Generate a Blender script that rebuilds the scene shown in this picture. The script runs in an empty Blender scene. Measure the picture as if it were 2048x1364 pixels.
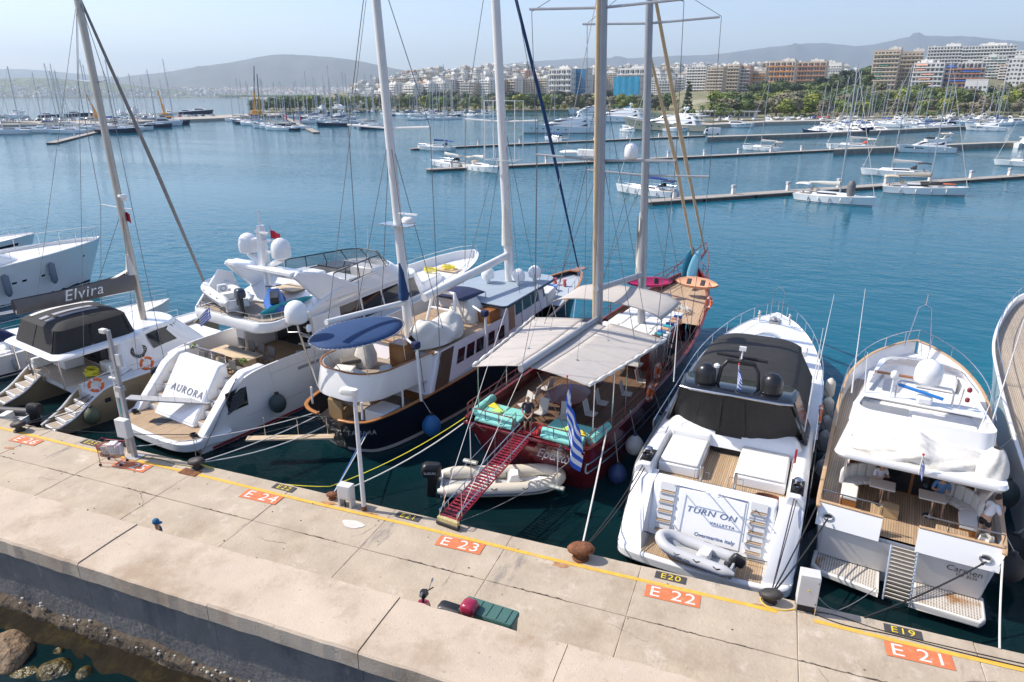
import bpy, bmesh, math, random
import numpy as np
from mathutils import Vector, Matrix
random.seed(7)
R_=math.radians
scene=bpy.context.scene
col=scene.collection
# ------------------------------------------------------------------ camera
F=1364.;YH=190.;H=15.5;A=R_(20.7)
PIT=math.atan((682-YH)/F);sp,cp=math.sin(PIT),math.cos(PIT)
RX=(math.cos(A),math.sin(A));FW=(-math.sin(A),math.cos(A))
cam=bpy.data.cameras.new('camera');camo=bpy.data.objects.new('camera',cam);col.objects.link(camo)
cam.sensor_width=36;cam.lens=36*F/2048;cam.clip_start=.1;cam.clip_end=60000
camo.location=(0,0,H);camo.rotation_euler=(math.pi/2-PIT,0,A)
scene.camera=camo
# ------------------------------------------------------------------ sky, sun, exposure
SUN_EL=R_(46);SUN_AZ=R_(8);SUN_DIR=Vector((-math.cos(SUN_EL)*math.cos(SUN_AZ),-math.cos(SUN_EL)*math.sin(SUN_AZ),math.sin(SUN_EL)))
w=bpy.data.worlds.new('World');scene.world=w;w.use_nodes=True
nt=w.node_tree;bg=nt.nodes['Background']
sky=nt.nodes.new('ShaderNodeTexSky');sky.sky_type='NISHITA';sky.sun_disc=False
sky.sun_elevation=SUN_EL;sky.sun_rotation=math.atan2(SUN_DIR.x,SUN_DIR.y)
sky.altitude=20;sky.air_density=1.0;sky.dust_density=1.0;sky.ozone_density=2.0
tint=nt.nodes.new('ShaderNodeMix');tint.data_type='RGBA';tint.blend_type='MULTIPLY';tint.inputs[0].default_value=1;tint.inputs[7].default_value=(1.02,.975,1.05,1)
nt.links.new(sky.outputs[0],tint.inputs[6]);
# one faint cloud wisp high on the left
def wdir(x,y):
    u=y-682;l=x-1024;f=F*cp-u*sp;v=Vector((l*RX[0]+f*FW[0],l*RX[1]+f*FW[1],-(F*sp+u*cp)));return v.normalized()
def wn(t,*kw):
    n=nt.nodes.new(t);[setattr(n,k,v) for k,v in kw];return n
wc=wdir(262,42);wu=(wdir(362,40)-wc).normalized();wv=wc.cross(wu).normalized()
wtc=wn('ShaderNodeTexCoord');wa=wn('ShaderNodeVectorMath',('operation','DOT_PRODUCT'));wa.inputs[1].default_value=wu;wb=wn('ShaderNodeVectorMath',('operation','SUBTRACT'));wb.inputs[1].default_value=wc
nt.links.new(wtc.outputs['Generated'],wb.inputs[0]);nt.links.new(wb.outputs[0],wa.inputs[0]);wd_=wn('ShaderNodeVectorMath',('operation','DOT_PRODUCT'));wd_.inputs[1].default_value=wv;nt.links.new(wb.outputs[0],wd_.inputs[0])
c1=wn('ShaderNodeCombineXYZ');s1=wn('ShaderNodeMath',('operation','MULTIPLY'));s1.inputs[1].default_value=24;s2_=wn('ShaderNodeMath',('operation','MULTIPLY'));s2_.inputs[1].default_value=130
nt.links.new(wa.outputs['Value'],s1.inputs[0]);nt.links.new(wd_.outputs['Value'],s2_.inputs[0]);nt.links.new(s1.outputs[0],c1.inputs[0]);nt.links.new(s2_.outputs[0],c1.inputs[1])
wl=wn('ShaderNodeVectorMath',('operation','LENGTH'));nt.links.new(c1.outputs[0],wl.inputs[0]);wz=wn('ShaderNodeTexNoise');wz.inputs['Scale'].default_value=1.6;wz.inputs['Detail'].default_value=6;nt.links.new(c1.outputs[0],wz.inputs['Vector'])
ws=wn('ShaderNodeMath',('operation','SUBTRACT'));nt.links.new(wz.outputs[0],ws.inputs[0]);wq=wn('ShaderNodeMath',('operation','MULTIPLY'));wq.inputs[1].default_value=.36;nt.links.new(wl.outputs['Value'],wq.inputs[0]);nt.links.new(wq.outputs[0],ws.inputs[1])
wr=wn('ShaderNodeMapRange');wr.inputs[1].default_value=.0;wr.inputs[2].default_value=.45;wr.inputs[4].default_value=.35;nt.links.new(ws.outputs[0],wr.inputs[0])
wm=wn('ShaderNodeMix',('data_type','RGBA'));wm.inputs[7].default_value=(6.2,6.1,6.0,1);nt.links.new(wr.outputs[0],wm.inputs[0]);nt.links.new(tint.outputs[2],wm.inputs[6]);nt.links.new(wm.outputs[2],bg.inputs[0])
bg.inputs[1].default_value=.15
sl=bpy.data.lights.new('sun','SUN');so=bpy.data.objects.new('sun',sl);col.objects.link(so)
sl.energy=4.3;sl.angle=R_(.5);sl.color=(1,.93,.82)
so.rotation_euler=SUN_DIR.to_track_quat('Z','Y').to_euler();so.location=(0,0,60)
scene.view_settings.view_transform='Standard';scene.view_settings.look='None'
scene.view_settings.exposure=.50;scene.view_settings.gamma=1
HAZE=.00009
scene.cycles.max_bounces=6;scene.cycles.volume_bounces=0
# ------------------------------------------------------------------ place helpers
def W_(x,y,z=0.):
    u=y-682;l=x-1024
    dz=-(F*sp+u*cp);f=F*cp-u*sp
    s=(z-H)/dz
    return (s*(l*RX[0]+f*FW[0]),s*(l*RX[1]+f*FW[1]),z)
def D_(x,y,d):
    """point seen at photo pixel x,y at horizontal forward distance d"""
    u=y-682;l=x-1024
    dz=-(F*sp+u*cp);f=F*cp-u*sp
    s=d/f
    return (s*(l*RX[0]+f*FW[0]),s*(l*RX[1]+f*FW[1]),H+s*dz)
def fwd_of(p): return p[0]*FW[0]+p[1]*FW[1]
# ------------------------------------------------------------------ materials
MT={}
def mat(n,c=(.8,.8,.8),rough=.5,metal=0,noise=None,bump=None,coat=0,alpha=1,spec=None,dark=None,trans=0,emit=None):
    """noise=(scale,amount[,detail]) value variation; dark=(scale,lo,hi,colour) stains; bump=(scale,strength)"""
    if n in MT: return MT[n]
    m=bpy.data.materials.new(n);m.use_nodes=True;t=m.node_tree;b=t.nodes['Principled BSDF'];L=t.links.new
    b.inputs['Roughness'].default_value=rough;b.inputs['Metallic'].default_value=metal
    b.inputs['Base Color'].default_value=(*c,1)
    if coat: b.inputs['Coat Weight'].default_value=coat;b.inputs['Coat Roughness'].default_value=.08
    if alpha<1: b.inputs['Alpha'].default_value=alpha
    if trans: b.inputs['Transmission Weight'].default_value=trans
    if spec is not None: b.inputs['Specular IOR Level'].default_value=spec
    tc=t.nodes.new('ShaderNodeTexCoord')
    cur=None
    if noise:
        nz=t.nodes.new('ShaderNodeTexNoise');nz.inputs['Scale'].default_value=noise[0];nz.inputs['Detail'].default_value=6
        nz.inputs['Roughness'].default_value=.65
        L(tc.outputs['Object'],nz.inputs['Vector'])
        mr=t.nodes.new('ShaderNodeMapRange');mr.inputs[1].default_value=.25;mr.inputs[2].default_value=.75
        mr.inputs[3].default_value=1-noise[1];mr.inputs[4].default_value=1+noise[1]
        L(nz.outputs[0],mr.inputs[0])
        mx=t.nodes.new('ShaderNodeVectorMath');mx.operation='SCALE';mx.inputs[0].default_value=c
        L(mr.outputs[0],mx.inputs['Scale']);cur=mx.outputs[0]
    for dk in ([dark] if dark and not isinstance(dark,list) else (dark or [])):
        nz=t.nodes.new('ShaderNodeTexNoise');nz.inputs['Scale'].default_value=dk[0];nz.inputs['Detail'].default_value=8
        nz.inputs['Roughness'].default_value=.7
        if len(dk)>4:
            mp=t.nodes.new('ShaderNodeMapping');mp.inputs['Scale'].default_value=dk[4];L(tc.outputs['Object'],mp.inputs[0]);L(mp.outputs[0],nz.inputs['Vector'])
        else: L(tc.outputs['Object'],nz.inputs['Vector'])
        mr=t.nodes.new('ShaderNodeMapRange');mr.inputs[1].default_value=dk[1];mr.inputs[2].default_value=dk[2]
        L(nz.outputs[0],mr.inputs[0])
        mx=t.nodes.new('ShaderNodeMix');mx.data_type='RGBA'
        L(mr.outputs[0],mx.inputs[0])
        if cur: L(cur,mx.inputs[6])
        else: mx.inputs[6].default_value=(*c,1)
        mx.inputs[7].default_value=(*dk[3],1);cur=mx.outputs[2]
    if cur: L(cur,b.inputs['Base Color'])
    if bump:
        nz=t.nodes.new('ShaderNodeTexNoise');nz.inputs['Scale'].default_value=bump[0];nz.inputs['Detail'].default_value=6
        L(tc.outputs['Object'],nz.inputs['Vector'])
        bp=t.nodes.new('ShaderNodeBump');bp.inputs['Strength'].default_value=bump[1];bp.inputs['Distance'].default_value=bump[2] if len(bump)>2 else .02
        L(nz.outputs[0],bp.inputs['Height']);L(bp.outputs[0],b.inputs['Normal'])
    MT[n]=m;return m
def planks(n,c,c2,width,rough=.7,rot=0.,axis=0):
    """teak: lengthwise planks, each a shade of its own, with dark seams; planks run along Y, or along X with axis=1"""
    if n in MT: return MT[n]
    m=bpy.data.materials.new(n);m.use_nodes=True;t=m.node_tree;b=t.nodes['Principled BSDF'];L=t.links.new
    b.inputs['Roughness'].default_value=rough
    tc=t.nodes.new('ShaderNodeTexCoord');sx=t.nodes.new('ShaderNodeSeparateXYZ');L(tc.outputs['Object'],sx.inputs[0])
    d=t.nodes.new('ShaderNodeMath');d.operation='DIVIDE';d.inputs[1].default_value=width;L(sx.outputs[axis],d.inputs[0])
    fr=t.nodes.new('ShaderNodeMath');fr.operation='FRACT';L(d.outputs[0],fr.inputs[0])
    fl=t.nodes.new('ShaderNodeMath');fl.operation='FLOOR';L(d.outputs[0],fl.inputs[0])
    wn=t.nodes.new('ShaderNodeTexWhiteNoise');wn.noise_dimensions='1D';L(fl.outputs[0],wn.inputs['W'])
    nz=t.nodes.new('ShaderNodeTexNoise');nz.inputs['Scale'].default_value=3;nz.inputs['Detail'].default_value=8
    mp=t.nodes.new('ShaderNodeMapping');mp.inputs['Scale'].default_value=(6,.7,1) if axis==0 else (.7,6,1);L(tc.outputs['Object'],mp.inputs[0]);L(mp.outputs[0],nz.inputs['Vector'])
    ad=t.nodes.new('ShaderNodeMath');ad.operation='MULTIPLY_ADD';ad.inputs[1].default_value=.45;L(wn.outputs['Value'],ad.inputs[0]);L(nz.outputs[0],ad.inputs[2])
    mr=t.nodes.new('ShaderNodeMapRange');mr.inputs[1].default_value=.35;mr.inputs[2].default_value=1.1;L(ad.outputs[0],mr.inputs[0])
    mx=t.nodes.new('ShaderNodeMix');mx.data_type='RGBA';mx.inputs[6].default_value=(*c,1);mx.inputs[7].default_value=(*c2,1);L(mr.outputs[0],mx.inputs[0])
    lt=t.nodes.new('ShaderNodeMath');lt.operation='LESS_THAN';lt.inputs[1].default_value=.13;L(fr.outputs[0],lt.inputs[0])
    m2=t.nodes.new('ShaderNodeMix');m2.data_type='RGBA';m2.inputs[7].default_value=(.05,.035,.025,1);L(mx.outputs[2],m2.inputs[6]);L(lt.outputs[0],m2.inputs[0])
    L(m2.outputs[2],b.inputs['Base Color']);MT[n]=m;return m
# ------------------------------------------------------------------ objects
def setp(o,label=None,cat=None,group=None,kind=None):
    if label:o['label']=label
    if cat:o['category']=cat
    if group:o['group']=group
    if kind:o['kind']=kind
    return o
def thing(name,label,cat,loc=(0,0,0),rz=0,group=None):
    o=bpy.data.objects.new(name,None);col.objects.link(o);o.location=loc;o.rotation_euler=(0,0,rz);o.empty_display_size=.2
    return setp(o,label,cat,group)
def copy_tree(o,parent=None):
    c=o.copy();col.objects.link(c);c.parent=parent
    for ch in list(o.children): copy_tree(ch,c)
    return c
def mobj(name,me,m,parent=None,smooth=None,loc=None,rot=None):
    if m is not None: me.materials.append(m)
    if smooth is not None:
        me.shade_smooth()
        if smooth<180: me.set_sharp_from_angle(angle=R_(smooth))
    o=bpy.data.objects.new(name,me);col.objects.link(o)
    if parent is not None:o.parent=parent
    if loc is not None:o.location=loc
    if rot is not None:o.rotation_euler=rot
    return o
class MB:
    def __init__(s): s.v=[];s.f=[]
    def quad(s,*p):
        n=len(s.v);s.v+= [tuple(q) for q in p];s.f.append(tuple(range(n,n+len(p))));return s
    def bx(s,x0,x1,y0,y1,z0,z1):
        n=len(s.v)
        s.v+=[(x0,y0,z0),(x1,y0,z0),(x1,y1,z0),(x0,y1,z0),(x0,y0,z1),(x1,y0,z1),(x1,y1,z1),(x0,y1,z1)]
        s.f+=[(n,n+3,n+2,n+1),(n+4,n+5,n+6,n+7),(n,n+1,n+5,n+4),(n+1,n+2,n+6,n+5),(n+2,n+3,n+7,n+6),(n+3,n,n+4,n+7)];return s
    def box(s,c,d,rz=0,rx=0,ry=0):
        n=len(s.v);m=Matrix.Rotation(rz,3,'Z')@Matrix.Rotation(ry,3,'Y')@Matrix.Rotation(rx,3,'X')
        for k in ((-1,-1,-1),(1,-1,-1),(1,1,-1),(-1,1,-1),(-1,-1,1),(1,-1,1),(1,1,1),(-1,1,1)):
            p=m@Vector((k[0]*d[0]/2,k[1]*d[1]/2,k[2]*d[2]/2));s.v.append((p.x+c[0],p.y+c[1],p.z+c[2]))
        s.f+=[(n,n+3,n+2,n+1),(n+4,n+5,n+6,n+7),(n,n+1,n+5,n+4),(n+1,n+2,n+6,n+5),(n+2,n+3,n+7,n+6),(n+3,n,n+4,n+7)];return s
    def tube(s,pts,r,n=6,closed=False,flat=1.,caps=True):
        P=[Vector(p) for p in pts];k=len(P)
        rr=r if hasattr(r,'__len__') else [r]*k
        b=len(s.v);prev=None
        for i in range(k):
            if closed: d=P[(i+1)%k]-P[i-1]
            elif i==0: d=P[1]-P[0]
            elif i==k-1: d=P[-1]-P[-2]
            else: d=(P[i+1]-P[i]).normalized()+(P[i]-P[i-1]).normalized()
            if d.length<1e-9: d=Vector((0,0,1))
            d.normalize()
            if prev is None:
                a=Vector((0,0,1)) if abs(d.z)<.9 else Vector((1,0,0))
                x=d.cross(a).normalized()
            else:
                x=(prev-d*prev.dot(d)).normalized()
            prev=x;y=d.cross(x)
            for j in range(n):
                t=2*math.pi*(j+.5)/n
                q=P[i]+x*(math.cos(t)*rr[i])+y*(math.sin(t)*rr[i]*flat);s.v.append(q[:])
        m=k if closed else k-1
        for i in range(m):
            a=b+i*n;c=b+((i+1)%k)*n
            for j in range(n): s.f.append((a+j,c+j,c+(j+1)%n,a+(j+1)%n))
        if not closed and caps:
            s.f.append(tuple(b+j for j in range(n)));s.f.append(tuple(b+(k-1)*n+j for j in reversed(range(n))))
        return s
    def lathe(s,prof,c=(0,0,0),n=16,axis='z',cap=True):
        b=len(s.v)
        for (r,z) in prof:
            for j in range(n):
                t=2*math.pi*j/n;x,y=r*math.cos(t),r*math.sin(t)
                p=(x,y,z) if axis=='z' else ((x,z,y) if axis=='y' else (z,x,y))
                s.v.append((p[0]+c[0],p[1]+c[1],p[2]+c[2]))
        for i in range(len(prof)-1):
            for j in range(n):
                q=(b+i*n+j,b+i*n+(j+1)%n,b+(i+1)*n+(j+1)%n,b+(i+1)*n+j)
                s.f.append(q if axis!='y' else q[::-1])
        if cap:
            s.f.append(tuple(b+j for j in reversed(range(n))));s.f.append(tuple(b+(len(prof)-1)*n+j for j in range(n)))
        return s
    def loft(s,rings,cap0=True,cap1=True,closed=True):
        b=len(s.v);n=len(rings[0])
        for r in rings: s.v+=[tuple(p) for p in r]
        for i in range(len(rings)-1):
            for j in range(n if closed else n-1):
                s.f.append((b+i*n+j,b+i*n+(j+1)%n,b+(i+1)*n+(j+1)%n,b+(i+1)*n+j))
        if cap0: s.f.append(tuple(b+j for j in reversed(range(n))))
        if cap1: s.f.append(tuple(b+(len(rings)-1)*n+j for j in range(n)))
        return s
    def grid(s,fn,nu,nv):
        b=len(s.v)
        for i in range(nu+1):
            for j in range(nv+1): s.v.append(tuple(fn(i/nu,j/nv)))
        for i in range(nu):
            for j in range(nv):
                a=b+i*(nv+1)+j;s.f.append((a,a+nv+1,a+nv+2,a+1))
        return s
    def slab(s,poly,z0,z1):
        n=len(poly);b=len(s.v)
        s.v+=[(p[0],p[1],z0) for p in poly]+[(p[0],p[1],z1) for p in poly]
        s.f.append(tuple(b+j for j in reversed(range(n))));s.f.append(tuple(b+n+j for j in range(n)))
        for j in range(n): s.f.append((b+j,b+(j+1)%n,b+n+(j+1)%n,b+n+j))
        return s
    def ball(s,c,r,n=12,m=8,sz=1.):
        rr=r if hasattr(r,'__len__') else (r,r,r)
        return s.loft([[(c[0]+rr[0]*math.sin(math.pi*(i+.001)/m)*math.cos(2*math.pi*j/n),c[1]+rr[1]*math.sin(math.pi*(i+.001)/m)*math.sin(2*math.pi*j/n),c[2]-rr[2]*math.cos(math.pi*(i+.001)/m)) for j in range(n)] for i in range(m+1)])
    def mesh(s,name='m'):
        me=bpy.data.meshes.new(name);me.from_pydata(s.v,[],s.f);me.update();return me
    def build(s,name,m,parent=None,smooth=None,bev=0,kind=None,loc=None,rot=None,solid=0,sub=0,label=None):
        me=s.mesh(name)
        bm=bmesh.new();bm.from_mesh(me);bmesh.ops.recalc_face_normals(bm,faces=bm.faces);bm.to_mesh(me);bm.free()
        o=mobj(name,me,m,parent,smooth,loc,rot)
        if solid:
            md=o.modifiers.new('solid','SOLIDIFY');md.thickness=solid;md.offset=0
        if bev:
            md=o.modifiers.new('bevel','BEVEL');md.width=bev;md.segments=2;md.limit_method='ANGLE'
            me.shade_smooth();me.set_sharp_from_angle(angle=R_(40))
        if sub:
            md=o.modifiers.new('sub','SUBSURF');md.levels=sub;md.render_levels=sub
        if kind:o['kind']=kind
        if label:o['label']=label
        return o
def text(name,body,size,m,parent,loc,rot,shear=0,ext=.004,align='CENTER',space=1.,matrix=None,xs=1.):
    cu=bpy.data.curves.new(name,'FONT');cu.body=body;cu.size=size;cu.shear=shear;cu.extrude=ext;cu.align_x=align;cu.align_y='CENTER';cu.space_character=space;cu.resolution_u=3
    t=bpy.data.objects.new('tmp',cu);col.objects.link(t)
    bpy.context.view_layer.update()
    dg=bpy.context.evaluated_depsgraph_get();me=bpy.data.meshes.new_from_object(t.evaluated_get(dg))
    col.objects.unlink(t);bpy.data.objects.remove(t)
    me.materials.clear()
    o=mobj(name,me,m,parent)
    if matrix is not None:o.matrix_local=matrix
    else: o.location=loc;o.rotation_euler=rot
    if xs!=1.: o.scale=(xs,1,1)
    return o
# stroked lettering (script names): polylines in a unit box -> ribbon of tubes
def sag(a,b,d=.3,n=8):
    return [tuple(a[k]+(b[k]-a[k])*i/n-(d*4*(i/n)*(1-i/n) if k==2 else 0) for k in range(3)) for i in range(n+1)]
def cr(P,u):
    """catmull-rom through rows of P, u in 0..1"""
    n=len(P)-1;x=min(max(u,0),1)*n;i=min(int(x),n-1);t=x-i
    p1,p2=P[i],P[i+1];p0=P[i-1] if i>0 else 2*p1-p2;p3=P[i+2] if i+2<=n else 2*p2-p1
    return .5*((2*p1)+(-p0+p2)*t+(2*p0-5*p1+4*p2-p3)*t*t+(-p0+3*p1-3*p2+p3)*t**3)
def smoothpts(P,n=24,closed=False):
    P=[np.array(p,float) for p in P]
    if closed: P=P+[P[0]]
    return [tuple(cr(P,i/n)) for i in range(n+(0 if closed else 1))]
class Hull:
    """stations (yw,ys,bw,bd,zs): y at waterline, y at sheer, half beam there, sheer height; stern first"""
    def __init__(s,st,p=1.3,keel=.9): s.S=[np.array(a,float) for a in st];s.p=p;s.k=keel
    def st(s,u): return cr(s.S,u)
    def pt(s,u,t,side=1,off=0.):
        yw,ys,bw,bd,zs=s.st(u);bw=max(bw,.012);bd=max(bd,.012)
        if t>=0: b=bw+(bd-bw)*t**s.p;y=yw+(ys-yw)*t;z=zs*t
        else: b=bw*(1+.75*t);y=yw+(ys-yw)*t*.3;z=s.k*t
        return (side*(b+off),y,z)
    def z2t(s,u,z): return z/s.st(u)[4]
    def mesh(s,nu=36,ts=(-1,-.5,0,.2,.4,.6,.8,1),tt=1.):
        m=MB();n=len(ts)
        for side in (-1,1): m.grid(lambda a,b:s.pt(a,ts[int(round(b*(n-1)))],side),nu,n-1)
        for a,b in zip(ts,ts[1:]):
            if b<=tt+1e-6: m.quad(s.pt(0,a,-1),s.pt(0,a,1),s.pt(0,b,1),s.pt(0,b,-1))
        return m
    def stripe(s,z0,z1,off=.012,u0=0,u1=1,nu=40,m=None,sides=(-1,1),rel=False):
        m=m or MB()
        for side in sides:
            def fn(a,b):
                u=u0+(u1-u0)*a;zs=s.st(u)[4]
                t=(z0+(z1-z0)*b) if rel else (z0+(z1-z0)*b)/zs
                return s.pt(u,t,side,off)
            m.grid(fn,nu,2)
        return m
    def deck(s,drop=.0,u0=0.,u1=1.,nu=36,inset=0.,m=None,z=None,camber=.0):
        m=m or MB()
        def fn(a,b):
            u=u0+(u1-u0)*a;zs=s.st(u)[4];zz=zs-drop if z is None else z
            x,y,_=s.pt(u,zz/zs,1,-inset);x=max(x,.003)
            q=(b-.5)*2
            return (q*x,y,zz+camber*(1-q*q))
        return m.grid(fn,nu,6)
    def line(s,dz=0.,inset=0.,u0=0,u1=1,n=40,side=1):
        r=[]
        for i in range(n+1):
            u=u0+(u1-u0)*i/n;x,y,z=s.pt(u,1,1,-inset);r.append((side*max(x,0.),y,z+dz))
        return r
    def around(s,dz=0.,inset=0.,u0=0,n=40,u1=1.):
        a=s.line(dz,inset,u0,u1,n,-1);b=s.line(dz,inset,u0,u1,n,1);return a+b[::-1][1:]
def plan(ya,yf,wa,wf,ra=.15,rf=.5,z=0.,n=5,cx=0.):
    """rounded plan outline, half widths wa aft and wf forward; ccw seen from above, from the aft right corner"""
    pts=[]
    def arc(cx_,cy_,rx,ry,a0):
        for i in range(n+1):
            t=R_(a0+90*i/n);pts.append((cx+cx_+rx*math.cos(t),cy_+ry*math.sin(t),z))
    ra_=min(ra,wa*.98,(yf-ya)*.45);rfx=min(rf,wf*.98);rfy=min(rf*1.2,(yf-ya)*.5)
    arc(wa-ra_,ya+ra_,ra_,ra_,-90);arc(wf-rfx,yf-rfy,rfx,rfy,0);arc(-wf+rfx,yf-rfy,rfx,rfy,90);arc(-wa+ra_,ya+ra_,ra_,ra_,180)
    return pts
def ring_at(ring,s):
    P=[Vector(p) for p in ring];L=[(P[(i+1)%len(P)]-P[i]).length for i in range(len(P))];T=sum(L);d=(s%1.)*T
    for i,l in enumerate(L):
        if d<=l or i==len(L)-1: return P[i].lerp(P[(i+1)%len(P)],d/l if l>1e-9 else 0)
        d-=l
def s_of(ring,y,side):
    best=None
    for i in range(400):
        s=i/400;p=ring_at(ring,s)
        if (p.x-sum(q[0] for q in ring)/len(ring))*side<=0: continue
        e=abs(p.y-y)
        if best is None or e<best[0]: best=(e,s)
    return best[1]
def patch(m,ra,rb,s0,s1,t0,t1,n=6,off=.012,nt=2):
    """panel on the loft between rings ra and rb"""
    def fn(a,b):
        s=s0+(s1-s0)*a;pa,pb=ring_at(ra,s),ring_at(rb,s);e=.004
        p=pa.lerp(pb,t0+(t1-t0)*b)
        d=(ring_at(ra,s+e)-ring_at(ra,s-e));nn=d.cross(pb-pa)
        if nn.length>1e-9: nn.normalize()
        return (p+nn*off)[:]
    return m.grid(fn,n,nt)
def sidepatch(m,ra,rb,y0,y1,t0,t1,side,n=6,off=.012):
    s0,s1=s_of(ra,y0,side),s_of(ra,y1,side)
    if side<0 and s0<s1: pass
    return patch(m,ra,rb,s0,s1,t0,t1,n,off)
def rail(m,pts,h,r=.018,posts=8,mid=0,n=5,pr=None):
    """posts and bars of one railing along a line of feet"""
    top=[(p[0],p[1],p[2]+h) for p in pts];m.tube(top,r,n)
    for k in range(mid):
        hh=h*(k+1)/(mid+1);m.tube([(p[0],p[1],p[2]+hh) for p in pts],r*.6,4)
    k=len(pts)-1
    for i in range(posts):
        x=k*i/(posts-1);a=min(int(x),k-1);t=x-a
        p=tuple(pts[a][c]+(pts[a+1][c]-pts[a][c])*t for c in range(3))
        m.tube([p,(p[0],p[1],p[2]+h)],pr or r*.8,4)
    return m
# shared colours
white=mat('gelcoat white',(.80,.80,.79),.22,coat=.3,noise=(.6,.03))
offwhite=mat('cream gelcoat',(.74,.71,.65),.35,noise=(.8,.05))
glass=mat('dark tinted glass',(.012,.014,.018),.06,spec=.6)
steel=mat('stainless steel',(.62,.62,.63),.22,1)
alu=mat('anodised aluminium',(.55,.56,.58),.4,.8,noise=(3,.08))
blackp=mat('black plastic',(.015,.015,.017),.4)
rubber=mat('black rubber',(.02,.02,.022),.7)
teak=planks('teak deck planks',(.36,.24,.14),(.50,.37,.24),.075)
teakx=planks('teak planks athwart',(.36,.24,.14),(.50,.37,.24),.075,axis=1)
teakgrey=planks('weathered teak planks',(.33,.27,.21),(.45,.38,.30),.08)
varnish=mat('varnished wood',(.33,.13,.035),.3,coat=.4,noise=(4,.2))
rope_w=mat('white rope',(.62,.60,.55),.9)
rope_b=mat('black rope',(.02,.02,.022),.9)
rope_y=mat('yellow rope',(.72,.62,.03),.7)
fend_w=mat('white vinyl',(.66,.64,.58),.45,noise=(2,.06))
orange=mat('orange vinyl',(.75,.14,.02),.5)
wire=mat('rigging wire',(.16,.16,.17),.5,.5)
canvas_w=mat('white canvas',(.66,.63,.57),.85,noise=(3,.08),bump=(6,.5,.05))
navycan=mat('navy canvas',(.012,.02,.07),.85,noise=(4,.2))
cushion=mat('white cushions',(.72,.70,.66),.7,noise=(2,.04))
# ================================================================== SEA
def sea_material():
    m=bpy.data.materials.new('sea water');m.use_nodes=True;t=m.node_tree;b=t.nodes['Principled BSDF'];L=t.links.new
    b.inputs['Base Color'].default_value=(.004,.058,.088,1);b.inputs['Roughness'].default_value=.07;b.inputs['IOR'].default_value=1.33;b.inputs['Specular IOR Level'].default_value=.19
    tc=t.nodes.new('ShaderNodeTexCoord')
    # base colour runs from dark along the quay to blue farther out
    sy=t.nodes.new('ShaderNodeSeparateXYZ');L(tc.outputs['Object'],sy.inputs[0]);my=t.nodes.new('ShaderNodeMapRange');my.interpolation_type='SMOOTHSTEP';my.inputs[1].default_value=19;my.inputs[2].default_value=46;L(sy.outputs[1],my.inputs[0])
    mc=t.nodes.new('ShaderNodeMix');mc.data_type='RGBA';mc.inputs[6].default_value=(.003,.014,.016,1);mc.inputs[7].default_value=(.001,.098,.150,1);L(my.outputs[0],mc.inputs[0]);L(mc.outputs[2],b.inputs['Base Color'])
    def nz(scale,det,sc=(1,1,1),rot=0):
        mp=t.nodes.new('ShaderNodeMapping');mp.inputs['Scale'].default_value=sc;mp.inputs['Rotation'].default_value=(0,0,rot)
        n=t.nodes.new('ShaderNodeTexNoise');n.inputs['Scale'].default_value=scale;n.inputs['Detail'].default_value=det
        L(tc.outputs['Object'],mp.inputs[0]);L(mp.outputs[0],n.inputs['Vector']);return n.outputs[0]
    a=nz(1.7,3,(.55,1,1),R_(24));c=nz(.5,2,(.6,1,1),R_(12));d=nz(.012,3,(.5,1.6,1),R_(20))
    mr=t.nodes.new('ShaderNodeMapRange');mr.inputs[1].default_value=.35;mr.inputs[2].default_value=.65;mr.inputs[3].default_value=.16;mr.inputs[4].default_value=1.15;L(d,mr.inputs[0])
    s=t.nodes.new('ShaderNodeMath');s.operation='MULTIPLY_ADD';s.inputs[1].default_value=2.2;L(c,s.inputs[0]);L(a,s.inputs[2])
    s2=t.nodes.new('ShaderNodeMath');s2.operation='MULTIPLY';L(s.outputs[0],s2.inputs[0]);L(mr.outputs[0],s2.inputs[1])
    bp=t.nodes.new('ShaderNodeBump');bp.inputs['Strength'].default_value=.75;bp.inputs['Distance'].default_value=.12
    L(s2.outputs[0],bp.inputs['Height']);L(bp.outputs[0],b.inputs['Normal'])
    return m
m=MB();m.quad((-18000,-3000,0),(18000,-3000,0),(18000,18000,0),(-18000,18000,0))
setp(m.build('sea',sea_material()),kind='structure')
# ================================================================== QUAY AND BREAKWATER WALL
QZ=1.4
conc=mat('quay concrete',(.45,.37,.275),.85,noise=(.7,.18),bump=(11,.55,.03),dark=[(.42,.52,.78,(.31,.235,.16)),(2.2,.58,.80,(.33,.26,.19)),(1.1,.58,.74,(.60,.52,.42)),(9,.64,.74,(.20,.16,.12)),(.8,.60,.70,(.22,.19,.165),(1,.25,1))])
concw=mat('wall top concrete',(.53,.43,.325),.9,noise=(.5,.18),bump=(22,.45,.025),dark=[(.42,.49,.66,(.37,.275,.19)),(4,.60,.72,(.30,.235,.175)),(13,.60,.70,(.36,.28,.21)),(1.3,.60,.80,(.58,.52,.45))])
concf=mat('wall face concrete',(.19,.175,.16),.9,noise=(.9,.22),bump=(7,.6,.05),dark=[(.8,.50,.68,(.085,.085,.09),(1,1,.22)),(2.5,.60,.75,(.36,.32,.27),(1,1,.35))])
conclow=mat('eroded lower concrete',(.10,.08,.06),.95,spec=.1,noise=(1.4,.35),bump=(4,1,.15),dark=[(1.2,.48,.7,(.07,.05,.035)),(3.5,.6,.75,(.40,.35,.29))])
quay=MB();quay.bx(-75,45,12.6,18.29,-3,QZ-.03)
quay=setp(quay.build('quay',conc),kind='structure')
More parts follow.
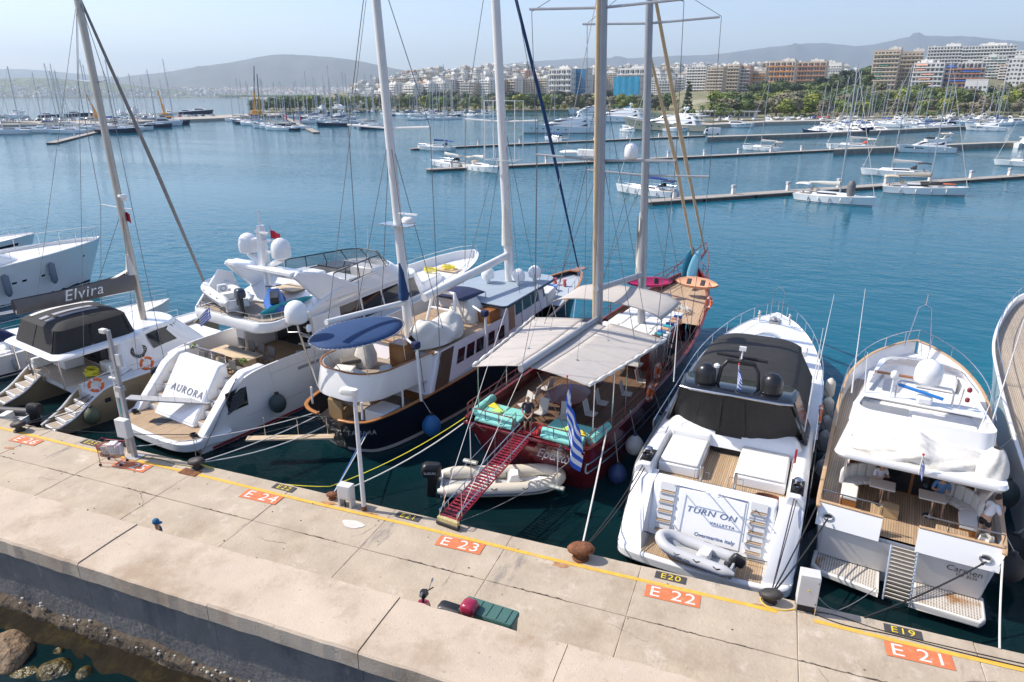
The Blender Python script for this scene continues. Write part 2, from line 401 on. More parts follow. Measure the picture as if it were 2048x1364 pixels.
joints=[-75,-68.6,-64.2,-59.8,-55.4,-51,-46.6,-42.2,-37.8,-33.35,-28.9,-24.5,-20.2,-15.8,-11.4,-6.9,-2.5,2.1,6.6,11.1,15.6,20,24.5,29,33.5,38,45]
rr=random.Random(3)
for i in range(len(joints)-1):
    for (y0,y1) in ((12.7,15.9),(15.925,18.3)):
        s=MB();n=10
        x0,x1=joints[i]+.006,joints[i+1]-.006
        dz=rr.uniform(-.004,.008)
        # slab with a slightly broken outline and chamfered rim
        def edge(a,b,k): return [(a[0]+(b[0]-a[0])*j/k+rr.uniform(-.006,.006),a[1]+(b[1]-a[1])*j/k+rr.uniform(-.008,.008)) for j in range(k)]
        P=edge((x0,y0),(x1,y0),12)+edge((x1,y0),(x1,y1),8)+edge((x1,y1),(x0,y1),12)+edge((x0,y1),(x0,y0),8)
        cx,cy=(x0+x1)/2,(y0+y1)/2
        ins=[(cx+(p[0]-cx)*(1-.02/abs(x1-x0)*2),cy+(p[1]-cy)*(1-.02/abs(y1-y0)*2)) for p in P]
        s.loft([[(p[0],p[1],QZ-.025) for p in P],[(p[0],p[1],QZ-.012+dz) for p in P],[(p[0],p[1],QZ+dz) for p in ins]],cap0=False)
        s.build('paving_slab',conc,quay)
# coping edge stone line is part of the slabs; painted marks
ylw=mat('worn yellow paint',(.70,.41,.05),.8,noise=(4,.2),dark=[(1.4,.58,.68,(.48,.37,.20)),(9,.58,.66,(.45,.36,.26)),(30,.60,.68,(.45,.36,.26))])
orp=mat('worn orange paint',(.60,.17,.065),.8,noise=(3,.15),dark=[(5,.56,.68,(.45,.33,.24)),(25,.60,.68,(.45,.34,.25))])
blkp=mat('faded black paint',(.055,.053,.052),.8,noise=(4,.3),dark=[(6,.64,.75,(.35,.3,.25))])
whp=mat('worn white paint',(.70,.66,.60),.8,noise=(5,.1),dark=[(7,.60,.72,(.55,.30,.19))])
ylt=mat('yellow stencil paint',(.72,.52,.03),.8,dark=[(9,.62,.74,(.2,.15,.08))])
m=MB()
for (a,b) in ((-60,1.55),(2.55,40)):
    m.grid(lambda u,v:(a+(b-a)*u,17.53+.15*v+.02*math.sin(a+u*37),QZ+.0135),60,1)
m.build('painted_line',ylw,quay)
def stencil(body,size,mt,par,c,gap=.0,xs=1.25):
    """upright blocky stencil digits made of bars, read from the wall side"""
    G={'E':['###','#..','##.','#..','###'],'1':['.#.','##.','.#.','.#.','.#.'],'2':['###','..#','###','#..','###'],'3':['###','..#','.##','..#','###'],'4':['#.#','#.#','###','..#','..#'],'5':['###','#..','###','..#','###'],'9':['###','#.#','###','..#','###'],'0':['###','#.#','#.#','#.#','###'],' ':['...']*5}
    return text('lettering',body,size,mt,par,c,(0,0,0),ext=.002,space=1.05,xs=xs)
def berth(body,x,y,wd,dp,rz,base,ink,size,name):
    o=MB();o.bx(-wd/2,wd/2,-dp/2,dp/2,0,.003)
    p=o.build(name,base,quay,loc=(x,y,QZ+.018),rot=(0,0,rz))
    t=text('lettering',body,size,ink,p,(0,-.01,.006),(0,0,0),ext=.002,space=1.12,xs=1.15)
    md=t.modifiers.new('fat','SOLIDIFY') if False else None
    return p
for k,x in (('E 25',-22.9),('E 24',-16.5),('E 23',-8.36),('E 22',-1.38),('E 21',5.12)):
    berth(k,x,17.22,1.62,.56,R_(1.5),orp,whp,.62,'berth_marking')
for k,x in (('E23',-26.2),('E22',-16.1),('E21',-10.75),('E20',-1.55),('E19',4.85)):
    berth(k,x,18.03,.95,.34,R_(-.5),blkp,ylt,.34,'berth_plate_marking')
berth('E 26',-29.0,17.2,1.5,.5,R_(1.5),orp,whp,.55,'berth_marking')
# whitish repair patch and a white paint spill
sp_=mat('pale mortar',(.62,.58,.52),.9,noise=(3,.15))
m=MB()
m.slab([(-12.35+.42*math.cos(a)*(1+.2*math.sin(3*a)),16.95+.22*math.sin(a),0) for a in [i*.35 for i in range(18)]],QZ+.009,QZ+.012);m.build('paint_spill',sp_,quay)
# breakwater wall: capped parapet in lengths
WT=2.78
wall=thing('breakwater_wall','long pale concrete breakwater wall with a broad flat top in the foreground','wall',(0,0,0))
wj=[-75,-69,-64.3,-59.6,-54.9,-50.2,-45.5,-40.8,-36.2,-31.5,-26.8,-22.2,-17.5,-12.76,-8.1,-3.4,1.3,6,10.7,15.4,20,25,30,38]
for i in range(len(wj)-1):
    x0,x1=wj[i]+.012,wj[i+1]-.012;n=14;s=MB();dz=rr.uniform(-.02,.02)
    jit=[(rr.uniform(-.014,.014),rr.uniform(-.03,.03),rr.uniform(-.012,.012)) for _ in range(n+1)]
    def rg(i_):
        x=x0+(x1-x0)*i_/n;a,b,c=jit[i_] if 0<i_<n else (0,0,0)
        return [(x,10.93,2.22+c*1.3),(x,10.82+a,2.27+c),(x,10.83+a,WT-.05),(x,10.88+a,WT+dz),(x,12.0,WT+dz+.01),(x,12.90+b,WT+dz-.01),(x,12.95+b,WT-.07),(x,12.95+b*.5,1.38)]
    s.loft([rg(k) for k in range(n+1)])
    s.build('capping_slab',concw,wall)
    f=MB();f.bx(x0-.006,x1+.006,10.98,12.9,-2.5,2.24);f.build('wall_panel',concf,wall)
low=MB();n=260;rl=random.Random(9)
nzv=[0]*(n+1);v=0
for i in range(n+1): v=.8*v+rl.uniform(-.09,.09);nzv[i]=v
def lowring(i):
    x=-60+90*i/n;h=.42+nzv[i]*.8+.12*math.sin(x*.7);d=.14+.35*min(abs(nzv[(i*7)%n]),.3)+rl.uniform(0,.06)
    return [(x,11.0,h+.05),(x,10.98-d*.6,h+rl.uniform(-.05,.03)),(x,10.96-d,h-.14+rl.uniform(-.06,.04)),(x,10.88-d*.8+rl.uniform(-.02,.02),h-.45),(x,10.72+rl.uniform(-.03,.03),.0),(x,10.66+rl.uniform(-.04,.04),-.4),(x,10.6,-2.5)]
low.loft([lowring(i) for i in range(n+1)],closed=False,cap0=False,cap1=False)
low.build('eroded_footing',conclow,wall,smooth=25)
ldg=MB();rq=random.Random(77)
def lring(i):
    x=-60+90*i/220;o=.12*math.sin(x*1.3)+rq.uniform(-.07,.07)
    return [(x,10.75,.10+rq.uniform(-.03,.05)),(x,10.52,.08+rq.uniform(-.05,.06)),(x,10.3+o*.5,.05+rq.uniform(-.05,.06)),(x,10.1+o,.0+rq.uniform(-.04,.05)),(x,9.95+o,-.25),(x,9.9,-2)]
ldg.loft([lring(i) for i in range(221)],closed=False,cap0=False,cap1=False)
ldg.build('weedy_ledge',mat('dark weedy ledge',(.018,.014,.008),.85,spec=.08,noise=(1.5,.5),bump=(4,.7,.08),dark=[(1.1,.55,.70,(.05,.04,.012))]),wall,smooth=30)
pb=MB()
for i in range(90):
    x=rl.uniform(-24,-6);r=rl.uniform(.02,.07);pb.ball((x,10.86+rl.uniform(-.10,.08),.47+rl.uniform(-.08,.1)+nzv[int((x+60)/90*n)]),(r,r*.8,r*.7),5,3)
setp(pb.build('broken_rubble',mat('pale rubble',(.42,.40,.37),.9,noise=(5,.3)),wall),kind='stuff')
# rocks off the wall foot
rockm=mat('brown shore rock',(.21,.135,.075),.75,noise=(2.5,.45),bump=(5,1,.15),dark=[(1.6,.50,.66,(.05,.035,.02)),(3,.62,.75,(.36,.26,.16))])
weed=mat('wet weedy rock',(.10,.075,.018),.16,noise=(3,.6),bump=(7,1,.12),dark=[(2.2,.48,.62,(.014,.012,.008)),(4,.62,.74,(.20,.15,.02))])
def rock(label,c,s,mt,seed,rz=0.):
    r=random.Random(seed);bm=bmesh.new();bmesh.ops.create_icosphere(bm,subdivisions=4,radius=1)
    ph=[(r.uniform(-2,2),r.uniform(-2,2),r.uniform(-2,2),r.uniform(0,6)) for _ in range(9)]
    pl=[(Vector((r.uniform(-1,1),r.uniform(-1,1),r.uniform(-.6,1))).normalized(),r.uniform(.62,.9)) for _ in range(9)]
    for v in bm.verts:
        p=v.co.copy()
        for nn,d in pl:
            e=p.dot(nn)-d
            if e>0:p-=nn*e*.85
        k=1+sum(math.sin(a*p.x*2+b*p.y*2+c_*p.z*2+f)*.022*(1+(i>5)*.4) for i,(a,b,c_,f) in enumerate(ph))
        v.co=Vector((p.x*s[0]*k,p.y*s[1]*k,p.z*s[2]*k))
    me=bpy.data.meshes.new('rock');bm.to_mesh(me);bm.free()
    o=mobj('rock',me,mt,None,50,c,(0,0,rz));setp(o,label,'rock','rocks at the foot of the wall');return o
def rk(px,py,z,label,s,mt,seed,rz=0): 
    c=W_(px,py,z);rock(label,(c[0],c[1],z),s,mt,seed,rz)
rk(18,1305,.05,'big dry brown boulder at the left edge below the wall',(1.05,.62,.52),rockm,1,R_(-12))
rk(115,1345,-.12,'wet weedy olive rock right below the big boulder',(.55,.45,.36),weed,2,.4)
rk(172,1352,-.1,'small pale wet rock right of the olive weedy rock',(.30,.26,.28),weed,3)
rk(55,1358,-.2,'dark wet rock at the bottom edge under the big boulder',(.6,.4,.3),weed,4,1)
rk(118,1312,-.15,'little mossy yellow rock in the gap by the wall foot',(.2,.18,.26),weed,5)
rk(-40,1335,-.15,'wet dark rock cut by the left picture edge',(.7,.5,.4),weed,6)
rk(215,1375,-.25,'flat wet dark rock cut by the bottom edge, rightmost rock',(.5,.35,.22),weed,8)
# ================================================================== FAR LAND
def interp(P,x):
    if x<=P[0][0]: return P[0][1]
    for a,b in zip(P,P[1:]):
        if x<=b[0]: return a[1]+(b[1]-a[1])*(x-a[0])/(b[0]-a[0])
    return P[-1][1]
def sstep(a,b,x): t=min(max((x-a)/(b-a),0),1);return t*t*(3-2*t)
def pxof(X,Y,Z):
    l=X*RX[0]+Y*RX[1];f=X*FW[0]+Y*FW[1];d=Z-H;Dp=f*cp-d*sp
    return (1024+F*l/Dp,682-F*(f*sp+d*cp)/Dp)
SHORE=[(380,233),(440,230),(560,223),(700,220),(800,219),(1000,220),(1200,219),(1340,222),(1385,240),(1420,244),(1530,239),(1660,237),(1800,234),(2048,233),(2400,233)]
def shoreD(x): return fwd_of(W_(x,interp(SHORE,x),1.6))
def landz(x,D):
    k=.030+.016*sstep(900,1300,x)+.075*sstep(1560,1790,x)-.026*sstep(760,560,x)
    d=D-shoreD(x)-45;d=d if d<330 else 330+(d-330)*(1-.75*sstep(1500,1760,x))
    return 1.6+max(0,d)*k*sstep(0,260,d)
scrub=mat('dry coastal ground',(.20,.18,.10),.95,noise=(.02,.3),dark=[(.05,.5,.65,(.08,.11,.035)),(.01,.55,.7,(.30,.27,.2))])
m=MB()
cols=list(range(496,2420,34));nd=26
def lf(a,b):
    x=cols[min(int(round(a*(len(cols)-1))),len(cols)-1)];D0=shoreD(x);D=D0*((1500.+700*sstep(560,900,x))/D0)**(b**1.3) if b>0 else D0
    p=D_(x,190,D);return (p[0],p[1],landz(x,D))
m.grid(lf,len(cols)-1,nd)
m.grid(lambda a,b:(lambda p:(p[0],p[1],p[2]-b*2.6))(lf(a,0)),len(cols)-1,1)
setp(m.build('mainland',scrub,smooth=60),kind='structure')
# quay apron along the shore
apron=mat('pale quay paving',(.40,.36,.30),.9,noise=(.2,.15))
def strip(name,pts_px,z,depth,mt):
    m=MB();P=[W_(x,y,z) for x,y in pts_px]
    Q=[]
    for p in P:
        d=Vector((p[0],p[1],0)).normalized()*depth;Q.append((p[0]+d.x,p[1]+d.y,z))
    m.slab(P+Q[::-1],-1.5,z);return setp(m.build(name,mt),kind='structure')
stone=mat('rough quay stone',(.24,.215,.18),.9,noise=(.6,.4),bump=(2,.8,.2))
strip('shore_quay',[(1370,247),(1420,249.5),(1530,244),(1660,241),(1800,239),(2048,237.5),(2300,237)],1.75,26,apron)
strip('mole',[(-200,252),(0,249),(200,247.5),(330,240),(430,236.5),(480,234)],1.6,60,apron)
strip('mole_tip',[(425,236.3),(480,233.6),(560,230)],1.55,70,apron)
# far coast strip, beach and hills
sand=mat('pale beach',(.50,.43,.33),.95)
def ridge(name,P,D,depth,mt,zb=0.,amp=.0,seed=1,step=12):
    r=random.Random(seed);m=MB();xs=list(np.arange(P[0][0],P[-1][0]+1,step));f=[r.uniform(0,6.3) for _ in range(8)]
    PP=[np.array(p,float) for p in P]
    def fn(a,b):
        x=xs[int(round(a*(len(xs)-1)))];y=(interp(P,x)*2+interp(P,x-24)+interp(P,x+24)+interp(P,x-48)*.5+interp(P,x+48)*.5)/5
        zt=(YH-y)/1450.*D+H
        q=[(-1.,0.),(-.8,.10),(-.6,.26),(-.4,.5),(-.2,.80),(0,1.),(.5,.5)][int(round(b*6))]
        wob=1+amp*(math.sin(x*.021+f[0]+q[0]*3)+.7*math.sin(x*.053+f[1]+q[0]*5)+.5*math.sin(x*.11+f[2]-q[0]*7))*(1 if -1<q[0]<0 else 0)
        p=D_(x,190,D+q[0]*depth);return (p[0],p[1],zb+max(0,zt-zb)*q[1]*wob+(math.sin(x*.35+f[3])*.004*zt if q[1]==1 else 0))
    m.grid(fn,len(xs)-1,6);return setp(m.build(name,mt,smooth=80),kind='structure')
hill=mat('dry scrub hillside',(.085,.085,.07),.95,noise=(.0012,.25),dark=[(.0025,.5,.64,(.05,.06,.04))])
ridge('hill',[(150,178),(200,166),(270,152),(330,150),(400,137),(445,133),(480,129),(540,116),(570,113),(620,117),(680,120),(720,126),(760,134),(800,143),(860,152),(950,162),(1050,172)],9300,2600,hill,amp=.10,seed=2)
ridge('far_mountain',[(-320,150),(-100,146),(0,142),(60,141),(150,149),(230,156),(330,168)],12500,2500,hill,seed=3)
ridge('mountain_range',[(760,160),(800,151),(840,147),(868,136),(895,144),(930,141),(960,141),(1010,133),(1040,128),(1100,126),(1180,120),(1250,123),(1300,120),(1350,116),(1400,118),(1450,112),(1520,102),(1560,99),(1600,95),(1640,92),(1700,104),(1760,92),(1815,77),(1870,86),(1900,79),(1960,88),(2048,93),(2150,100),(2300,110)],12600,4000,hill,amp=.12,seed=4)
ridge('wooded_hill',[(-320,170),(-150,165),(0,160),(60,157),(130,160),(190,164),(250,169),(330,178),(420,186),(470,189)],4900,800,mat('wooded hillside',(.10,.12,.06),.95,noise=(.004,.4)),zb=1,amp=.08,seed=5)
m=MB()
P=[D_(x,190,d) for x,d in ((-340,4000),(0,4050),(250,4150),(480,4000),(640,2900),(800,2450))];Q=[D_(x,190,d) for x,d in ((-340,8000),(0,8200),(250,8400),(480,8400),(640,8400),(1000,8400))]
m.slab([(p[0],p[1],0) for p in P]+[(p[0],p[1],0) for p in Q[::-1]],-2,3);setp(m.build('far_coast',sand),kind='structure')
# far city on the slopes: one mass of white specks
rc=random.Random(21);m=MB();fc=[mat('far city white',(.72,.70,.66),.9),mat('far city ochre',(.55,.47,.38),.9)]
for ci in range(2):
    m=MB()
    for i in range(1500 if ci==0 else 900):
        x=rc.uniform(-40,860);g=rc.random()
        if x<330 and g<.6:
            D=rc.uniform(4150,4850);q=(D-4100)/800;zt=(YH-interp([(-320,170),(0,160),(60,157),(130,160),(250,169),(330,178),(420,186),(470,189)],x))/1450*4900+H;z=zt*q**1.4*.9
        else:
            D=rc.uniform(4300,5300) if rc.random()<.5 else rc.uniform(4600,5500);z=3+max(0,(D-4300))*.05*(1 if x>250 else .35)
        p=D_(x,190,D);s=rc.uniform(7,20)
        m.box((p[0],p[1],z+s*.3),(s*1.3,s,s*.9),rc.uniform(0,1.5))
    setp(m.build('far_city',fc[ci]),kind='stuff')
# ------------------------------------------------------------------ trees
def leafmat(n,c,c2):
    m=bpy.data.materials.new(n);m.use_nodes=True;t=m.node_tree;b=t.nodes['Principled BSDF'];L=t.links.new
    b.inputs['Roughness'].default_value=.7
    oi=t.nodes.new('ShaderNodeObjectInfo');nz=t.nodes.new('ShaderNodeTexNoise');nz.inputs['Scale'].default_value=.6;tc=t.nodes.new('ShaderNodeTexCoord');L(tc.outputs['Object'],nz.inputs['Vector'])
    ad=t.nodes.new('ShaderNodeMath');ad.operation='ADD';L(oi.outputs['Random'],ad.inputs[0]);L(nz.outputs[0],ad.inputs[1])
    mr=t.nodes.new('ShaderNodeMapRange');mr.inputs[1].default_value=.4;mr.inputs[2].default_value=1.4;L(ad.outputs[0],mr.inputs[0])
    mx=t.nodes.new('ShaderNodeMix');mx.data_type='RGBA';mx.inputs[6].default_value=(*c,1);mx.inputs[7].default_value=(*c2,1);L(mr.outputs[0],mx.inputs[0]);L(mx.outputs[2],b.inputs['Base Color'])
    return m
LEAF=[leafmat('evergreen leaves',(.055,.10,.025),(.125,.165,.04)),leafmat('fresh green leaves',(.11,.18,.02),(.24,.26,.035)),leafmat('olive grey leaves',(.12,.13,.065),(.22,.19,.12)),leafmat('pine needles',(.02,.042,.022),(.045,.07,.03))]
barkm=mat('bark',(.12,.09,.065),.95,noise=(4,.3))
def crown(kind,seed):
    r=random.Random(seed);m=MB()
    lobes=[]
    if kind=='round':
        for _ in range(11): a=r.uniform(0,6.28);d=r.uniform(0,.62);lobes.append((d*math.cos(a)*3.6,d*math.sin(a)*3.6,r.uniform(2.6,6.6),r.uniform(1.3,2.3)))
    elif kind=='pine':
        for _ in range(9): a=r.uniform(0,6.28);d=r.uniform(.1,.8);lobes.append((d*math.cos(a)*4.2,d*math.sin(a)*4.2,r.uniform(5.4,7.4),r.uniform(1.0,1.9)))
    elif kind=='cypress':
        for i in range(9): z=1+i*1.15;lobes.append((r.uniform(-.2,.2),r.uniform(-.2,.2),z,max(.35,1.5-i*.14)))
    elif kind=='shrub':
        for _ in range(7): a=r.uniform(0,6.28);d=r.uniform(0,.8);lobes.append((d*math.cos(a)*2.6,d*math.sin(a)*2.6,r.uniform(.6,1.8),r.uniform(.7,1.3)))
    for (x,y,z,R) in lobes:
        for k in range(int(42*R*R/2)+14):
            t=r.uniform(0,6.283);u=r.uniform(-.75,1);q=math.sqrt(1-u*u);rad=R*r.uniform(.72,1.08)
            c=Vector((x+rad*q*math.cos(t),y+rad*q*math.sin(t),z+rad*u*.8));s=r.uniform(.22,.5)
            n=Vector((q*math.cos(t)+r.uniform(-.6,.6),q*math.sin(t)+r.uniform(-.6,.6),u+r.uniform(-.3,.7))).normalized()
            a=n.cross(Vector((.3,.2,1))).normalized()*s;b=n.cross(a).normalized()*s*r.uniform(.6,1.1)
            m.quad(c-a-b*.6,c+a*.2-b,c+a+b*.4,c-a*.3+b)
    return m.mesh('crown')
def trunk(kind,seed):
    r=random.Random(seed);m=MB();h={'round':3.4,'pine':5.8,'cypress':1.6,'shrub':.7}[kind]
    m.tube([(0,0,-1.5),(r.uniform(-.2,.2),r.uniform(-.2,.2),h*.5),(r.uniform(-.3,.3),r.uniform(-.3,.3),h)],[.34,.26,.17],6)
    for k in range(4 if kind!='cypress' else 0):
        a=r.uniform(0,6.28);m.tube([(0,0,h*.6),(math.cos(a)*1.0,math.sin(a)*1.0,h*.95),(math.cos(a)*2.2,math.sin(a)*2.2,h*1.35)],[.14,.09,.04],5)
    return m.mesh('trunk')
CR={};
def tree(x,y,D,hgt,kind,leaf,label,wide=1.,group='trees along the far shore'):
    key=(kind,random.randrange(3))
    if key not in CR: CR[key]=(crown(*[kind,hash(kind)%97+key[1]*5 if False else len(CR)*7+1]),trunk(kind,len(CR)))
    ck=(key,leaf)
    if ck not in CR:
        me=CR[key][0].copy();me.materials.append(LEAF[leaf]);tm=CR[key][1]
        if not tm.materials: tm.materials.append(barkm)
        CR[ck]=me
    nat={'round':8.6,'pine':8.9,'cypress':11.2,'shrub':2.9}[kind];s=hgt/nat
    p=D_(x,190,D);t=thing('tree' if kind!='shrub' else 'shrub',label,'tree' if kind!='shrub' else 'shrub',(p[0],p[1],landz(x,D) if y is None else y),random.uniform(0,6.28),group)
    t.scale=(s*wide,s*wide,s)
    mobj('crown',CR[ck],None,t);mobj('trunk',CR[key][1],None,t);return t
# hairline cracks, tyre smears and rust stains of the quay: thin irregular ribbons in the concrete
crackm=mat('crack shadow',(.10,.08,.06),.95);smear=mat('old smear',(.27,.235,.20),.9,noise=(4,.4));rstain=mat('rust stain',(.40,.20,.09),.9,noise=(5,.5))
rk_=random.Random(44)
def ribbon(pts,w,mt,name,z):
    m=MB();L_=[];R2=[]
    for i,p in enumerate(pts):
        a=pts[max(i-1,0)];b=pts[min(i+1,len(pts)-1)];d=Vector((b[0]-a[0],b[1]-a[1],0)).normalized();n=Vector((-d.y,d.x,0));ww=w*rk_.uniform(.35,1.2)*(1 if 0<i<len(pts)-1 else .15)
        L_.append((p[0]+n.x*ww,p[1]+n.y*ww,z));R2.append((p[0]-n.x*ww,p[1]-n.y*ww,z))
    for i in range(len(pts)-1): m.quad(L_[i],R2[i],R2[i+1],L_[i+1])
    return m
def walk(x,y,dx,dy,n,st,j):
    P=[(x,y)];a=math.atan2(dy,dx)
    for _ in range(n): a+=rk_.uniform(-j,j);a+=(math.atan2(dy,dx)-a)*.25;x+=math.cos(a)*st;y+=math.sin(a)*st;P.append((x,y))
    return P
for x0 in range(-30,10,4):
    ribbon([(px_,15.91+rk_.uniform(-.035,.035)) for px_ in np.arange(x0,x0+rk_.uniform(1.5,3.2),.11)],.013,crackm,'crack',QZ+.0125).build('crack',crackm,quay)
for (x,y,dx,dy,n) in ((-11.6,17.3,-.3,-1,20),(-8.0,16.2,-.2,-1,18),(-21,16,.2,-1,22),(-3,15.4,1,.1,24),(2.6,15.8,.1,-1,18),(6,16.6,1,-.05,16),(-15,15.2,1,.02,22),(-26,15,1,.1,24)):
    ribbon(walk(x,y,dx,dy,n//2,.12,.7),.005,crackm,'crack',QZ+.0125).build('crack',crackm,quay)
for (x,y) in ((-13.9,17.75),(-4.5,17.6),(1.2,17.7),(-4.9,17.4),(8.4,17.2),(8.9,16.9),(-29,16.5),(-12.1,17.7)):
    P=[(x+rk_.uniform(.12,.3)*math.cos(i*.42)*(1+.5*rk_.random()),y+rk_.uniform(.05,.14)*math.sin(i*.42)) for i in range(15)];m=MB();m.slab(P,QZ+.0105,QZ+.0122);m.build('rust_stain',rstain,quay)
# ================================================================== CITY
wallc=[mat('white render wall',(.74,.72,.67),.9,noise=(.08,.06)),mat('cream render wall',(.66,.58,.47),.9,noise=(.08,.08)),mat('pale grey render wall',(.60,.59,.56),.9,noise=(.08,.06)),mat('sand render wall',(.60,.49,.37),.9,noise=(.08,.08)),mat('salmon render wall',(.60,.38,.28),.9,noise=(.08,.06))]
bandc=mat('balcony concrete white',(.74,.73,.70),.9);bandb=mat('balcony beige',(.62,.54,.43),.9);bando=mat('orange awning',(.62,.27,.08),.9);bandr=mat('terracotta band',(.50,.25,.16),.9)
winm=mat('window shadow glass',(.085,.095,.11),.2);bluegl=mat('blue curtain glass',(.03,.17,.33),.12);bluenet=mat('blue scaffold netting',(.03,.27,.44),.9,noise=(.4,.3));awnb=mat('blue awning',(.05,.12,.40),.9)
rb=random.Random(5)
CB={}
def block(x0,x1,yt,D,label,wc=0,band=None,depth=14,rz=-.62,fl=None,blind=None,group=None,pent=True,ybase=None):
    """apartment block seen between photo columns x0..x1 with its roof at photo row yt, D metres out"""
    pl,pr=D_(x0,190,D),D_(x1,190,D);wd=math.dist(pl[:2],pr[:2])*1.06;c=((pl[0]+pr[0])/2,(pl[1]+pr[1])/2)
    zt=H+(YH-yt)/1450.*D;zb=landz((x0+x1)/2,D)-1.5;h=max(zt-zb,7.)
    t=thing('apartment_building',label,'building',(c[0],c[1],zt-h),A+rz,group)
    n=fl or max(2,int(round(h/3.1)));fh=h/n
    m=MB();m.bx(-wd/2,wd/2,0,depth,0,h);m.bx(-wd/2-.1,wd/2+.1,-.1,depth+.1,h,h+.7)
    m.build('wall',wallc[wc],t)
    if pent:
        m=MB();a=rb.uniform(-.35,.1)*wd;m.bx(a,a+wd*.4,3,depth-2,h+.7,h+3.1);m.bx(a+wd*.1,a+wd*.2,4,6,h+3.1,h+4.2)
        if rb.random()<.6: m.tube([(a+wd*.3,4,h+3),(a+wd*.3,4,h+6.5)],.12,4)
        for q in range(rb.randint(1,4)): xx=rb.uniform(-.45,.4)*wd;m.bx(xx,xx+rb.uniform(.8,2.2),2,4,h+.7,h+rb.uniform(1.5,2.4))
        m.build('penthouse',wallc[rb.choice((0,2))],t)
    k=max(2,int(wd/3.2));key=('w',round(wd,0),k)
    if key not in CB:
        mm=MB()
        for i in range(k):
            xa=-wd/2+wd*(i+.5)/k;ww=min(1.05,wd/k*.30);tall=.2 if i%3 else -.6
            mm.bx(xa-ww,xa+ww,-.10,.05,fh*.25+tall,fh*.80)
        mm=mm.mesh('win');mm.materials.append(winm);CB[key]=mm
        bb=MB();bb.bx(-wd/2-.2,wd/2+.2,-1.5,.02,-.12,.12);bb.bx(-wd/2-.2,wd/2+.2,-1.5,-1.35,.12,.95)
        for i in range(1,k):
            if i%2==0: xa=-wd/2+wd*i/k;bb.bx(xa-.1,xa+.1,-1.35,0,.12,fh*.9)
        CB[key+('b',)]=bb.mesh('bal')
    for i in range(n):
        mobj('window_row',CB[key],None,t,loc=(0,0,i*fh))['kind']='stuff'
        if band is not None and i>0:
            k2=key+('b',band.name)
            if k2 not in CB: me=CB[key+('b',)].copy();me.materials.append(band);CB[k2]=me
            mobj('balcony',CB[k2],None,t,loc=(0,0,i*fh))
    if blind is not None:
        for i in range(1,n):
            if rb.random()<.75:
                m=MB();a=rb.uniform(-.45,.1)*wd;b=a+rb.uniform(.2,.42)*wd
                m.quad((a,-.1,fh*.92),(b,-.1,fh*.92),(b,-1.9,fh*.5),(a,-1.9,fh*.5));m.build('awning',blind,t,loc=(0,0,i*fh))
    # side windows
    m=MB()
    for i in range(n):
        for j in range(2): m.bx(-wd/2-.07,-wd/2+.02,3+j*5,4.4+j*5,i*fh+1,i*fh+2.3);m.bx(wd/2-.02,wd/2+.07,3+j*5,4.4+j*5,i*fh+1,i*fh+2.3)
    m.build('side_windows',winm,t,kind='stuff')
    return t
SKY=[(680,172),(760,161),(800,150),(850,143),(900,140),(950,137),(1000,134),(1050,136),(1100,142),(1200,138),(1300,136),(1400,134),(1450,132),(1520,133),(1640,131),(1700,142),(1740,152)]
cn=['white','cream','pale grey','sand coloured','salmon']
rows=[1620,1380,1180,1010,880]
def zone_c(x): return [n for a,n in ((780,'at the left end of the city'),(850,'above the central land'),(930,'behind the back basin'),(1010,'behind the second white mast'),(1090,'left of the white office block'),(1180,'behind the blue glass office'),(1290,'behind the scaffold netting'),(1370,'left of the tall cypress'),(1450,'behind the beige tower'),(1530,'around the salmon tower'),(1620,'behind the orange awnings'),(9999,'on the wooded ridge')) if x<a][0]
for ri,D in enumerate(rows):
    x=690+rb.uniform(0,12) if ri<4 else 800
    while x<1735:
        wpx=rb.uniform(13,23)*1450/D
        y=interp(SKY,x+wpx/2)+ri*6.5+rb.uniform(-3.5,4)
        if ri>=3 and (1085<x<1295 or x>1400) or (ri==4 and rb.random()<.25): x+=wpx+6;continue
        wc=rb.choices((0,1,2,3,4),(8,3,4,2,.4))[0]
        lb_='%s %s apartment block %s %s'%(['broad','narrow'][wpx<21*1450/D],cn[wc],['on the skyline','under the skyline','in the middle row','in the lower row','in the front row'][ri],zone_c(x));block(x,x+wpx*.93,y,D,lb_,wc,rb.choice((bandc,bandc,None,bandb)),rz=rb.uniform(-1.0,-.35),group=lb_)
        x+=wpx*rb.uniform(.96,1.12)
block(1095,1143,142,860,'white office block with long balconies beside the blue glass facade',0,bandc,fl=7)
t=block(1143,1173,141,858,'office building with a bright blue glass facade',2,None,fl=6,pent=False)
m=MB();zz=H+(YH-141)/1450.*858-landz(1158,858)+1.5;wd=30/1450*858*.98
for i in range(6):
    for j in range(5): m=MB();m.bx(-wd/2+wd*j/5+.1,-wd/2+wd*(j+1)/5-.1,-.35,-.2,zz*i/6+.15,zz*(i+1)/6-.15);m.build('glass_panel',bluegl,t)
block(1232,1292,141,905,'white flat-roofed block rising behind the blue scaffold netting',0,bandc,fl=6)
t=block(1226,1279,158,800,'building wrapped in blue scaffold netting',2,None,fl=5,pent=False)
wd=53/1450*800;zz=H+(YH-158)/1450.*800-landz(1252,800)+1.5
m=MB();m.grid(lambda u,v:(-wd/2-.9+(wd+1.8)*u,-1.2+.15*math.sin(u*25)+.1*math.sin(v*9+u*5),zz*1.04*v),24,10);m.build('scaffold_netting',bluenet,t)
m=MB()
for i in range(7):
    for k in range(4): m.tube([(-wd/2-.8+(wd+1.6)*i/6,-1.0,0),(-wd/2-.8+(wd+1.6)*i/6,-1.0,zz*1.08)],.06,4)
m.build('scaffold_poles',alu,t)
block(1370,1408,138,860,'pale grey block with open balconies left of the tall beige block',2,bandc)
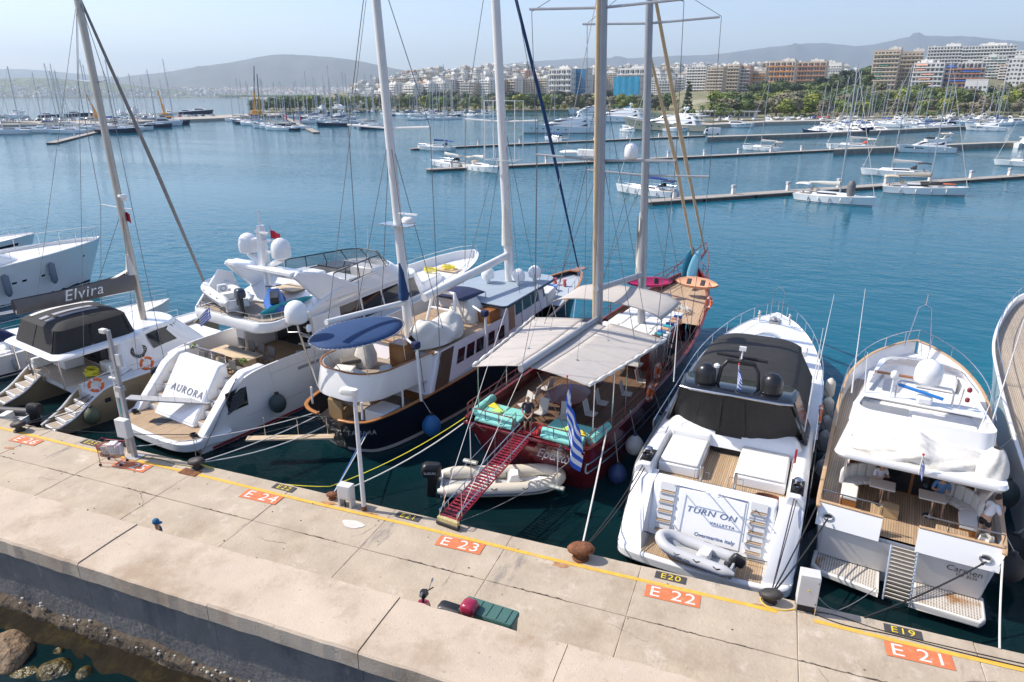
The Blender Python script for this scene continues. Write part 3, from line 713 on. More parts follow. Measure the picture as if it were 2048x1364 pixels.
block(1412,1441,139,830,'narrow beige tower block with brown balconies',3,bandb,fl=8)
block(1446,1472,134,845,'cream tower block beside a salmon gable wall',1,bandb,fl=8)
block(1473,1494,137,846,'narrow salmon coloured tower block',4,bandc,fl=8)
block(1496,1525,146,850,'sand block with orange awnings above the trees',3,bando,fl=5)
block(1528,1580,128,900,'long low block with orange awning bands on the wooded ridge',1,bando,fl=6)
block(1582,1640,129,905,'long dark-balconied block right of the orange awnings',3,bandr,fl=6)
block(1640,1672,131,960,'small white villa block on the wooded ridge skyline',0,bandc,fl=4)
block(1738,1782,108,720,'big beige apartment block with brown balconies, its left wing',3,bandb,fl=9,blind=mat('green awning',(.09,.2,.14),.9))
block(1783,1828,111,728,'big beige apartment block with brown balconies, its right wing',3,bandb,fl=9,rz=-.5)
block(1822,1872,131,700,'white balconied block with salmon awnings on the hillside',0,bandc,fl=7,blind=mat('salmon awning',(.6,.33,.24),.9))
block(1873,1950,134,715,'long pale block with blue awnings and terracotta bands',2,bandr,fl=6,blind=awnb)
block(1845,1900,101,880,'white terraced block on the hilltop, left one',0,bandc,fl=8,rz=-.5)
block(1900,1998,100,900,'long pale roof terraces along the hilltop skyline',2,bandc,fl=8)
block(1955,1992,120,790,'tall grey block with green awnings on the hill',2,bandc,fl=8,blind=mat('green awning',(.09,.2,.14),.9))
block(2008,2050,122,740,'white block with few windows near the right picture edge',0,None,fl=7)
block(2020,2075,108,830,'white block with roof terrace behind, at the right picture edge',0,bandc,fl=8)
block(1990,2012,134,780,'narrow sand block between hilltop blocks',3,bandc,fl=6)
block(1930,1966,162,640,'small white building with blue shutters among the right trees',0,None,fl=3,pent=False)
# ================================================================== TREES
random.seed(11)
def zone_t(x): return [n for a,n in ((620,'by the cranes'),(760,'on the central land'),(880,'behind the central fleet'),(1000,'behind the back basin'),(1120,'left of the superyachts'),(1240,'behind the superyachts'),(1345,'behind the champagne yacht'),(1480,'near the palm row'),(1560,'right of the palm row'),(1640,'below the orange-awning blocks'),(1740,'left of the beige block'),(1830,'below the big beige block'),(1950,'below the hillside awnings'),(9999,'near the right edge')) if x<a][0]
lab={('round',0):'dark green bushy tree',('round',1):'yellow-green bushy tree',('round',2):'grey olive bushy tree',('pine',3):'dark umbrella pine',('pine',0):'dark umbrella pine',('shrub',0):'dark shrub',('shrub',2):'grey-green shrub'}
def belt(x0,x1,n,d0,d1,h0,h1,kinds,wide=1.2):
    for i in range(n):
        x=x0+(x1-x0)*(i+random.random())/n;k,l=random.choice(kinds)
        dd=random.uniform(d0,d1);D=shoreD(x)+dd;hh=random.uniform(h0,h1);lb_='%s %s %s %s'%(['small','tall'][hh>(h0+h1)/2],lab[(k,l)],['at the waterside','in the front row','in the middle row','high on the slope'][(dd>20)+(dd>75)+(dd>150)],zone_t(x));tree(x,None,D,hh,k,l,lb_,random.uniform(.9,1.25)*wide,group=lb_)
R3=[('round',0),('round',0),('round',1),('round',2)]
belt(760,1340,44,15,60,11,17,R3);belt(790,1340,34,60,130,14,21,[('round',0),('round',2),('pine',3)])
belt(1440,2060,40,95,150,13,19,R3);belt(1430,2060,34,40,80,9,14,[('round',0),('round',1),('round',2)]);belt(1500,2070,24,150,200,12,17,[('round',0),('round',1),('round',2)])
belt(1500,1740,30,230,330,13,18,[('pine',3),('round',0),('round',0)]);belt(1640,1750,10,160,260,13,18,[('pine',3),('round',0)]);belt(1830,2060,8,185,215,9,12,R3)
belt(560,800,18,15,60,10,16,[('round',0),('round',1)]);belt(500,700,26,15,120,8,13,[('round',0),('round',2)]);belt(500,640,14,40,260,8,12,[('round',0),('pine',3)])
belt(700,1340,30,5,18,4,7,[('round',0),('round',1)],1.5);belt(1560,2060,22,20,40,2.4,3.6,[('shrub',0),('shrub',2)],1.4)
tree(1378,None,shoreD(1400)+80,24,'cypress',3,'tall dark cypress spire behind the palms',1.35,group=None)
tree(1423,None,shoreD(1423)+120,11,'cypress',3,'small dark cypress right of the tall cypress',.8,group=None)
tree(672,None,shoreD(672)+20,16,'cypress',0,'broad dark poplar on the central shore',2.2,group=None)
tree(608,None,shoreD(608)+22,13,'cypress',0,'dark poplar by the crane, left of the broad poplar',2.2,group=None)
m=MB();r=random.Random(31)
for i in range(900):
    x=r.uniform(440,800);p=D_(x,190,r.uniform(2500,3900) if x>560 else r.uniform(4050,4300));s=r.uniform(6,13);m.ball((p[0],p[1],3+s*.35),(s,s,s*r.uniform(.6,1)),6,4)
setp(m.build('far_wood',LEAF[0]),kind='stuff')
def palm(x,D,h,label):
    p=D_(x,190,D);t=thing('palm_tree',label,'palm tree',(p[0],p[1],1.7),random.uniform(0,6),'palm trees on the shore quay')
    m=MB();m.tube([(0,0,-.3),(.15,0,h*.5),(0,.1,h)],[.34,.26,.28],7);m.build('trunk',barkm,t)
    m=MB();r=random.Random(int(x))
    for k in range(34):
        a=r.uniform(0,6.28);e=r.uniform(-.5,1.2);L=r.uniform(2.4,3.3);d=Vector((math.cos(a),math.sin(a),0));pr=None
        for i in range(6):
            s=i/5;q=Vector((0,.1,h))+d*(L*s*math.cos(e*(1-s)))+Vector((0,0,L*(math.sin(e)*s-.75*s*s)))
            wv=d.cross(Vector((0,0,1)))*(.34*(1-s*.75));
            if pr: m.quad(pr[0]-pr[1]-Vector((0,0,.15)),pr[0],q,q-wv-Vector((0,0,.15)));m.quad(pr[0],pr[0]+pr[1]-Vector((0,0,.15)),q+wv-Vector((0,0,.15)),q)
            pr=(q,wv)
    m.build('crown',LEAF[0],t)
for i,(x,h) in enumerate(((1392,5.2),(1408,7.5),(1445,6.8),(1463,6.0),(1482,5.2))):
    palm(x,shoreD(1430)+10+i%2*8,h,['short palm at the left end of the palm row','tallest palm of the row on the shore quay','full palm in the middle of the palm row','slender palm right of the middle palm','low palm at the right end of the palm row'][i])
# ================================================================== PONTOONS AND PIERS
pont=mat('grey pontoon deck',(.34,.30,.26),.9,noise=(1,.15));pontside=mat('dark pontoon float',(.10,.085,.07),.9,noise=(1,.3))
def pontoon(label,p0,p1,wd,zt=.55,nped=6,pedlabel='',skip=()):
    a,b=Vector(W_(*p0,zt)),Vector(W_(*p1,zt));L=(b-a).length;rz=math.atan2(b.y-a.y,b.x-a.x)
    t=thing('pontoon',label,'pontoon',(a.x,a.y,0),rz)
    n=max(3,int(L/10));
    for i in range(n):
        m=MB();m.bx(L*i/n+.04,L*(i+1)/n-.04,0,wd,zt-.14,zt);m.build('deck_panel',pont,t)
        m=MB();m.bx(L*i/n+.3,L*(i+1)/n-.3,.08,wd-.08,-.5,zt-.14);m.build('float',pontside,t)
    for i in range(nped):
        if i in skip: continue
        x=L*(i+.5)/nped;c=a+(b-a)*((i+.5)/nped);o=Vector((-math.sin(rz),math.cos(rz),0))*(wd*.75)
        q=thing('power_pedestal',pedlabel,'pedestal',(c.x+o.x,c.y+o.y,zt),rz,pedlabel)
        m=MB();m.bx(-.28,.28,-.2,.2,0,1.0);m.build('post',wallc[0],q);m=MB();m.bx(-.36,.36,-.28,.28,1.0,1.45);m.build('head',mat('grey plastic',(.45,.46,.47),.5),q,bev=.04)
    return a,b,rz
pontoon('nearest pontoon walkway on the right with white power pedestals',(1300,404),(2075,350),2.6,nped=8,pedlabel='white power pedestal on the nearest pontoon')
pontoon('middle pontoon walkway reaching left past the tall masts',(858,339),(1700,298),2.6,nped=11,pedlabel='white power pedestal on the middle pontoon')
pontoon('far pontoon walkway in front of the superyachts',(826,297),(1412,271),2.4,nped=8,pedlabel='white power pedestal on the far pontoon')
pontoon('pontoon finger between the moored sailboats at far left',(112,285),(240,253),3.0,nped=5,pedlabel='small pedestal on the far left pontoon')
pontoon('short pontoon amid the central fleet of sailboats',(640,264),(560,228),3.0,nped=4,pedlabel='small pedestal on the central pontoon')
pontoon('short pontoon finger near the left tall mast background',(905,234),(860,220),2.6,nped=2,pedlabel='small pedestal on the back pontoon')
def pier(label,pts,wd,zt):
    P=[Vector(W_(x,y,zt)) for x,y in pts];m=MB();Q=[]
    for p in P: d=Vector((p.x,p.y,0)).normalized()*wd;Q.append(p+d)
    t=thing('stone_pier',label,'pier',(P[0].x,P[0].y,0))
    m.slab([(p-P[0])[:2] for p in P]+[(p-P[0])[:2] for p in Q[::-1]],-1.5,zt-.25);m.build('masonry',stone,t)
    m=MB();m.slab([(p-P[0])[:2] for p in P]+[(p-P[0])[:2] for p in Q[::-1]],zt-.246,zt);m.build('paving',apron,t)
pier('low stone pier with a white van, behind the middle pontoon',[(1415,274),(1600,268),(1800,259),(1960,251)],7,1.5)
pier('stone pier head at the end of the middle pontoon',[(1668,299),(1800,294),(1960,287),(2075,283)],6,1.5)
# ================================================================== GENERIC BOATS OF THE BACKGROUND
navy=mat('navy hull paint',(.012,.02,.06),.2,coat=.3);greyh=mat('grey hull paint',(.30,.31,.33),.3);goldh=mat('champagne hull paint',(.42,.38,.29),.25,.3)
stripe_n=mat('navy boot stripe',(.01,.015,.04),.4);greycan=mat('grey canvas',(.26,.25,.24),.9,noise=(3,.1));beigecan=mat('beige canvas',(.52,.44,.33),.9,noise=(3,.1));bluecan=mat('blue canvas',(.02,.07,.27),.9,noise=(3,.15))
blackcan=mat('black mesh canvas',(.022,.021,.021),.85,noise=(2,.15))
def heading(a,b): return math.atan2(-(b[0]-a[0]),b[1]-a[1])
def sailboat(t,L=12.,hullm=white,cover=greycan,hood=greycan,bim=None,detail=2,fend=3,mast=1.35,dinghy=None,furl=True,rake=.02,mr=1.):
    k=L/12.
    hu=Hull([(0.35*k,0,1.5*k,1.75*k,1.15*k),(2*k,1.9*k,1.75*k,1.9*k,1.12*k),(5*k,5*k,1.8*k,1.95*k,1.15*k),(8*k,8.2*k,1.25*k,1.5*k,1.25*k),(10.4*k,10.8*k,.5*k,.75*k,1.38*k),(11.5*k,12*k,.02,.03,1.45*k)],1.2,.6)
    hu.mesh(20,(-.6,0,.33,.66,1)).build('hull',hullm,t,smooth=40)
    if detail>0: hu.stripe(.05*k,.16*k,.012,nu=20).build('boot_stripe',stripe_n,t,smooth=60)
    hu.deck(.06,nu=16,camber=.05).build('deck',white if detail<2 else offwhite,t,smooth=50)
    ra=plan(2.6*k,9.0*k,1.05*k,.35*k,.2,.35,1.08*k);rb_=plan(2.9*k,8.2*k,.85*k,.28*k,.2,.3,1.62*k)
    MB().loft([ra,rb_],cap0=False).build('coachroof',white,t,smooth=40)
    if detail>0:
        m=MB()
        for s in (-1,1): sidepatch(m,ra,rb_,3.4*k,6.6*k,.35,.8,s)
        m.build('cabin_window',glass,t)
        m=MB();m.bx(-.75*k,.75*k,.5*k,2.5*k,.78*k,1.125*k);m.build('cockpit',teakgrey if detail>1 else offwhite,t)
    hm=L*mast
    m=MB();m.tube([(0,6.6*k,1.5*k),(0,6.6*k-rake*hm,1.5*k+hm)],[.11*k*mr,.075*k*mr],7);ms=m.build('mast',alu,t,smooth=60)
    m=MB()
    for f,s in ((.36,1.15),(.68,.85)): m.tube([(-s*k,6.45*k-rake*hm*f,1.5*k+hm*f),(0,6.6*k-rake*hm*f,1.5*k+hm*f),(s*k,6.45*k-rake*hm*f,1.5*k+hm*f)],.03*k,4)
    m.build('spreader',alu,ms)
    m=MB();top=(0,6.6*k-rake*hm,1.5*k+hm)
    for s in (-1,1):
        m.tube([(s*1.6*k,6.2*k,1.2*k),(s*1.15*k,6.45*k-rake*hm*.36,1.5*k+hm*.36),(s*.85*k,6.45*k-rake*hm*.68,1.5*k+hm*.68),top],.012*k,3)
        m.tube([(s*1.2*k,.15*k,1.25*k),(0,2.2*k,1.5*k+hm*.5),top],.010*k,3)
    m.build('rigging',wire,t)
    m=MB();m.tube([(0,11.6*k,1.5*k),top],[.05*k if furl else .012*k,.03*k if furl else .012*k],5);m.build('furled_genoa' if furl else 'forestay',canvas_w if furl else wire,t)
    m=MB();m.tube([(0,6.5*k,2.7*k),(0,1.6*k,2.75*k)],.075*k,6);m.build('boom',alu,t)
    if cover is not None:
        m=MB();m.loft([[(x*k*s,y*k,2.72*k+z*k*s) for x,z in ((-.1,0),(-.19,.14),(-.08,.42),(.08,.42),(.19,.14),(.1,0))] for y,s in ((6.45,1.5),(5.2,1.15),(3.4,1.0),(1.8,.6))]);m.build('sail_cover',cover,t,smooth=60)
    if detail>1:
        if hood is not None:
            m=MB();m.grid(lambda u,v:(math.cos(math.pi*u)*1.0*k*(1-.1*v),(3.5-1.1*v**.8)*k+ (0),1.55*k+math.sin(math.pi*u)**.5*(.75*v**.6)*k),10,5);m.build('sprayhood',hood,t,smooth=60,solid=.02)
        if bim is not None:
            m=MB();m.grid(lambda u,v:((u-.5)*2.7*k,(.1+2.2*v)*k,(2.55+.16*math.sin(math.pi*u)+.1*math.sin(math.pi*v))*k),6,5);bo=m.build('bimini',bim,t,smooth=60,solid=.03)
            m=MB()
            for s in (-1,1):
                for y in (.2,1.2,2.2): m.tube([(s*1.3*k,1.2*k,1.15*k),(s*1.32*k,y*k,2.55*k)],.018*k,4)
            m.build('bimini_frame',steel,t)
        m=MB()
        for s in (-1,1): rail(m,hu.line(0,.06,.02,.99,14,s),.6*k,.012,9,1)
        m.build('guard_rail',steel,t)
        m=MB();m.tube([(math.cos(a)*.42*k,1.0*k,1.35*k+math.sin(a)*.42*k) for a in [i*.5236 for i in range(12)]],.02,4,closed=True);m.tube([(0,1.05*k,.9*k),(0,1.0*k,1.35*k)],.08,5);m.build('steering_wheel',blackp,t)
        for s in (-1,1):
            for i in range(fend):
                x,y,z=hu.pt(.25+.4*i/max(1,fend-1),.8,s,.10);m=MB();m.lathe([(.02,.30*k),(.09*k,.24*k),(.10*k,-.2*k),(.05*k,-.34*k),(.01,-.36*k)],(x,y,z-.3*k),8);m.tube([(x,y,z-.05),(x*.95,y,hu.pt(.3,1,1)[2]+.4*k)],.012,3);m.build('fender',fend_w if i%2 else greyh,t,smooth=50)
    return hu
def cruiser(t,L=14.,hullm=white,fly=True,arch=True,detail=2,glassm=glass,bim=None):
    k=L/14.
    hu=Hull([(.2*k,0,1.95*k,2.1*k,1.35*k),(3*k,3*k,2.1*k,2.25*k,1.45*k),(7*k,7.1*k,1.9*k,2.2*k,1.7*k),(10.4*k,10.9*k,1.1*k,1.6*k,1.95*k),(12.4*k,13.2*k,.35*k,.7*k,2.1*k),(13.1*k,14*k,.02,.03,2.15*k)],1.5,.7)
    hu.mesh(22,(-.5,0,.3,.6,.8,1)).build('hull',hullm,t,smooth=40)
    hu.stripe(.04*k,.16*k,.012,nu=20).build('boot_stripe',stripe_n,t,smooth=60)
    hu.deck(.12*k,nu=16,camber=.04).build('deck',offwhite,t,smooth=50)
    m=MB();m.slab(plan(-1.1*k,.3*k,1.9*k,1.95*k,.4,.1),.35*k,.5*k);m.build('swim_platform',teakx,t)
    r=[plan(2.4*k,10.6*k,1.75*k,.85*k,.2,.8,1.5*k),plan(2.5*k,10.0*k,1.7*k,.8*k,.2,.8,1.95*k),plan(2.6*k,8.0*k,1.5*k,.75*k,.2,.7,2.85*k),plan(2.6*k,7.6*k,1.45*k,.7*k,.2,.6,2.95*k)]
    MB().loft(r,cap0=False).build('superstructure',white,t,smooth=40)
    m=MB();patch(m,r[1],r[2],s_of(r[1],3.2*k,1),s_of(r[1],3.2*k,-1),.12,.86,28);m.build('cabin_window',glassm,t,smooth=60)
    if fly:
        a,b=plan(1.2*k,7.2*k,1.55*k,1.0*k,.4,.7,2.96*k),plan(1.1*k,7.5*k,1.6*k,1.05*k,.4,.7,3.5*k);c=plan(1.3*k,7.2*k,1.4*k,.9*k,.4,.6,3.48*k);d=plan(1.4*k,7.0*k,1.35*k,.85*k,.4,.6,3.1*k)
        MB().loft([a,b,c,d],cap0=True,cap1=True).build('flybridge',white,t,smooth=40)
        m=MB();patch(m,b,plan(1.1*k,7.1*k,1.55*k,.95*k,.4,.7,3.85*k),s_of(b,5.5*k,1),s_of(b,5.5*k,-1),0,1,14);m.build('fly_windscreen',glassm,t,smooth=60)
        m=MB();m.bx(-.9*k,.9*k,2.6*k,3.3*k,3.1*k,3.55*k);m.bx(-.9*k,-.3*k,4.2*k,5*k,3.1*k,3.9*k);m.build('fly_seat',cushion,t,bev=.06)
    if arch:
        z0=3.4*k if fly else 2.9*k;m=MB();m.tube([(-1.45*k,2.2*k,z0),(-1.3*k,1.7*k,z0+.9*k),(-.8*k,1.5*k,z0+1.25*k),(.8*k,1.5*k,z0+1.25*k),(1.3*k,1.7*k,z0+.9*k),(1.45*k,2.2*k,z0)],.12*k,6,flat=1.8);ar=m.build('radar_arch',white,t,smooth=60)
        m=MB();m.lathe([(.1*k,0),(.3*k,.05*k),(.3*k,.2*k),(.15*k,.3*k)],(0,1.5*k,z0+1.36*k),10);m.build('radar',white,ar,smooth=50)
    if bim is not None:
        m=MB();m.grid(lambda u,v:((u-.5)*2.9*k,(.8+3.2*v)*k,(4.7 if fly else 3.6)*k+(.15*math.sin(math.pi*u)+.08*math.sin(math.pi*v))*k),6,5);m.build('bimini',bim,t,smooth=60,solid=.03)
        m=MB()
        for s in (-1,1):
            for y in (1,3.8): m.tube([(s*1.35*k,2.4*k,(3.4 if fly else 1.5)*k),(s*1.4*k,y*k,(4.7 if fly else 3.6)*k)],.02,4)
        m.build('bimini_frame',steel,t)
    if detail>1:
        m=MB();rail(m,hu.around(0,.08,.38,14),.62*k,.018,13,0);m.build('bow_rail',steel,t)
        for s in (-1,1):
            m=MB();hu.stripe(.62,.74,.014,.45,.72,8,m,(s,),rel=True);m.build('hull_window',glassm,t,smooth=60)
            for i in range(3):
                x,y,z=hu.pt(.2+.18*i,.75,s,.12);m=MB();m.lathe([(.02,.36*k),(.11*k,.28*k),(.12*k,-.24*k),(.05*k,-.4*k),(.01,-.42*k)],(x,y,z-.25*k),8);m.build('fender',greyh if i%2 else fend_w,t,smooth=50)
    return hu
def superyacht(t,L=38.,hullm=white,mirror=1):
    k=L/38.
    hu=Hull([(.6*k,0,3.5*k,3.7*k,2.6*k),(8*k,8*k,3.7*k,3.9*k,2.7*k),(18*k,18.2*k,3.5*k,3.9*k,3.1*k),(27*k,28*k,2.2*k,3.1*k,3.9*k),(33*k,35*k,.7*k,1.5*k,4.5*k),(35.2*k,38*k,.02,.03,4.8*k)],1.5,1.)
    hu.mesh(30,(-.5,0,.25,.5,.75,1)).build('hull',hullm,t,smooth=40)
    hu.stripe(.05,.35*k,.02,nu=26).build('boot_stripe',stripe_n,t,smooth=60)
    hu.deck(.2*k,nu=20).build('deck',teakgrey,t,smooth=50)
    for s in (-1,1):
        for i in range(6):
            m=MB();u=.36+.07*i;hu.stripe(.50,.60,.02,u,u+.018,3,m,(s,),rel=True);m.build('hull_window',glass,t)
    lev=[((4,29.5,3.5,1.5),(5,25,3.2,1.3),2.4,4.4),((4.5,24,3.3,1.7),(6,20.5,2.9,1.4),4.4,6.0),((7,17.5,2.5,1.5),(8.5,15.5,2.2,1.3),6.0,6.7)]
    for i,(a,b,z0,z1) in enumerate(lev):
        r0,r1=plan(a[0]*k,a[1]*k,a[2]*k,a[3]*k,.8,2.2,z0*k),plan(b[0]*k,b[1]*k,b[2]*k,b[3]*k,.8,2.,z1*k)
        MB().loft([r0,r1],cap0=False).build('superstructure',white,t,smooth=40)
        m=MB();patch(m,r0,r1,s_of(r0,a[0]*k+2.4,1),s_of(r0,a[0]*k+2.4,-1),.34,.80,40,.03);m.build('window_band',glass,t,smooth=60)
        m=MB();m.slab(plan((a[0]-3.4)*k,(b[1]-1.5)*k,(b[2]+.35)*k,(b[3]+.3)*k,1.2,1.5),z1*k,(z1+.3)*k);m.build('deck_overhang',white,t,bev=.08)
    m=MB();m.tube([(0,11*k,6.9*k),(0,9.6*k,9.4*k)],[.6*k,.2*k],6,flat=.5)
    for s in (-1,1): m.tube([(0,10.4*k,8.0*k),(s*1.5*k,10.2*k,8.3*k)],.15*k,5)
    mm=m.build('radar_mast',white,t,smooth=50)
    for s in (-1,1):
        m=MB();m.ball((s*1.5*k,10.2*k,8.9*k),.65*k,12,8);m.build('satellite_dome',white,mm,smooth=180)
    m=MB();rail(m,hu.around(0,.1,.5,16),.9*k,.03,15,0);m.build('bow_rail',steel,t)
    return hu
def at_px(ps,pb,L,z=.0):
    a,b=W_(*ps,z),W_(*pb,z);return a,heading(a,b),math.dist(a[:2],b[:2])
def put(kind,name,label,cat,ps,pb=None,rz=None,L=None,group=None,**kw):
    a=W_(*ps,0.)
    if pb is not None:
        b=W_(*pb,0.);rz=heading(a,b);L=L or math.dist(a[:2],b[:2])
    t=thing(name,label,cat,(a[0],a[1],0),rz,group);kind(t,L=L,**kw);return t
# ---------------- boats on the right-hand pontoons
put(sailboat,'sailboat','white sailboat with navy canopies and boom cover alongside the nearest pontoon','sailboat',(1352,396),(1229,383),L=11.5,cover=bluecan,hood=navycan,bim=navycan,mast=1.62,fend=4)
t=put(sailboat,'sailboat','white sailboat with cream bimini and a dark dinghy upright on its bow','sailboat',(1592,398),(1731,412),L=11.8,cover=canvas_w,hood=beigecan,bim=canvas_w,mast=1.55,fend=5)
m=MB();m.lathe([(.1,-1.2),(.55,-1.0),(.6,.5),(.35,1.1),(.1,1.25)],(0,8.0,2.3),10);m.build('upright_dinghy',mat('grey hypalon',(.13,.13,.14),.6),t,smooth=60)
put(sailboat,'sailboat','white sailboat with black bimini behind the one carrying an orange board','sailboat',(1858,356),(1716,350),L=12.5,cover=canvas_w,hood=blackcan,bim=blackcan,mast=1.55,fend=3)
t=put(sailboat,'sailboat','white sailboat with beige boom cover and an orange board on its foredeck','sailboat',(1762,384),(1912,392),L=12.6,cover=beigecan,hood=beigecan,bim=beigecan,mast=1.5,fend=4)
m=MB();m.loft([plan(8.0,10.6,.45,.35,.4,.4,1.75),plan(8.0,10.6,.45,.35,.4,.4,1.9)]);m.build('orange_board',orange,t,smooth=40)
m=MB();m.tube(smoothpts([(-.6,5.6,1.75),(-.9,7,1.8),(-.4,8.4,1.85),(.4,8.4,1.85),(.9,7,1.8),(.6,5.6,1.75)],16),.24,8);m.build('rolled_dinghy',rubber,t,smooth=60)
put(sailboat,'sailboat','white sailboat with beige bimini against the middle pontoon','sailboat',(1566,303),(1489,300),L=11.8,cover=canvas_w,hood=greycan,bim=beigecan,mast=1.6,fend=4)
put(sailboat,'sailboat','white sailboat with dark sprayhood at the left end of the middle pontoon','sailboat',(928,338),(838,328),L=12,cover=canvas_w,hood=blackcan,bim=greycan,mast=1.7,fend=3)
put(sailboat,'sailboat','white sailboat with cream bimini behind the second white mast','sailboat',(938,338),(1030,354),L=12.4,cover=canvas_w,hood=beigecan,bim=beigecan,mast=1.6,fend=4)
put(sailboat,'sailboat','white sailboat with blue boom cover on the far pontoon end','sailboat',(908,302),(836,300),L=12,cover=bluecan,hood=navycan,bim=bluecan,mast=1.75,fend=2)
put(sailboat,'sailboat','small white sailboat with blue cover near the big blue sail bag','sailboat',(1130,283),(1075,279),L=11,cover=bluecan,hood=blackcan,bim=None,mast=1.75,fend=2)
put(sailboat,'sailboat','white sailboat bow cut by the right picture edge','sailboat',(2110,335),(2026,332),L=12,cover=greycan,mast=1.5)
put(sailboat,'sailboat','white yacht with red canopy moored at the stone pier head','sailboat',(1752,300),(1640,297),L=14,cover=canvas_w,hood=mat('red canvas',(.55,.08,.05),.8),bim=canvas_w,mast=1.45)
put(cruiser,'motor_yacht','white flybridge motor yacht with four fenders off the stone pier head','motor yacht',(1905,306),(1793,305),L=15.5,bim=beigecan)
put(cruiser,'motor_yacht','white cruiser with flybridge moored left of the palm row','motor yacht',(1328,262),(1388,264),L=13)
put(cruiser,'motor_yacht','small white cabin cruiser beside the big champagne hull','motor yacht',(1245,262),(1290,266),L=11,arch=False)
put(cruiser,'motor_yacht','white express cruiser right of the palm row','motor yacht',(1448,254),(1540,256),L=15,fly=False)
put(cruiser,'motor_yacht','white motor yacht under the tall right-hand mast','motor yacht',(2010,262),(1906,260),L=16,fly=False)
t=thing('catamaran','white sailing catamaran near the right picture edge','catamaran',(0,0,0));a=W_(2052,297);b=W_(1950,291);t.location=(a[0],a[1],0);t.rotation_euler=(0,0,heading(W_(1990,297),W_(2060,292)))
for s in (-1,1):
    m=Hull([(0,0,.7,.8,1.5),(4,4,.75,.85,1.6),(9,9,.6,.75,1.8),(12.6,13,.03,.05,1.95)],1.1,.5);mm=m.mesh(14,(-.5,0,.5,1));mm.v=[(v[0]+s*2.9,v[1],v[2]) for v in mm.v];mm.build('hull',white,t,smooth=40)
    d=m.deck(.02,nu=10);d.v=[(v[0]+s*2.9,v[1],v[2]) for v in d.v];d.build('deck',white,t)
ra,rb_=plan(1.5,9,3.3,1.8,.4,1.5,1.3),plan(2,7.8,2.6,1.4,.4,1.3,2.9);MB().loft([ra,rb_]).build('cabin',white,t,smooth=40)
m=MB();patch(m,ra,rb_,s_of(ra,3.,1),s_of(ra,3.,-1),.5,.88,24);m.build('cabin_window',glass,t)
m=MB();m.slab(plan(-.4,5,2.6,2.3,.5,.5),3.2,3.35);m.build('cockpit_roof',white,t,bev=.05)
m=MB();m.tube([(0,7,2.9),(0,6.7,20)],[.14,.09],7);m.tube([(0,7,4.4),(0,1.2,4.5)],.12,6);m.build('mast',alu,t,smooth=60)
m=MB();[m.tube([(s*2.4,.2,1.6),(s*2.3,0,3.2)],.05,5) for s in (-1,1)];m.build('roof_posts',steel,t)
# ---------------- superyachts
put(superyacht,'superyacht','white superyacht with long dark windows lying across in front of the others','superyacht',(1200,266),(1022,267),L=36)
put(superyacht,'superyacht','champagne hulled superyacht with white upper decks and twin domes','superyacht',(1418,264),(1212,258),L=42,hullm=goldh)
put(superyacht,'superyacht','white superyacht moored behind, its domes above the champagne yacht','superyacht',(1300,245),(1130,243),L=44)
put(superyacht,'superyacht','slim white superyacht farthest back in the row of big yachts','superyacht',(1215,229),(1085,231),L=40)
# ---------------- fleets: prototypes, then copies
rf=random.Random(17)
def proto(fn,name,label,cat,group,**kw):
    t=thing(name,label,cat,(0,0,-50),0,group);fn(t,**kw);return t
PS=[(proto(sailboat,'sailboat','','sailboat','',L=12,detail=1,mast=1.5,mr=1.5,cover=c,furl=f,hullm=h),n) for c,f,h,n in ((bluecan,True,white,'white sailboat with a blue boom cover'),(canvas_w,True,white,'white sailboat with a pale boom cover'),(greycan,False,navy,'navy sailboat with a grey boom cover'),(beigecan,True,white,'white sailboat with a beige boom cover'))]
PC=[(proto(cruiser,'motor_boat','','motor boat','',L=12,detail=1,fly=f,arch=a,hullm=h),n) for f,a,h,n in ((True,True,white,'white flybridge motor boat'),(False,True,white,'low white motor boat with a radar arch'),(False,False,navy,'dark hulled motor boat'))]
used=set()
def inst(P,x,y,rz,L,where,z=0.,tilt=0):
    pr,n=P;p=W_(x,y,z)
    if id(pr) in used: t=copy_tree(pr)
    else: t=pr;used.add(id(pr))
    t.location=(p[0],p[1],z);t.rotation_euler=(0,tilt,rz);s=L/12;t.scale=(s,s,s*rf.uniform(.92,1.1))
    t['label']='%s %s'%(n,where);t['group']='%s %s'%(n,where);return t
def fleet(pts,n,P,where,rz,jit=.12,L=(10,14),z=0.,jy=1.):
    for i in range(n):
        f=(i+.5)/n*(len(pts)-1);k=min(int(f),len(pts)-2);u=f-k
        x=pts[k][0]+(pts[k+1][0]-pts[k][0])*u+rf.uniform(-4,4);y=pts[k][1]+(pts[k+1][1]-pts[k][1])*u+rf.uniform(-jy,jy)
        inst(rf.choice(P),x,y,rz+rf.uniform(-jit,jit)+(math.pi if rf.random()<.3 else 0),rf.uniform(*L),where,z)
AL=A # facing away from the camera
fleet([(1430,247),(1640,243)],9,PC,'stern-to beside the palm quay',AL+.1,L=(9,13),jy=1)
fleet([(1650,262),(1760,256)],9,PS[:2]+PC,'rafted off the lawn',AL+.2,jit=.3,L=(11,14),jy=3)
fleet([(1790,252),(2040,244)],12,PS+PC[:1],'moored before the right-hand trees',AL+1.3,jit=.4,L=(12,15),jy=3)
fleet([(60,268),(110,262),(230,247),(330,238)],17,PS,'moored by the far left pontoon',AL-1.15,L=(13,18))
fleet([(175,268),(250,260),(310,250)],12,PS+PC[:1],'right of the far left pontoon',AL-1.35,L=(14,20))
fleet([(20,250),(420,235)],16,PC+PS,'along the far left mole',AL+.2,jy=1.5,L=(9,13))
fleet([(480,243),(520,249),(560,256),(600,262)],13,PS,'on the left of the central fleet',AL+1.35,L=(12,15))
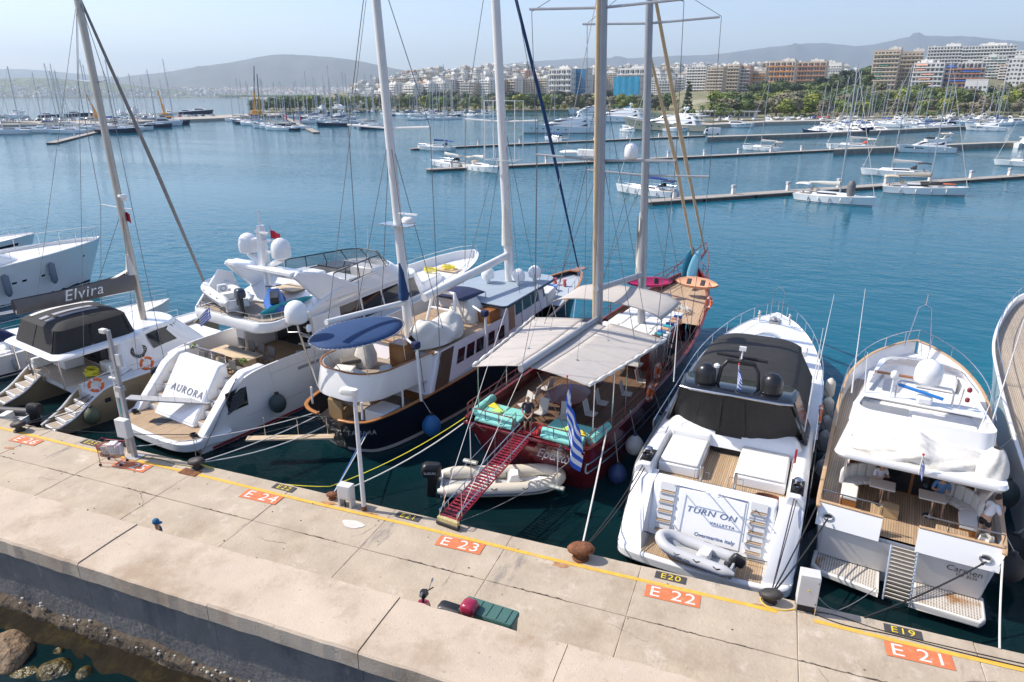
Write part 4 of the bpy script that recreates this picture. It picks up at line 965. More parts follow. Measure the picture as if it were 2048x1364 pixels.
fleet([(600,240),(650,247),(700,252),(720,260)],14,PS,'on the right of the central fleet',AL-1.3,L=(13,17))
fleet([(520,232),(620,236),(700,240)],18,PS+PC[:1],'deep in the central fleet',AL+1.3,jit=.3,L=(11,15))
fleet([(560,226),(700,226),(790,224)],20,PS+PS+PC,'along the central shore',AL+.1,L=(10,15))
fleet([(770,229),(860,233),(980,233)],22,PS+PC[:1],'in the back basin',AL+1.2,jit=.35,L=(11,15))
fleet([(810,224),(900,222),(1010,224)],18,PS+PC,'before the shore trees',AL+.15,L=(10,14))
fleet([(840,240),(940,238)],4,PS,'at the front of the back basin',AL+1.5,L=(12,14))
fleet([(1640,268),(1760,262)],8,PC+PS[:2],'packed along the stone pier',AL+.5,L=(9,12),jy=2)
fleet([(1650,258),(1770,250),(1850,248)],12,PC+PS+PS[:2],'in the packed right basin by the lawn',AL+.1,jit=.3,L=(10,14),jy=2)
fleet([(1850,258),(1960,252),(2050,250)],11,PS+PC[:2],'in the right basin under the trees',AL+1.4,jit=.3,L=(11,15),jy=3)
fleet([(1600,247),(1760,244),(1900,243),(2050,243)],14,PC+PS+PC,'stern-to along the right shore quay',AL+.05,L=(10,14),jy=1)
# boats ashore on the mole
fleet([(0,236),(60,235),(200,232)],6,PC,'standing ashore on the mole',AL+1.2,jit=.5,L=(12,17),z=2.8)
fleet([(240,232),(330,229),(420,227)],7,PC+PS[1:2],'laid up ashore near the mole tip',AL+1.2,jit=.5,L=(12,18),z=2.8)
fleet([(640,219),(700,216),(800,214)],6,PC[:2],'standing ashore on the central land',AL+1.0,jit=.6,L=(14,20),z=3.2)
# ---------------- mobile cranes
yelc=mat('crane yellow',(.70,.30,.02),.5)
def crane(x,y,top,label,D=None):
    p=W_(x,y,1.6);t=thing('mobile_crane',label,'crane',(p[0],p[1],1.6),A)
    D=fwd_of(p);q=D_(top[0],top[1],D);l=((q[0]-p[0])*RX[0]+(q[1]-p[1])*RX[1]);h=q[2]-1.6
    m=MB();m.bx(-4.5,4.5,-1.3,1.3,.7,1.7);m.bx(-1.6,1.8,-1.2,1.2,1.7,3.6);m.build('chassis',yelc,t,bev=.1)
    m=MB();[m.lathe([(.1,-1.4),(.6,-1.4),(.6,-.9),(.1,-.9)],(xx,0,.6),10,axis='y') for xx in (-3.4,-2,2.2,3.6)];m.build('wheel',rubber,t)
    m=MB();m.tube([(0,0,3),(l*.42,0,3+(h-3)*.42)],.62,4);m.build('boom_base',yelc,t)
    m=MB();m.tube([(l*.42,0,3+(h-3)*.42),(l,0,h)],[.45,.3],4);m.build('boom_extension',mat('dark crane steel',(.05,.05,.05),.6) if top[1]<160 else yelc,t)
crane(510,232,(508,132),'mobile crane with the tallest raised boom, dark at its top')
crane(521,233,(514,148),'mobile crane right of the tallest, yellow lower boom')
crane(195,240,(168,179),'orange crane boom leaning left behind the leaning wooden mast')
crane(331,238,(315,180),'orange crane boom on the mole, leaning left')
# ---------------- cars and van
carc=[mat('car paint white',(.7,.7,.7),.25,coat=.5),mat('car paint dark',(.03,.03,.04),.25,coat=.5),mat('car paint silver',(.4,.41,.42),.3,.5,coat=.5),mat('car paint red',(.45,.03,.03),.25,coat=.5),mat('car paint blue',(.03,.08,.3),.25,coat=.5)]
def mkcar(ci,label):
    t=thing('parked_car',label,'car',(0,0,-50),0,'cars')
    m=MB();m.loft([plan(0,4.3,.85,.82,.3,.35,.3),plan(-.02,4.32,.88,.85,.3,.35,.65),plan(.05,4.25,.84,.8,.3,.4,.92)]);m.build('body',carc[ci],t,smooth=40)
    a,b=plan(.3,3.2,.78,.76,.2,.3,.92),plan(.8,2.5,.62,.6,.2,.25,1.45);MB().loft([a,b],cap0=False).build('cabin',carc[ci],t,smooth=40)
    m=MB();patch(m,a,b,0,.999,.15,.85,24);m.build('window',glass,t)
    for s in (-1,1):
        for y in (.85,3.45): m=MB();m.lathe([(.05,-.1),(.32,-.1),(.32,.1),(.05,.1)],(s*.8,y,.32),10,axis='x');m.build('wheel',rubber,t)
    return t
CP=[mkcar(i,'') for i in range(5)];cu=set();cnm=['white','dark','silver','red','blue']
def car(x,y,rz,where,ci,z=1.75):
    t=CP[ci] if ci not in cu else copy_tree(CP[ci]);cu.add(ci);p=W_(x,y,z);t.location=(p[0],p[1],z);t.rotation_euler=(0,0,rz);t['label']='%s car parked %s'%(cnm[ci],where);t['group']='%s cars %s'%(cnm[ci],where)
for i in range(26): car(8+i*16.5+rf.uniform(-4,4),interp([(0,244),(200,242.5),(330,236),(430,233)],8+i*16.5)-1.0,A+rf.uniform(-.2,.2),'on the mole quay at far left',rf.choices(range(5),(6,3,4,.6,1.4))[0],1.6)
for i,(x,ci) in enumerate(((1632,4),(1645,3),(1659,3),(1700,0),(1718,2),(1930,2),(1944,1),(1560,0),(1545,1),(1575,2),(1590,0))): car(x,interp(SHORE,x)-.8,A+.6,'beside the lawn by the right-hand trees',ci,1.75)
p=W_(1440,270,1.5);t=thing('delivery_van','white delivery van on the low stone pier','van',(p[0],p[1],1.5),A+1.35)
m=MB();m.bx(-1,1,0,4.2,.4,2.6);m.build('cargo_box',carc[0],t,bev=.12);m=MB();m.loft([plan(4.2,5.9,1,.95,.05,.3,.4),plan(4.2,5.9,1,.95,.05,.3,1.3),plan(4.2,5.2,.95,.9,.05,.2,2.3)]);m.build('cab',carc[0],t,smooth=40)
m=MB();m.quad((-.8,5.93,1.3),(.8,5.93,1.3),(.75,5.3,2.2),(-.75,5.3,2.2));m.bx(-1.02,1.02,4.5,5.2,1.35,2.1);m.build('window',glass,t)
for s in (-1,1):
    for y in (.9,4.9): m=MB();m.lathe([(.05,-.12),(.36,-.12),(.36,.12),(.05,.12)],(s*.92,y,.36),10,axis='x');m.build('wheel',rubber,t)
# low white market pavilion behind the palms
p=D_(1470,190,shoreD(1470)+60);t=thing('waterfront_pavilion','long low white pavilion behind the palm row','building',(p[0],p[1],1.7),A)
m=MB();m.bx(-22,16,0,8,0,3.6);m.build('wall',wallc[0],t);m=MB();m.bx(-23,17,-2.5,9,3.6,4.0);m.build('roof',bandc,t);m=MB();[m.bx(-21+i*3.2,-18.6+i*3.2,-.06,.02,.5,3) for i in range(11)];m.build('window_row',winm,t)
# red feather flags in the central fleet
fl=mat('red flag cloth',(.75,.05,.08),.8)
for i,x in enumerate((567,573,587,600)):
    p=W_(x,246,.6);t=thing('feather_flag','red feather flag among the central sailboats','flag',(p[0],p[1],.55),A,'red feather flags')
    m=MB();m.tube([(0,0,0),(0,0,4.6),(.5,0,5.0)],.03,4);m.build('pole',alu,t);m=MB();m.grid(lambda u,v:(.05+.75*u*(1-.2*v),.06*math.sin(u*4+v*3),1+3.9*v),3,6);m.build('cloth',fl,t)
# ================================================================== FITTINGS SHARED BY THE NEAR BOATS
def xform(fr):
    (ox,oy),h=fr
    def f(x,y,z=0.): return (ox+x*math.cos(h)+y*math.sin(h),oy-x*math.sin(h)+y*math.cos(h),z)
    return f
ddy=mat('near white gelcoat',(.80,.795,.785),.2,coat=.5,noise=(.35,.035),dark=[(1.2,.62,.9,(.66,.65,.62))])
def boat(name,label,cat,o,hdg):
    t=thing(name,label,cat,(o[0],o[1],0),-R_(hdg));t['hd']=hdg;del t['hd'];return t,xform((o,R_(hdg)))
def lathe_ball(name,label,cat,c,r,mt,top=None,group=None,long=1.15,rope_to=None,neck=blackp):
    t=thing(name,label,cat,c,0,group)
    m=MB();m.lathe([(.01,-r*long)]+[(r*math.sin(math.pi*i/12),-r*long*math.cos(math.pi*i/12)) for i in range(1,10)]+[(r*.55,r*long*.86),(r*.28,r*long*1.05),(r*.2,r*long*1.2)],(0,0,0),18);m.build('ball',mt,t,smooth=60)
    m=MB();m.lathe([(r*.26,0),(r*.26,r*.16),(r*.12,r*.22)],(0,0,r*long*1.1),10);m.build('neck',neck,t,smooth=50)
    if rope_to is not None:
        d=tuple(rope_to[i]-c[i] for i in range(3));m=MB();m.tube([(0,0,r*long*1.2),d],.014,4);m.build('lanyard',rope_w,t)
    return t
def longfender(label,c,mt,top,r=.17,h=.75,group=None,tilt=0):
    t=thing('fender',label,'fender',c,0,group)
    m=MB();m.lathe([(.03,-h*.5),(r*.45,-h*.49),(r*.85,-h*.40),(r,-h*.28),(r,h*.28),(r*.85,h*.40),(r*.45,h*.49),(.05,h*.56)],(0,0,0),14);m.build('body',mt,t,smooth=60)
    m=MB();m.tube([(0,0,h*.55),tuple(top[i]-c[i] for i in range(3))],.012,4);m.build('lanyard',rope_b,t)
    return t
def lifebuoy(label,c,rot,R=.36,r=.085,group=None):
    t=thing('lifebuoy',label,'lifebuoy',c,0,group);t.rotation_euler=rot
    m=MB();m.tube([(R*math.cos(a),R*math.sin(a),0) for a in [i*math.pi/10 for i in range(20)]],r,8,closed=True);m.build('ring',orange,t,smooth=60)
    for k in range(4):
        a=k*math.pi/2+.4;m=MB();m.tube([(R*math.cos(a+e),R*math.sin(a+e),0) for e in (-.13,0,.13)],r*1.06,8);m.build('band',mat('reflective tape',(.75,.75,.74),.4),t,smooth=60)
    m=MB();m.tube([((R+r*1.25)*math.cos(a)*(1+.03*math.sin(4*a)),(R+r*1.25)*math.sin(a)*(1+.03*math.sin(4*a)),0) for a in [i*math.pi/12 for i in range(24)]],.010,4,closed=True);m.build('grab_line',rope_w,t)
    return t
flagb=mat('flag blue cloth',(.02,.10,.50),.8);flagw=mat('flag white cloth',(.75,.75,.76),.8);flagr=mat('flag red cloth',(.60,.02,.04),.8)
def greek_flag(label,c,w,h,staff=None,rz=0,droop=.0,name='greek_flag',cw=None):
    """hoist at x=0 running up from the origin; cloth hangs to +x and falls by droop"""
    t=thing(name,label,'flag',c,rz)
    def S(u,v):
        u2=u*w;x=u2*(1-droop*.75);z=h*v*(1-.25*droop*u)-droop*u2*1.05-droop*.3*h*(1-v)*u;y=.10*w*math.sin(u*7+v*2.2)*(.25+u)+.05*w*math.sin(u*13+v)
        return (x,y,z)
    mb,mw=MB(),MB()
    for k in range(9):
        v0,v1=1-(k+1)/9,1-k/9;tgt=mb if k%2==0 else mw;u0=.0 if k>4 else .37
        tgt.grid(lambda a,b:S(u0+(1-u0)*a,v0+(v1-v0)*b),16,2)
    for (u0,u1,v0,v1,wh) in ((0,.148,.444,.666,0),(.148,.222,.444,1,1),(.222,.37,.444,.666,0),(0,.148,.777,1,0),(.222,.37,.777,1,0),(0,.148,.666,.777,1),(.222,.37,.666,.777,1)):
        (mw if wh else mb).grid(lambda a,b:S(u0+(u1-u0)*a,v0+(v1-v0)*b),4,3)
    mb.build('blue_stripes',flagb,t,smooth=80);mw.build('white_stripes',flagw,t,smooth=80)
    if staff:
        m=MB();m.tube([staff,(0,0,h*1.08)],.022,6);m.build('staff',mat('flag staff varnish',(.65,.63,.6),.3) if cw is None else cw,t,smooth=60)
        m=MB();m.ball((0,0,h*1.11),.04,8,6);m.build('finial',flagr,t)
    return t
def outboard(t,c,s=1.,cowl=blackp,rz=0,rx=0.,brand=None):
    """outboard motor as one part with pieces; c is the clamp point on the transom top, motor hangs behind (-y)"""
    M_=Matrix.Rotation(rz,4,'Z')@Matrix.Rotation(rx,4,'X')
    def put_(m):
        m.v=[tuple((M_@Vector((v[0]*s,v[1]*s,v[2]*s)))+Vector(c)) for v in m.v];return m
    m=MB();m.loft([plan(-.62,-.02,.17,.15,.1,.1,.08),plan(-.66,0,.21,.19,.12,.12,.2),plan(-.64,-.01,.20,.18,.13,.13,.42),plan(-.56,-.06,.13,.12,.1,.1,.52)]);cw=put_(m).build('outboard_motor',cowl,t,smooth=50)
    m=MB();m.loft([plan(-.45,-.1,.10,.09,.05,.05,.1),plan(-.42,-.14,.07,.06,.04,.04,-.75)]);m.box((0,-.3,-.72),(.26,.42,.03));m.lathe([(.02,-.62),(.06,-.55),(.065,-.2),(.03,-.1)],(0,0,-.85),8,axis='y');put_(m).build('leg',blackp,cw,smooth=40)
    m=MB();m.bx(-.12,.12,-.1,.03,-.25,.1);put_(m).build('clamp',steel,cw)
    m=MB()
    for k in range(3):
        a=k*2.09;m.box((.09*math.cos(a),-.64,-.85+.09*math.sin(a)),(.1,.02,.07),0,0,-a)
    put_(m).build('propeller',steel,cw)
    return cw
def rib(t,L=3.6,B=.8,r=.22,tube=None,floor=None,console=True,rx=0.):
    """inflatable tender; origin amidships on the keel line, bow +y"""
    tube=tube or mat('light hypalon',(.62,.61,.58),.5,noise=(2,.05))
    P=[(-B+r,-L/2,r+.16),(-B+r,-L*.2,r+.16),(-B+r,L*.15,r+.18),(-B*.62,L*.36,r+.25),(-.22*B,L*.475,r+.32),(.22*B,L*.475,r+.32),(B*.62,L*.36,r+.25),(B-r,L*.15,r+.18),(B-r,-L*.2,r+.16),(B-r,-L/2,r+.16)]
    Q=smoothpts(P,44);n=len(Q);rad=[r*(.35 if i in(0,n-1) else (.75 if i in (1,n-2) else 1)) for i in range(n)]
    m=MB();m.tube(Q,rad,12);tb=m.build('tube',tube,t,smooth=60)
    m=MB()
    for s in (-1,1):
        m.tube([(q[0]*1.0+s*r*.98,q[1],q[2]-.04) for q in (Q[2:18] if s<0 else Q[-18:-2])],.03,5)
    m.build('rubbing_strake',mat('navy strake',(.03,.05,.12),.6),tb,smooth=60)
    m=MB();m.loft([[(-B+r*1.1,y,z+.12),(0,y,z-.02-.12),(B-r*1.1,y,z+.12)] if 0 else [(-w_,y,z+.14),(-w_*.5,y,z),(0,y,z-.1),(w_*.5,y,z),(w_,y,z+.14)] for y,z,w_ in ((-L/2+.12,.14,B-r),(0,.12,B-r),(L*.25,.18,(B-r)*.8),(L*.42,.36,.08))],closed=False,cap0=False,cap1=False);m.bx(-B+r*1.2,B-r*1.2,-L/2+.1,-L/2+.17,.1,.52);m.build('hull_floor',floor or white,t,smooth=40)
    m=MB();m.grid(lambda u,v:((u-.5)*2*(B-r*1.2)*(1 if v<.6 else 1-(v-.6)*1.6),-L/2+.2+(L*.72)*v,.24),4,8);m.build('floorboard',mat('grey nonslip',(.42,.42,.41),.8),t)
    m=MB();m.loft([plan(-L*.16,-L*.03,B*.42,B*.42,.05,.05,.24),plan(-L*.15,-L*.04,B*.40,B*.40,.05,.05,.56)]);m.build('seat',cushion,t,smooth=40)
    if console:
        m=MB();m.loft([plan(L*.06,L*.17,B*.36,B*.32,.05,.08,.24),plan(L*.07,L*.16,B*.34,B*.28,.05,.08,.62),plan(L*.09,L*.15,B*.30,B*.25,.05,.06,.82)]);c=m.build('console',white,t,smooth=40)
        m=MB();m.tube([(.14*math.cos(a),L*.055,.66+.14*math.sin(a)) for a in [i*.6283 for i in range(10)]],.015,5,closed=True);m.build('steering_wheel',blackp,c)
    m=MB()
    for s in (-1,1):
        for y in (-L*.3,-L*.05,L*.2): m.tube([(s*(B-r+r*.72),y-.12,r+.16+r*.7),(s*(B-r+r*.95),y,r+.16+r*.55),(s*(B-r+r*.72),y+.12,r+.16+r*.7)],.016,4)
    m.build('grab_handles',blackp,tb)
    return tb
# ------------------------------------------------------------------ people
skin=mat('skin',(.50,.29,.19),.55,noise=(6,.08))
def skinmesh(name,nodes,edges,mt,parent,sub=1):
    me=bpy.data.meshes.new(name);me.from_pydata([n[:3] for n in nodes],edges,[]);o=bpy.data.objects.new(name,me);col.objects.link(o)
    md=o.modifiers.new('skin','SKIN');md.use_smooth_shade=True
    if not me.skin_vertices: bm=bmesh.new();bm.from_mesh(me);bm.verts.layers.skin.verify();bm.to_mesh(me);bm.free()
    for i,n in enumerate(nodes): me.skin_vertices[0].data[i].radius=(n[3],n[4] if len(n)>4 else n[3])
    me.skin_vertices[0].data[0].use_root=True
    sb=o.modifiers.new('sub','SUBSURF');sb.levels=sub;sb.render_levels=sub
    bpy.context.view_layer.update();dg=bpy.context.evaluated_depsgraph_get();m2=bpy.data.meshes.new_from_object(o.evaluated_get(dg));m2.materials.clear()
    bpy.data.objects.remove(o);m2.shade_smooth();return mobj(name,m2,mt,parent)
def person(label,c,rz,pose='stand',shirt=(.2,.2,.2),shorts=(.02,.02,.02),hair=(.03,.02,.015),arms='down',bald=False,longp=False,cap=None,headturn=(0,0),s=1.,shoes=None):
    t=thing('person',label,'person',c,rz);t.scale=(s,s,s)
    # faces +y; origin between the feet (stand) or below the seat (sit)
    if pose=='stand':
        pel=(0,0,.93);che=(0,.02,1.28);nek=(0,.0,1.48);kn=[(-.11,.03,.50),(.11,.04,.50)];an=[(-.12,0,.09),(.13,.02,.09)];toe=[(-.14,.17,.035),(.15,.19,.035)];hp=[(-.10,0,.90),(.10,0,.90)]
    elif pose=='lean':
        pel=(0,-.05,.93);che=(0,.14,1.25);nek=(0,.24,1.42);kn=[(-.11,.0,.49),(.11,.1,.50)];an=[(-.12,-.12,.09),(.13,.1,.09)];toe=[(-.14,.06,.035),(.15,.27,.035)];hp=[(-.10,-.05,.90),(.10,-.05,.90)]
    else:
        pel=(0,0,.55);che=(0,.05,.90);nek=(0,.08,1.10);kn=[(-.14,.46,.52),(.14,.46,.52)];an=[(-.14,.48,.09),(.14,.50,.09)];toe=[(-.15,.66,.035),(.15,.68,.035)];hp=[(-.10,.02,.53),(.10,.02,.53)]
    sh=[(-.19,che[1]-.01,nek[2]-.07),(.19,che[1]-.01,nek[2]-.07)]
    def arm(i,sd):
        x,y,z=sh[i]
        if arms=='front': return (x+sd*.06,y+.03,z-.28),(x-sd*.07,y+.20,z-.48),(x-sd*.14,y+.27,z-.50)
        if arms=='chest': return (x+sd*.07,y+.08,z-.27),(x-sd*.04,y+.28,z-.16),(x-sd*.09,y+.33,z-.10)
        if arms=='rail': return (x+sd*.03,y+.16,z-.24),(x,y+.36,z-.36),(x,y+.44,z-.39)
        return (x+sd*.05,y-.02,z-.29),(x+sd*.06,y+.05,z-.54),(x+sd*.06,y+.08,z-.64)
    N=[(*pel,.14,.10),((pel[0]+che[0])/2,(pel[1]+che[1])/2,(pel[2]+che[2])/2,.125,.095),(*che,.155,.105),(nek[0],nek[1],nek[2]-.05,.09,.07),(*nek,.055),(nek[0],nek[1]+.02,nek[2]+.06,.052)]
    E_=[(0,1),(1,2),(2,3),(3,4),(4,5)]
    hd=(nek[0],nek[1]+.03,nek[2]+.17)
    H0=len(N);N+=[(hd[0],hd[1]+.0,hd[2]-.03,.068,.082),(hd[0],hd[1],hd[2]+.05,.078,.095),(hd[0],hd[1]-.005,hd[2]+.10,.055,.068)];E_+=[(5,H0),(H0,H0+1),(H0+1,H0+2)]
    an_i=[]
    for i,sd in ((0,-1),(1,1)):
        e,w_,h_=arm(i,sd);b=len(N);N+=[(*sh[i],.058),(*e,.043),(*w_,.030),(*h_,.036,.022)];E_+=[(3,b),(b,b+1),(b+1,b+2),(b+2,b+3)]
        d=(Vector(h_)-Vector(w_)).normalized()
        sdv=d.cross(Vector((0,0,1)));sdv=sdv.normalized() if sdv.length>.1 else Vector((1,0,0))
        for f,(o_,l_) in enumerate(((-.026,.075),(-.009,.085),(.009,.08),(.025,.062))):
            k=len(N);q=Vector(h_)+sdv*o_+d*.03;q2=q+d*l_+Vector((0,0,-.012));N+=[(*q,.009),(*q2,.007)];E_+=[(b+3,k),(k,k+1)]
        k=len(N);q=Vector(w_)+d*.04-sdv*sd*.035;q2=q+d*.045-sdv*sd*.015;N+=[(*q,.010),(*q2,.008)];E_+=[(b+2,k),(k,k+1)]
        l=len(N);N+=[(*hp[i],.092),(*kn[i],.058),(*an[i],.038),(*toe[i],.040,.028)];E_+=[(0,l),(l,l+1),(l+1,l+2),(l+2,l+3)]
    skinmesh('body',N,E_,skin,t)
    # face: nose, ears, brows, eyes
    m=MB();m.tube([(hd[0],hd[1]+.085,hd[2]+.03),(hd[0],hd[1]+.115,hd[2]-.005),(hd[0],hd[1]+.085,hd[2]-.015)],[.010,.016,.011],5)
    for s_ in (-1,1): m.ball((hd[0]+s_*.080,hd[1]-.005,hd[2]+.005),(.012,.022,.032),6,5)
    m.build('face_features',skin,t,smooth=60)
    m=MB();[m.ball((hd[0]+s_*.03,hd[1]+.083,hd[2]+.025),(.011,.006,.008),6,4) for s_ in (-1,1)];m.box((hd[0],hd[1]+.083,hd[2]-.045),(.045,.012,.010));m.build('eyes_and_mouth',mat('eye and lip',(.12,.05,.04),.5),t)
    def shell(name,nodes,edges,mt): return skinmesh(name,nodes,edges,mt,t)
    S=[(*pel,.155,.115),((pel[0]+che[0])/2,(pel[1]+che[1])/2,(pel[2]+che[2])/2,.145,.115),(*che,.172,.122),(nek[0],nek[1],nek[2]-.06,.105,.085)];SE=[(0,1),(1,2),(2,3)]
    for i,sd in ((0,-1),(1,1)):
        e,_,_=arm(i,sd);q=Vector(sh[i]).lerp(Vector(e),.8);b=len(S);S+=[(*sh[i],.074),(*q,.064)];SE+=[(3,b),(b,b+1)]
    shell('shirt',S,SE,mat('cloth %.2f %.2f %.2f'%shirt,shirt,.9,noise=(8,.12)))
    P=[(pel[0],pel[1],pel[2]+.03,.158,.118),(pel[0],pel[1],pel[2]-.03,.15,.115)];PE=[(0,1)]
    for i in (0,1):
        f=.98 if longp else .62;q=Vector(hp[i]).lerp(Vector(kn[i]),1. if longp else .75);b=len(P);P+=[(*hp[i],.108),(*q,.085)];PE+=[(1,b),(b,b+1)]
        if longp: P+=[(an[i][0],an[i][1],an[i][2]+.03,.062)];PE+=[(b+1,b+2)]
    shell('trousers' if longp else 'shorts',P,PE,mat('cloth %.2f %.2f %.2f'%shorts,shorts,.9,noise=(8,.12)))
    if cap is not None:
        m=MB();m.lathe([(.105,-.01),(.108,.05),(.09,.10),(.05,.13),(.005,.14)],(hd[0],hd[1]-.01,hd[2]+.045),14);m.loft([[(hd[0]+.10*math.cos(a),hd[1]+.02+.11*math.sin(a)*k+ (.0),hd[2]+z_) for a in [math.pi*j/8 for j in range(9)]] for k,z_ in ((.7,.045),(1.65,.035),(1.65,.028),(.7,.032))],closed=False,cap0=False,cap1=False);m.build('cap',mat('cloth %.2f %.2f %.2f'%cap,cap,.9),t,smooth=60)
    elif not bald:
        m=MB();m.grid(lambda u,v:(hd[0]+.092*math.cos(2*math.pi*u)*math.cos(v*1.5),hd[1]-.018+.108*math.sin(2*math.pi*u)*math.cos(v*1.5)*(1 if math.sin(2*math.pi*u)<0 else .82),hd[2]+.035-.06*max(0,-math.sin(2*math.pi*u))*(1-v)+.13*math.sin(v*1.57)),18,6);m.build('hair',mat('hair %.2f'%hair[0],hair,.8),t,smooth=60)
    if shoes:
        m=MB()
        for i in (0,1): m.loft([[(toe[i][0]*k+an[i][0]*(1-k)+x*.045,toe[i][1]*k+an[i][1]*(1-k)+(-.05 if k==0 else .05 if k==1 else 0),z) for x,z in ((-1,0),(1,0),(.9,.06),(-.9,.06))] for k in (0,.5,1)])
        m.build('shoes',mat('shoe dark',shoes,.7),t,smooth=50)
    return t
# ================================================================== AURORA
t,T=boat('motor_yacht','big white motor yacht with AURORA in raised letters on its sloping stern door','motor yacht',(-25.87,21.17),11.4)
hu=Hull([(.25,.2,2.82,2.92,.74),(1.0,1.0,2.88,2.97,1.05),(2.1,2.2,2.92,3.02,2.35),(3.3,3.4,2.95,3.05,3.05),(8,8,3,3.12,3.15),(13,13.2,2.85,3.12,3.35),(18,18.6,2.2,2.85,3.7),(22,23,1.15,1.95,4.1),(24,25.2,.42,.95,4.35),(24.8,26.1,.02,.03,4.42)],1.4,.8)
hu.mesh(60,(-1,-.5,0,.15,.3,.45,.6,.75,.9,1)).build('hull',ddy,t,smooth=35)
hu.stripe(.02,.16,.012,u0=.08).build('boot_stripe',mat('red boot stripe',(.30,.02,.03),.4),t,smooth=60)
m=MB();hu.stripe(.95,.965,.010,.3,.9,40,m);hu.stripe(2.62,2.635,.010,.36,.92,40,m);m.build('hull_seam',mat('seam grey',(.30,.30,.31),.5),t,smooth=60)
m=MB();m.tube(hu.around(.02,.0,.3,50),.06,6,flat=.6);m.build('cap_rail',ddy,t,smooth=60)
for (u0,u1,z0,z1) in ((.40,.47,2.25,2.42),(.49,.56,2.3,2.47)):
    for s in (-1,1): m=MB();hu.stripe(z0,z1,.014,u0,u1,6,m,(s,));m.build('hull_vent',mat('vent grey',(.28,.28,.30),.5),t)
# swim platform
P=[(-2.95,.6),(-2.9,-.1),(-2.3,-.55),(-1,-.72),(1,-.72),(2.3,-.55),(2.9,-.1),(2.95,.6),(2.8,1.9),(-2.8,1.9)]
Q=[p[:2] for p in smoothpts([(p[0],p[1],0) for p in P],40,True)]
m=MB();m.slab(Q,.32,.74);m.build('swim_platform',ddy,t,bev=.05)
Qi=[(p[0]*.9,p[1]*.86+.12) for p in Q];m=MB();m.slab([p for p in Qi if p[1]<1.5],.742,.752);m.build('platform_teak',teak,t)
m=MB();m.slab([(-.9,.1),(-.1,.05),(-.05,.75),(-.85,.8)],.754,.77);m.build('boarding_mat',mat('dark grey mat',(.07,.07,.075),.9),t)
# stern door and stairs between the wings
pr=[(.72,.74),(2.55,3.30),(3.0,3.30),(3.0,.74)]
m=MB();m.loft([[(x,y,z) for y,z in pr] for x in (-1.6,1.6)]);dr=m.build('garage_door',ddy,t,bev=.10)
m=MB();m.loft([[(x,.72+1.83*f-.03,.74+2.56*f) for f in (.06,.62)]+[(x,.72+1.83*f+.05,.74+2.56*f) for f in (.62,.06)] for x in (-1.48,1.48)]);m.build('door_panel',ddy,dr,bev=.03)
sl=math.atan2(2.56,1.83)
text('lettering','AURORA',.52,mat('shaded letter grey',(.16,.17,.20),.4),dr,(0.15,.72+1.83*.50-.048,.74+2.56*.50+.02),(sl,0,0),shear=.12,ext=.003,space=1.25)  # letter colour darkened to carry the shading of the raised letters
for s in (-1,1):
    m=MB();m.loft([[(s*x,y,z) for y,z in ((.35,.74),(2.3,2.75),(3.0,3.12),(4.2,3.12),(4.2,.7))] for x in (2.32,2.90)]);wg=m.build('stern_wing',ddy,t,bev=.09)
    for i in range(5):
        y=1.0+i*.42;z=1.02+i*.40;m=MB();m.bx(min(s*1.62,s*2.31),max(s*1.62,s*2.31),y,y+1.2,z-.3,z);st=m.build('stair_step',ddy,t)
        m=MB();m.bx(min(s*1.66,s*2.27),max(s*1.66,s*2.27),y+.03,y+.42,z+.002,z+.022);m.build('step_tread',teakx,st)
    for k in range(7):
        m=MB();m.box((s*3.03,2.14+.05*k,1.62+.12*k),(.07,.95-.02*k,.05),0,.3);m.build('vent_louvre',mat('louvre grey',(.16,.17,.19),.3,.5),wg)
    m=MB();m.box((s*2.97,2.3,2.0),(.10,1.1,.95));m.build('vent_recess',glass,wg)
# cockpit deck, dark sliding doors, side walls
m=MB();m.bx(-2.75,2.75,2.8,9.2,2.1,2.2);m.build('cockpit_deck',teak,t)
m=MB();hu.deck(.55,u0=.5,u1=.99,m=m);m.build('fore_deck',ddy,t,smooth=40)
r0,r1=plan(8.6,20.2,2.35,1.3,.2,1.3,2.2),plan(8.6,18.2,2.35,1.5,.2,1.3,4.72)
MB().loft([r0,r1],cap0=False).build('saloon_walls',ddy,t,smooth=40)
ss=[s_of(r0,10.,1),s_of(r0,12.2,1),s_of(r0,14.4,1),s_of(r0,16.4,1)];se=[s_of(r0,10.,-1),s_of(r0,12.2,-1),s_of(r0,14.4,-1),s_of(r0,16.4,-1)]
for a,b in ((ss[0],ss[1]),(ss[1],ss[2]),(ss[2],ss[3]),(ss[3],.5*(ss[3]+se[3])),(.5*(ss[3]+se[3]),se[3]),(se[3],se[2]),(se[2],se[1]),(se[1],se[0])):
    m=MB();patch(m,r0,r1,a+.003,b-.003,.40,.90,12);m.build('saloon_window',glass,t,smooth=60)
m=MB();m.bx(-1.5,1.6,8.52,8.58,2.25,4.5);m.build('saloon_door',glass,t)
m=MB();m.bx(-2.3,-1.55,6.4,8.5,2.2,4.55);m.build('bar_column',ddy,t,bev=.1)
for s in (-1,1):
    m=MB();m.loft([[(s*x,y,z) for y,z in ((7.6,3.05),(9.6,3.05),(8.6,4.65),(7.4,4.65))] for x in (2.55,2.85)]);m.build('side_fin',ddy,t,bev=.04)
for i in range(5):
    m=MB();m.box((1.95,7.3+.22*i,2.55+.40*i),(.75,.3,.05));m.build('spiral_step',ddy,t)
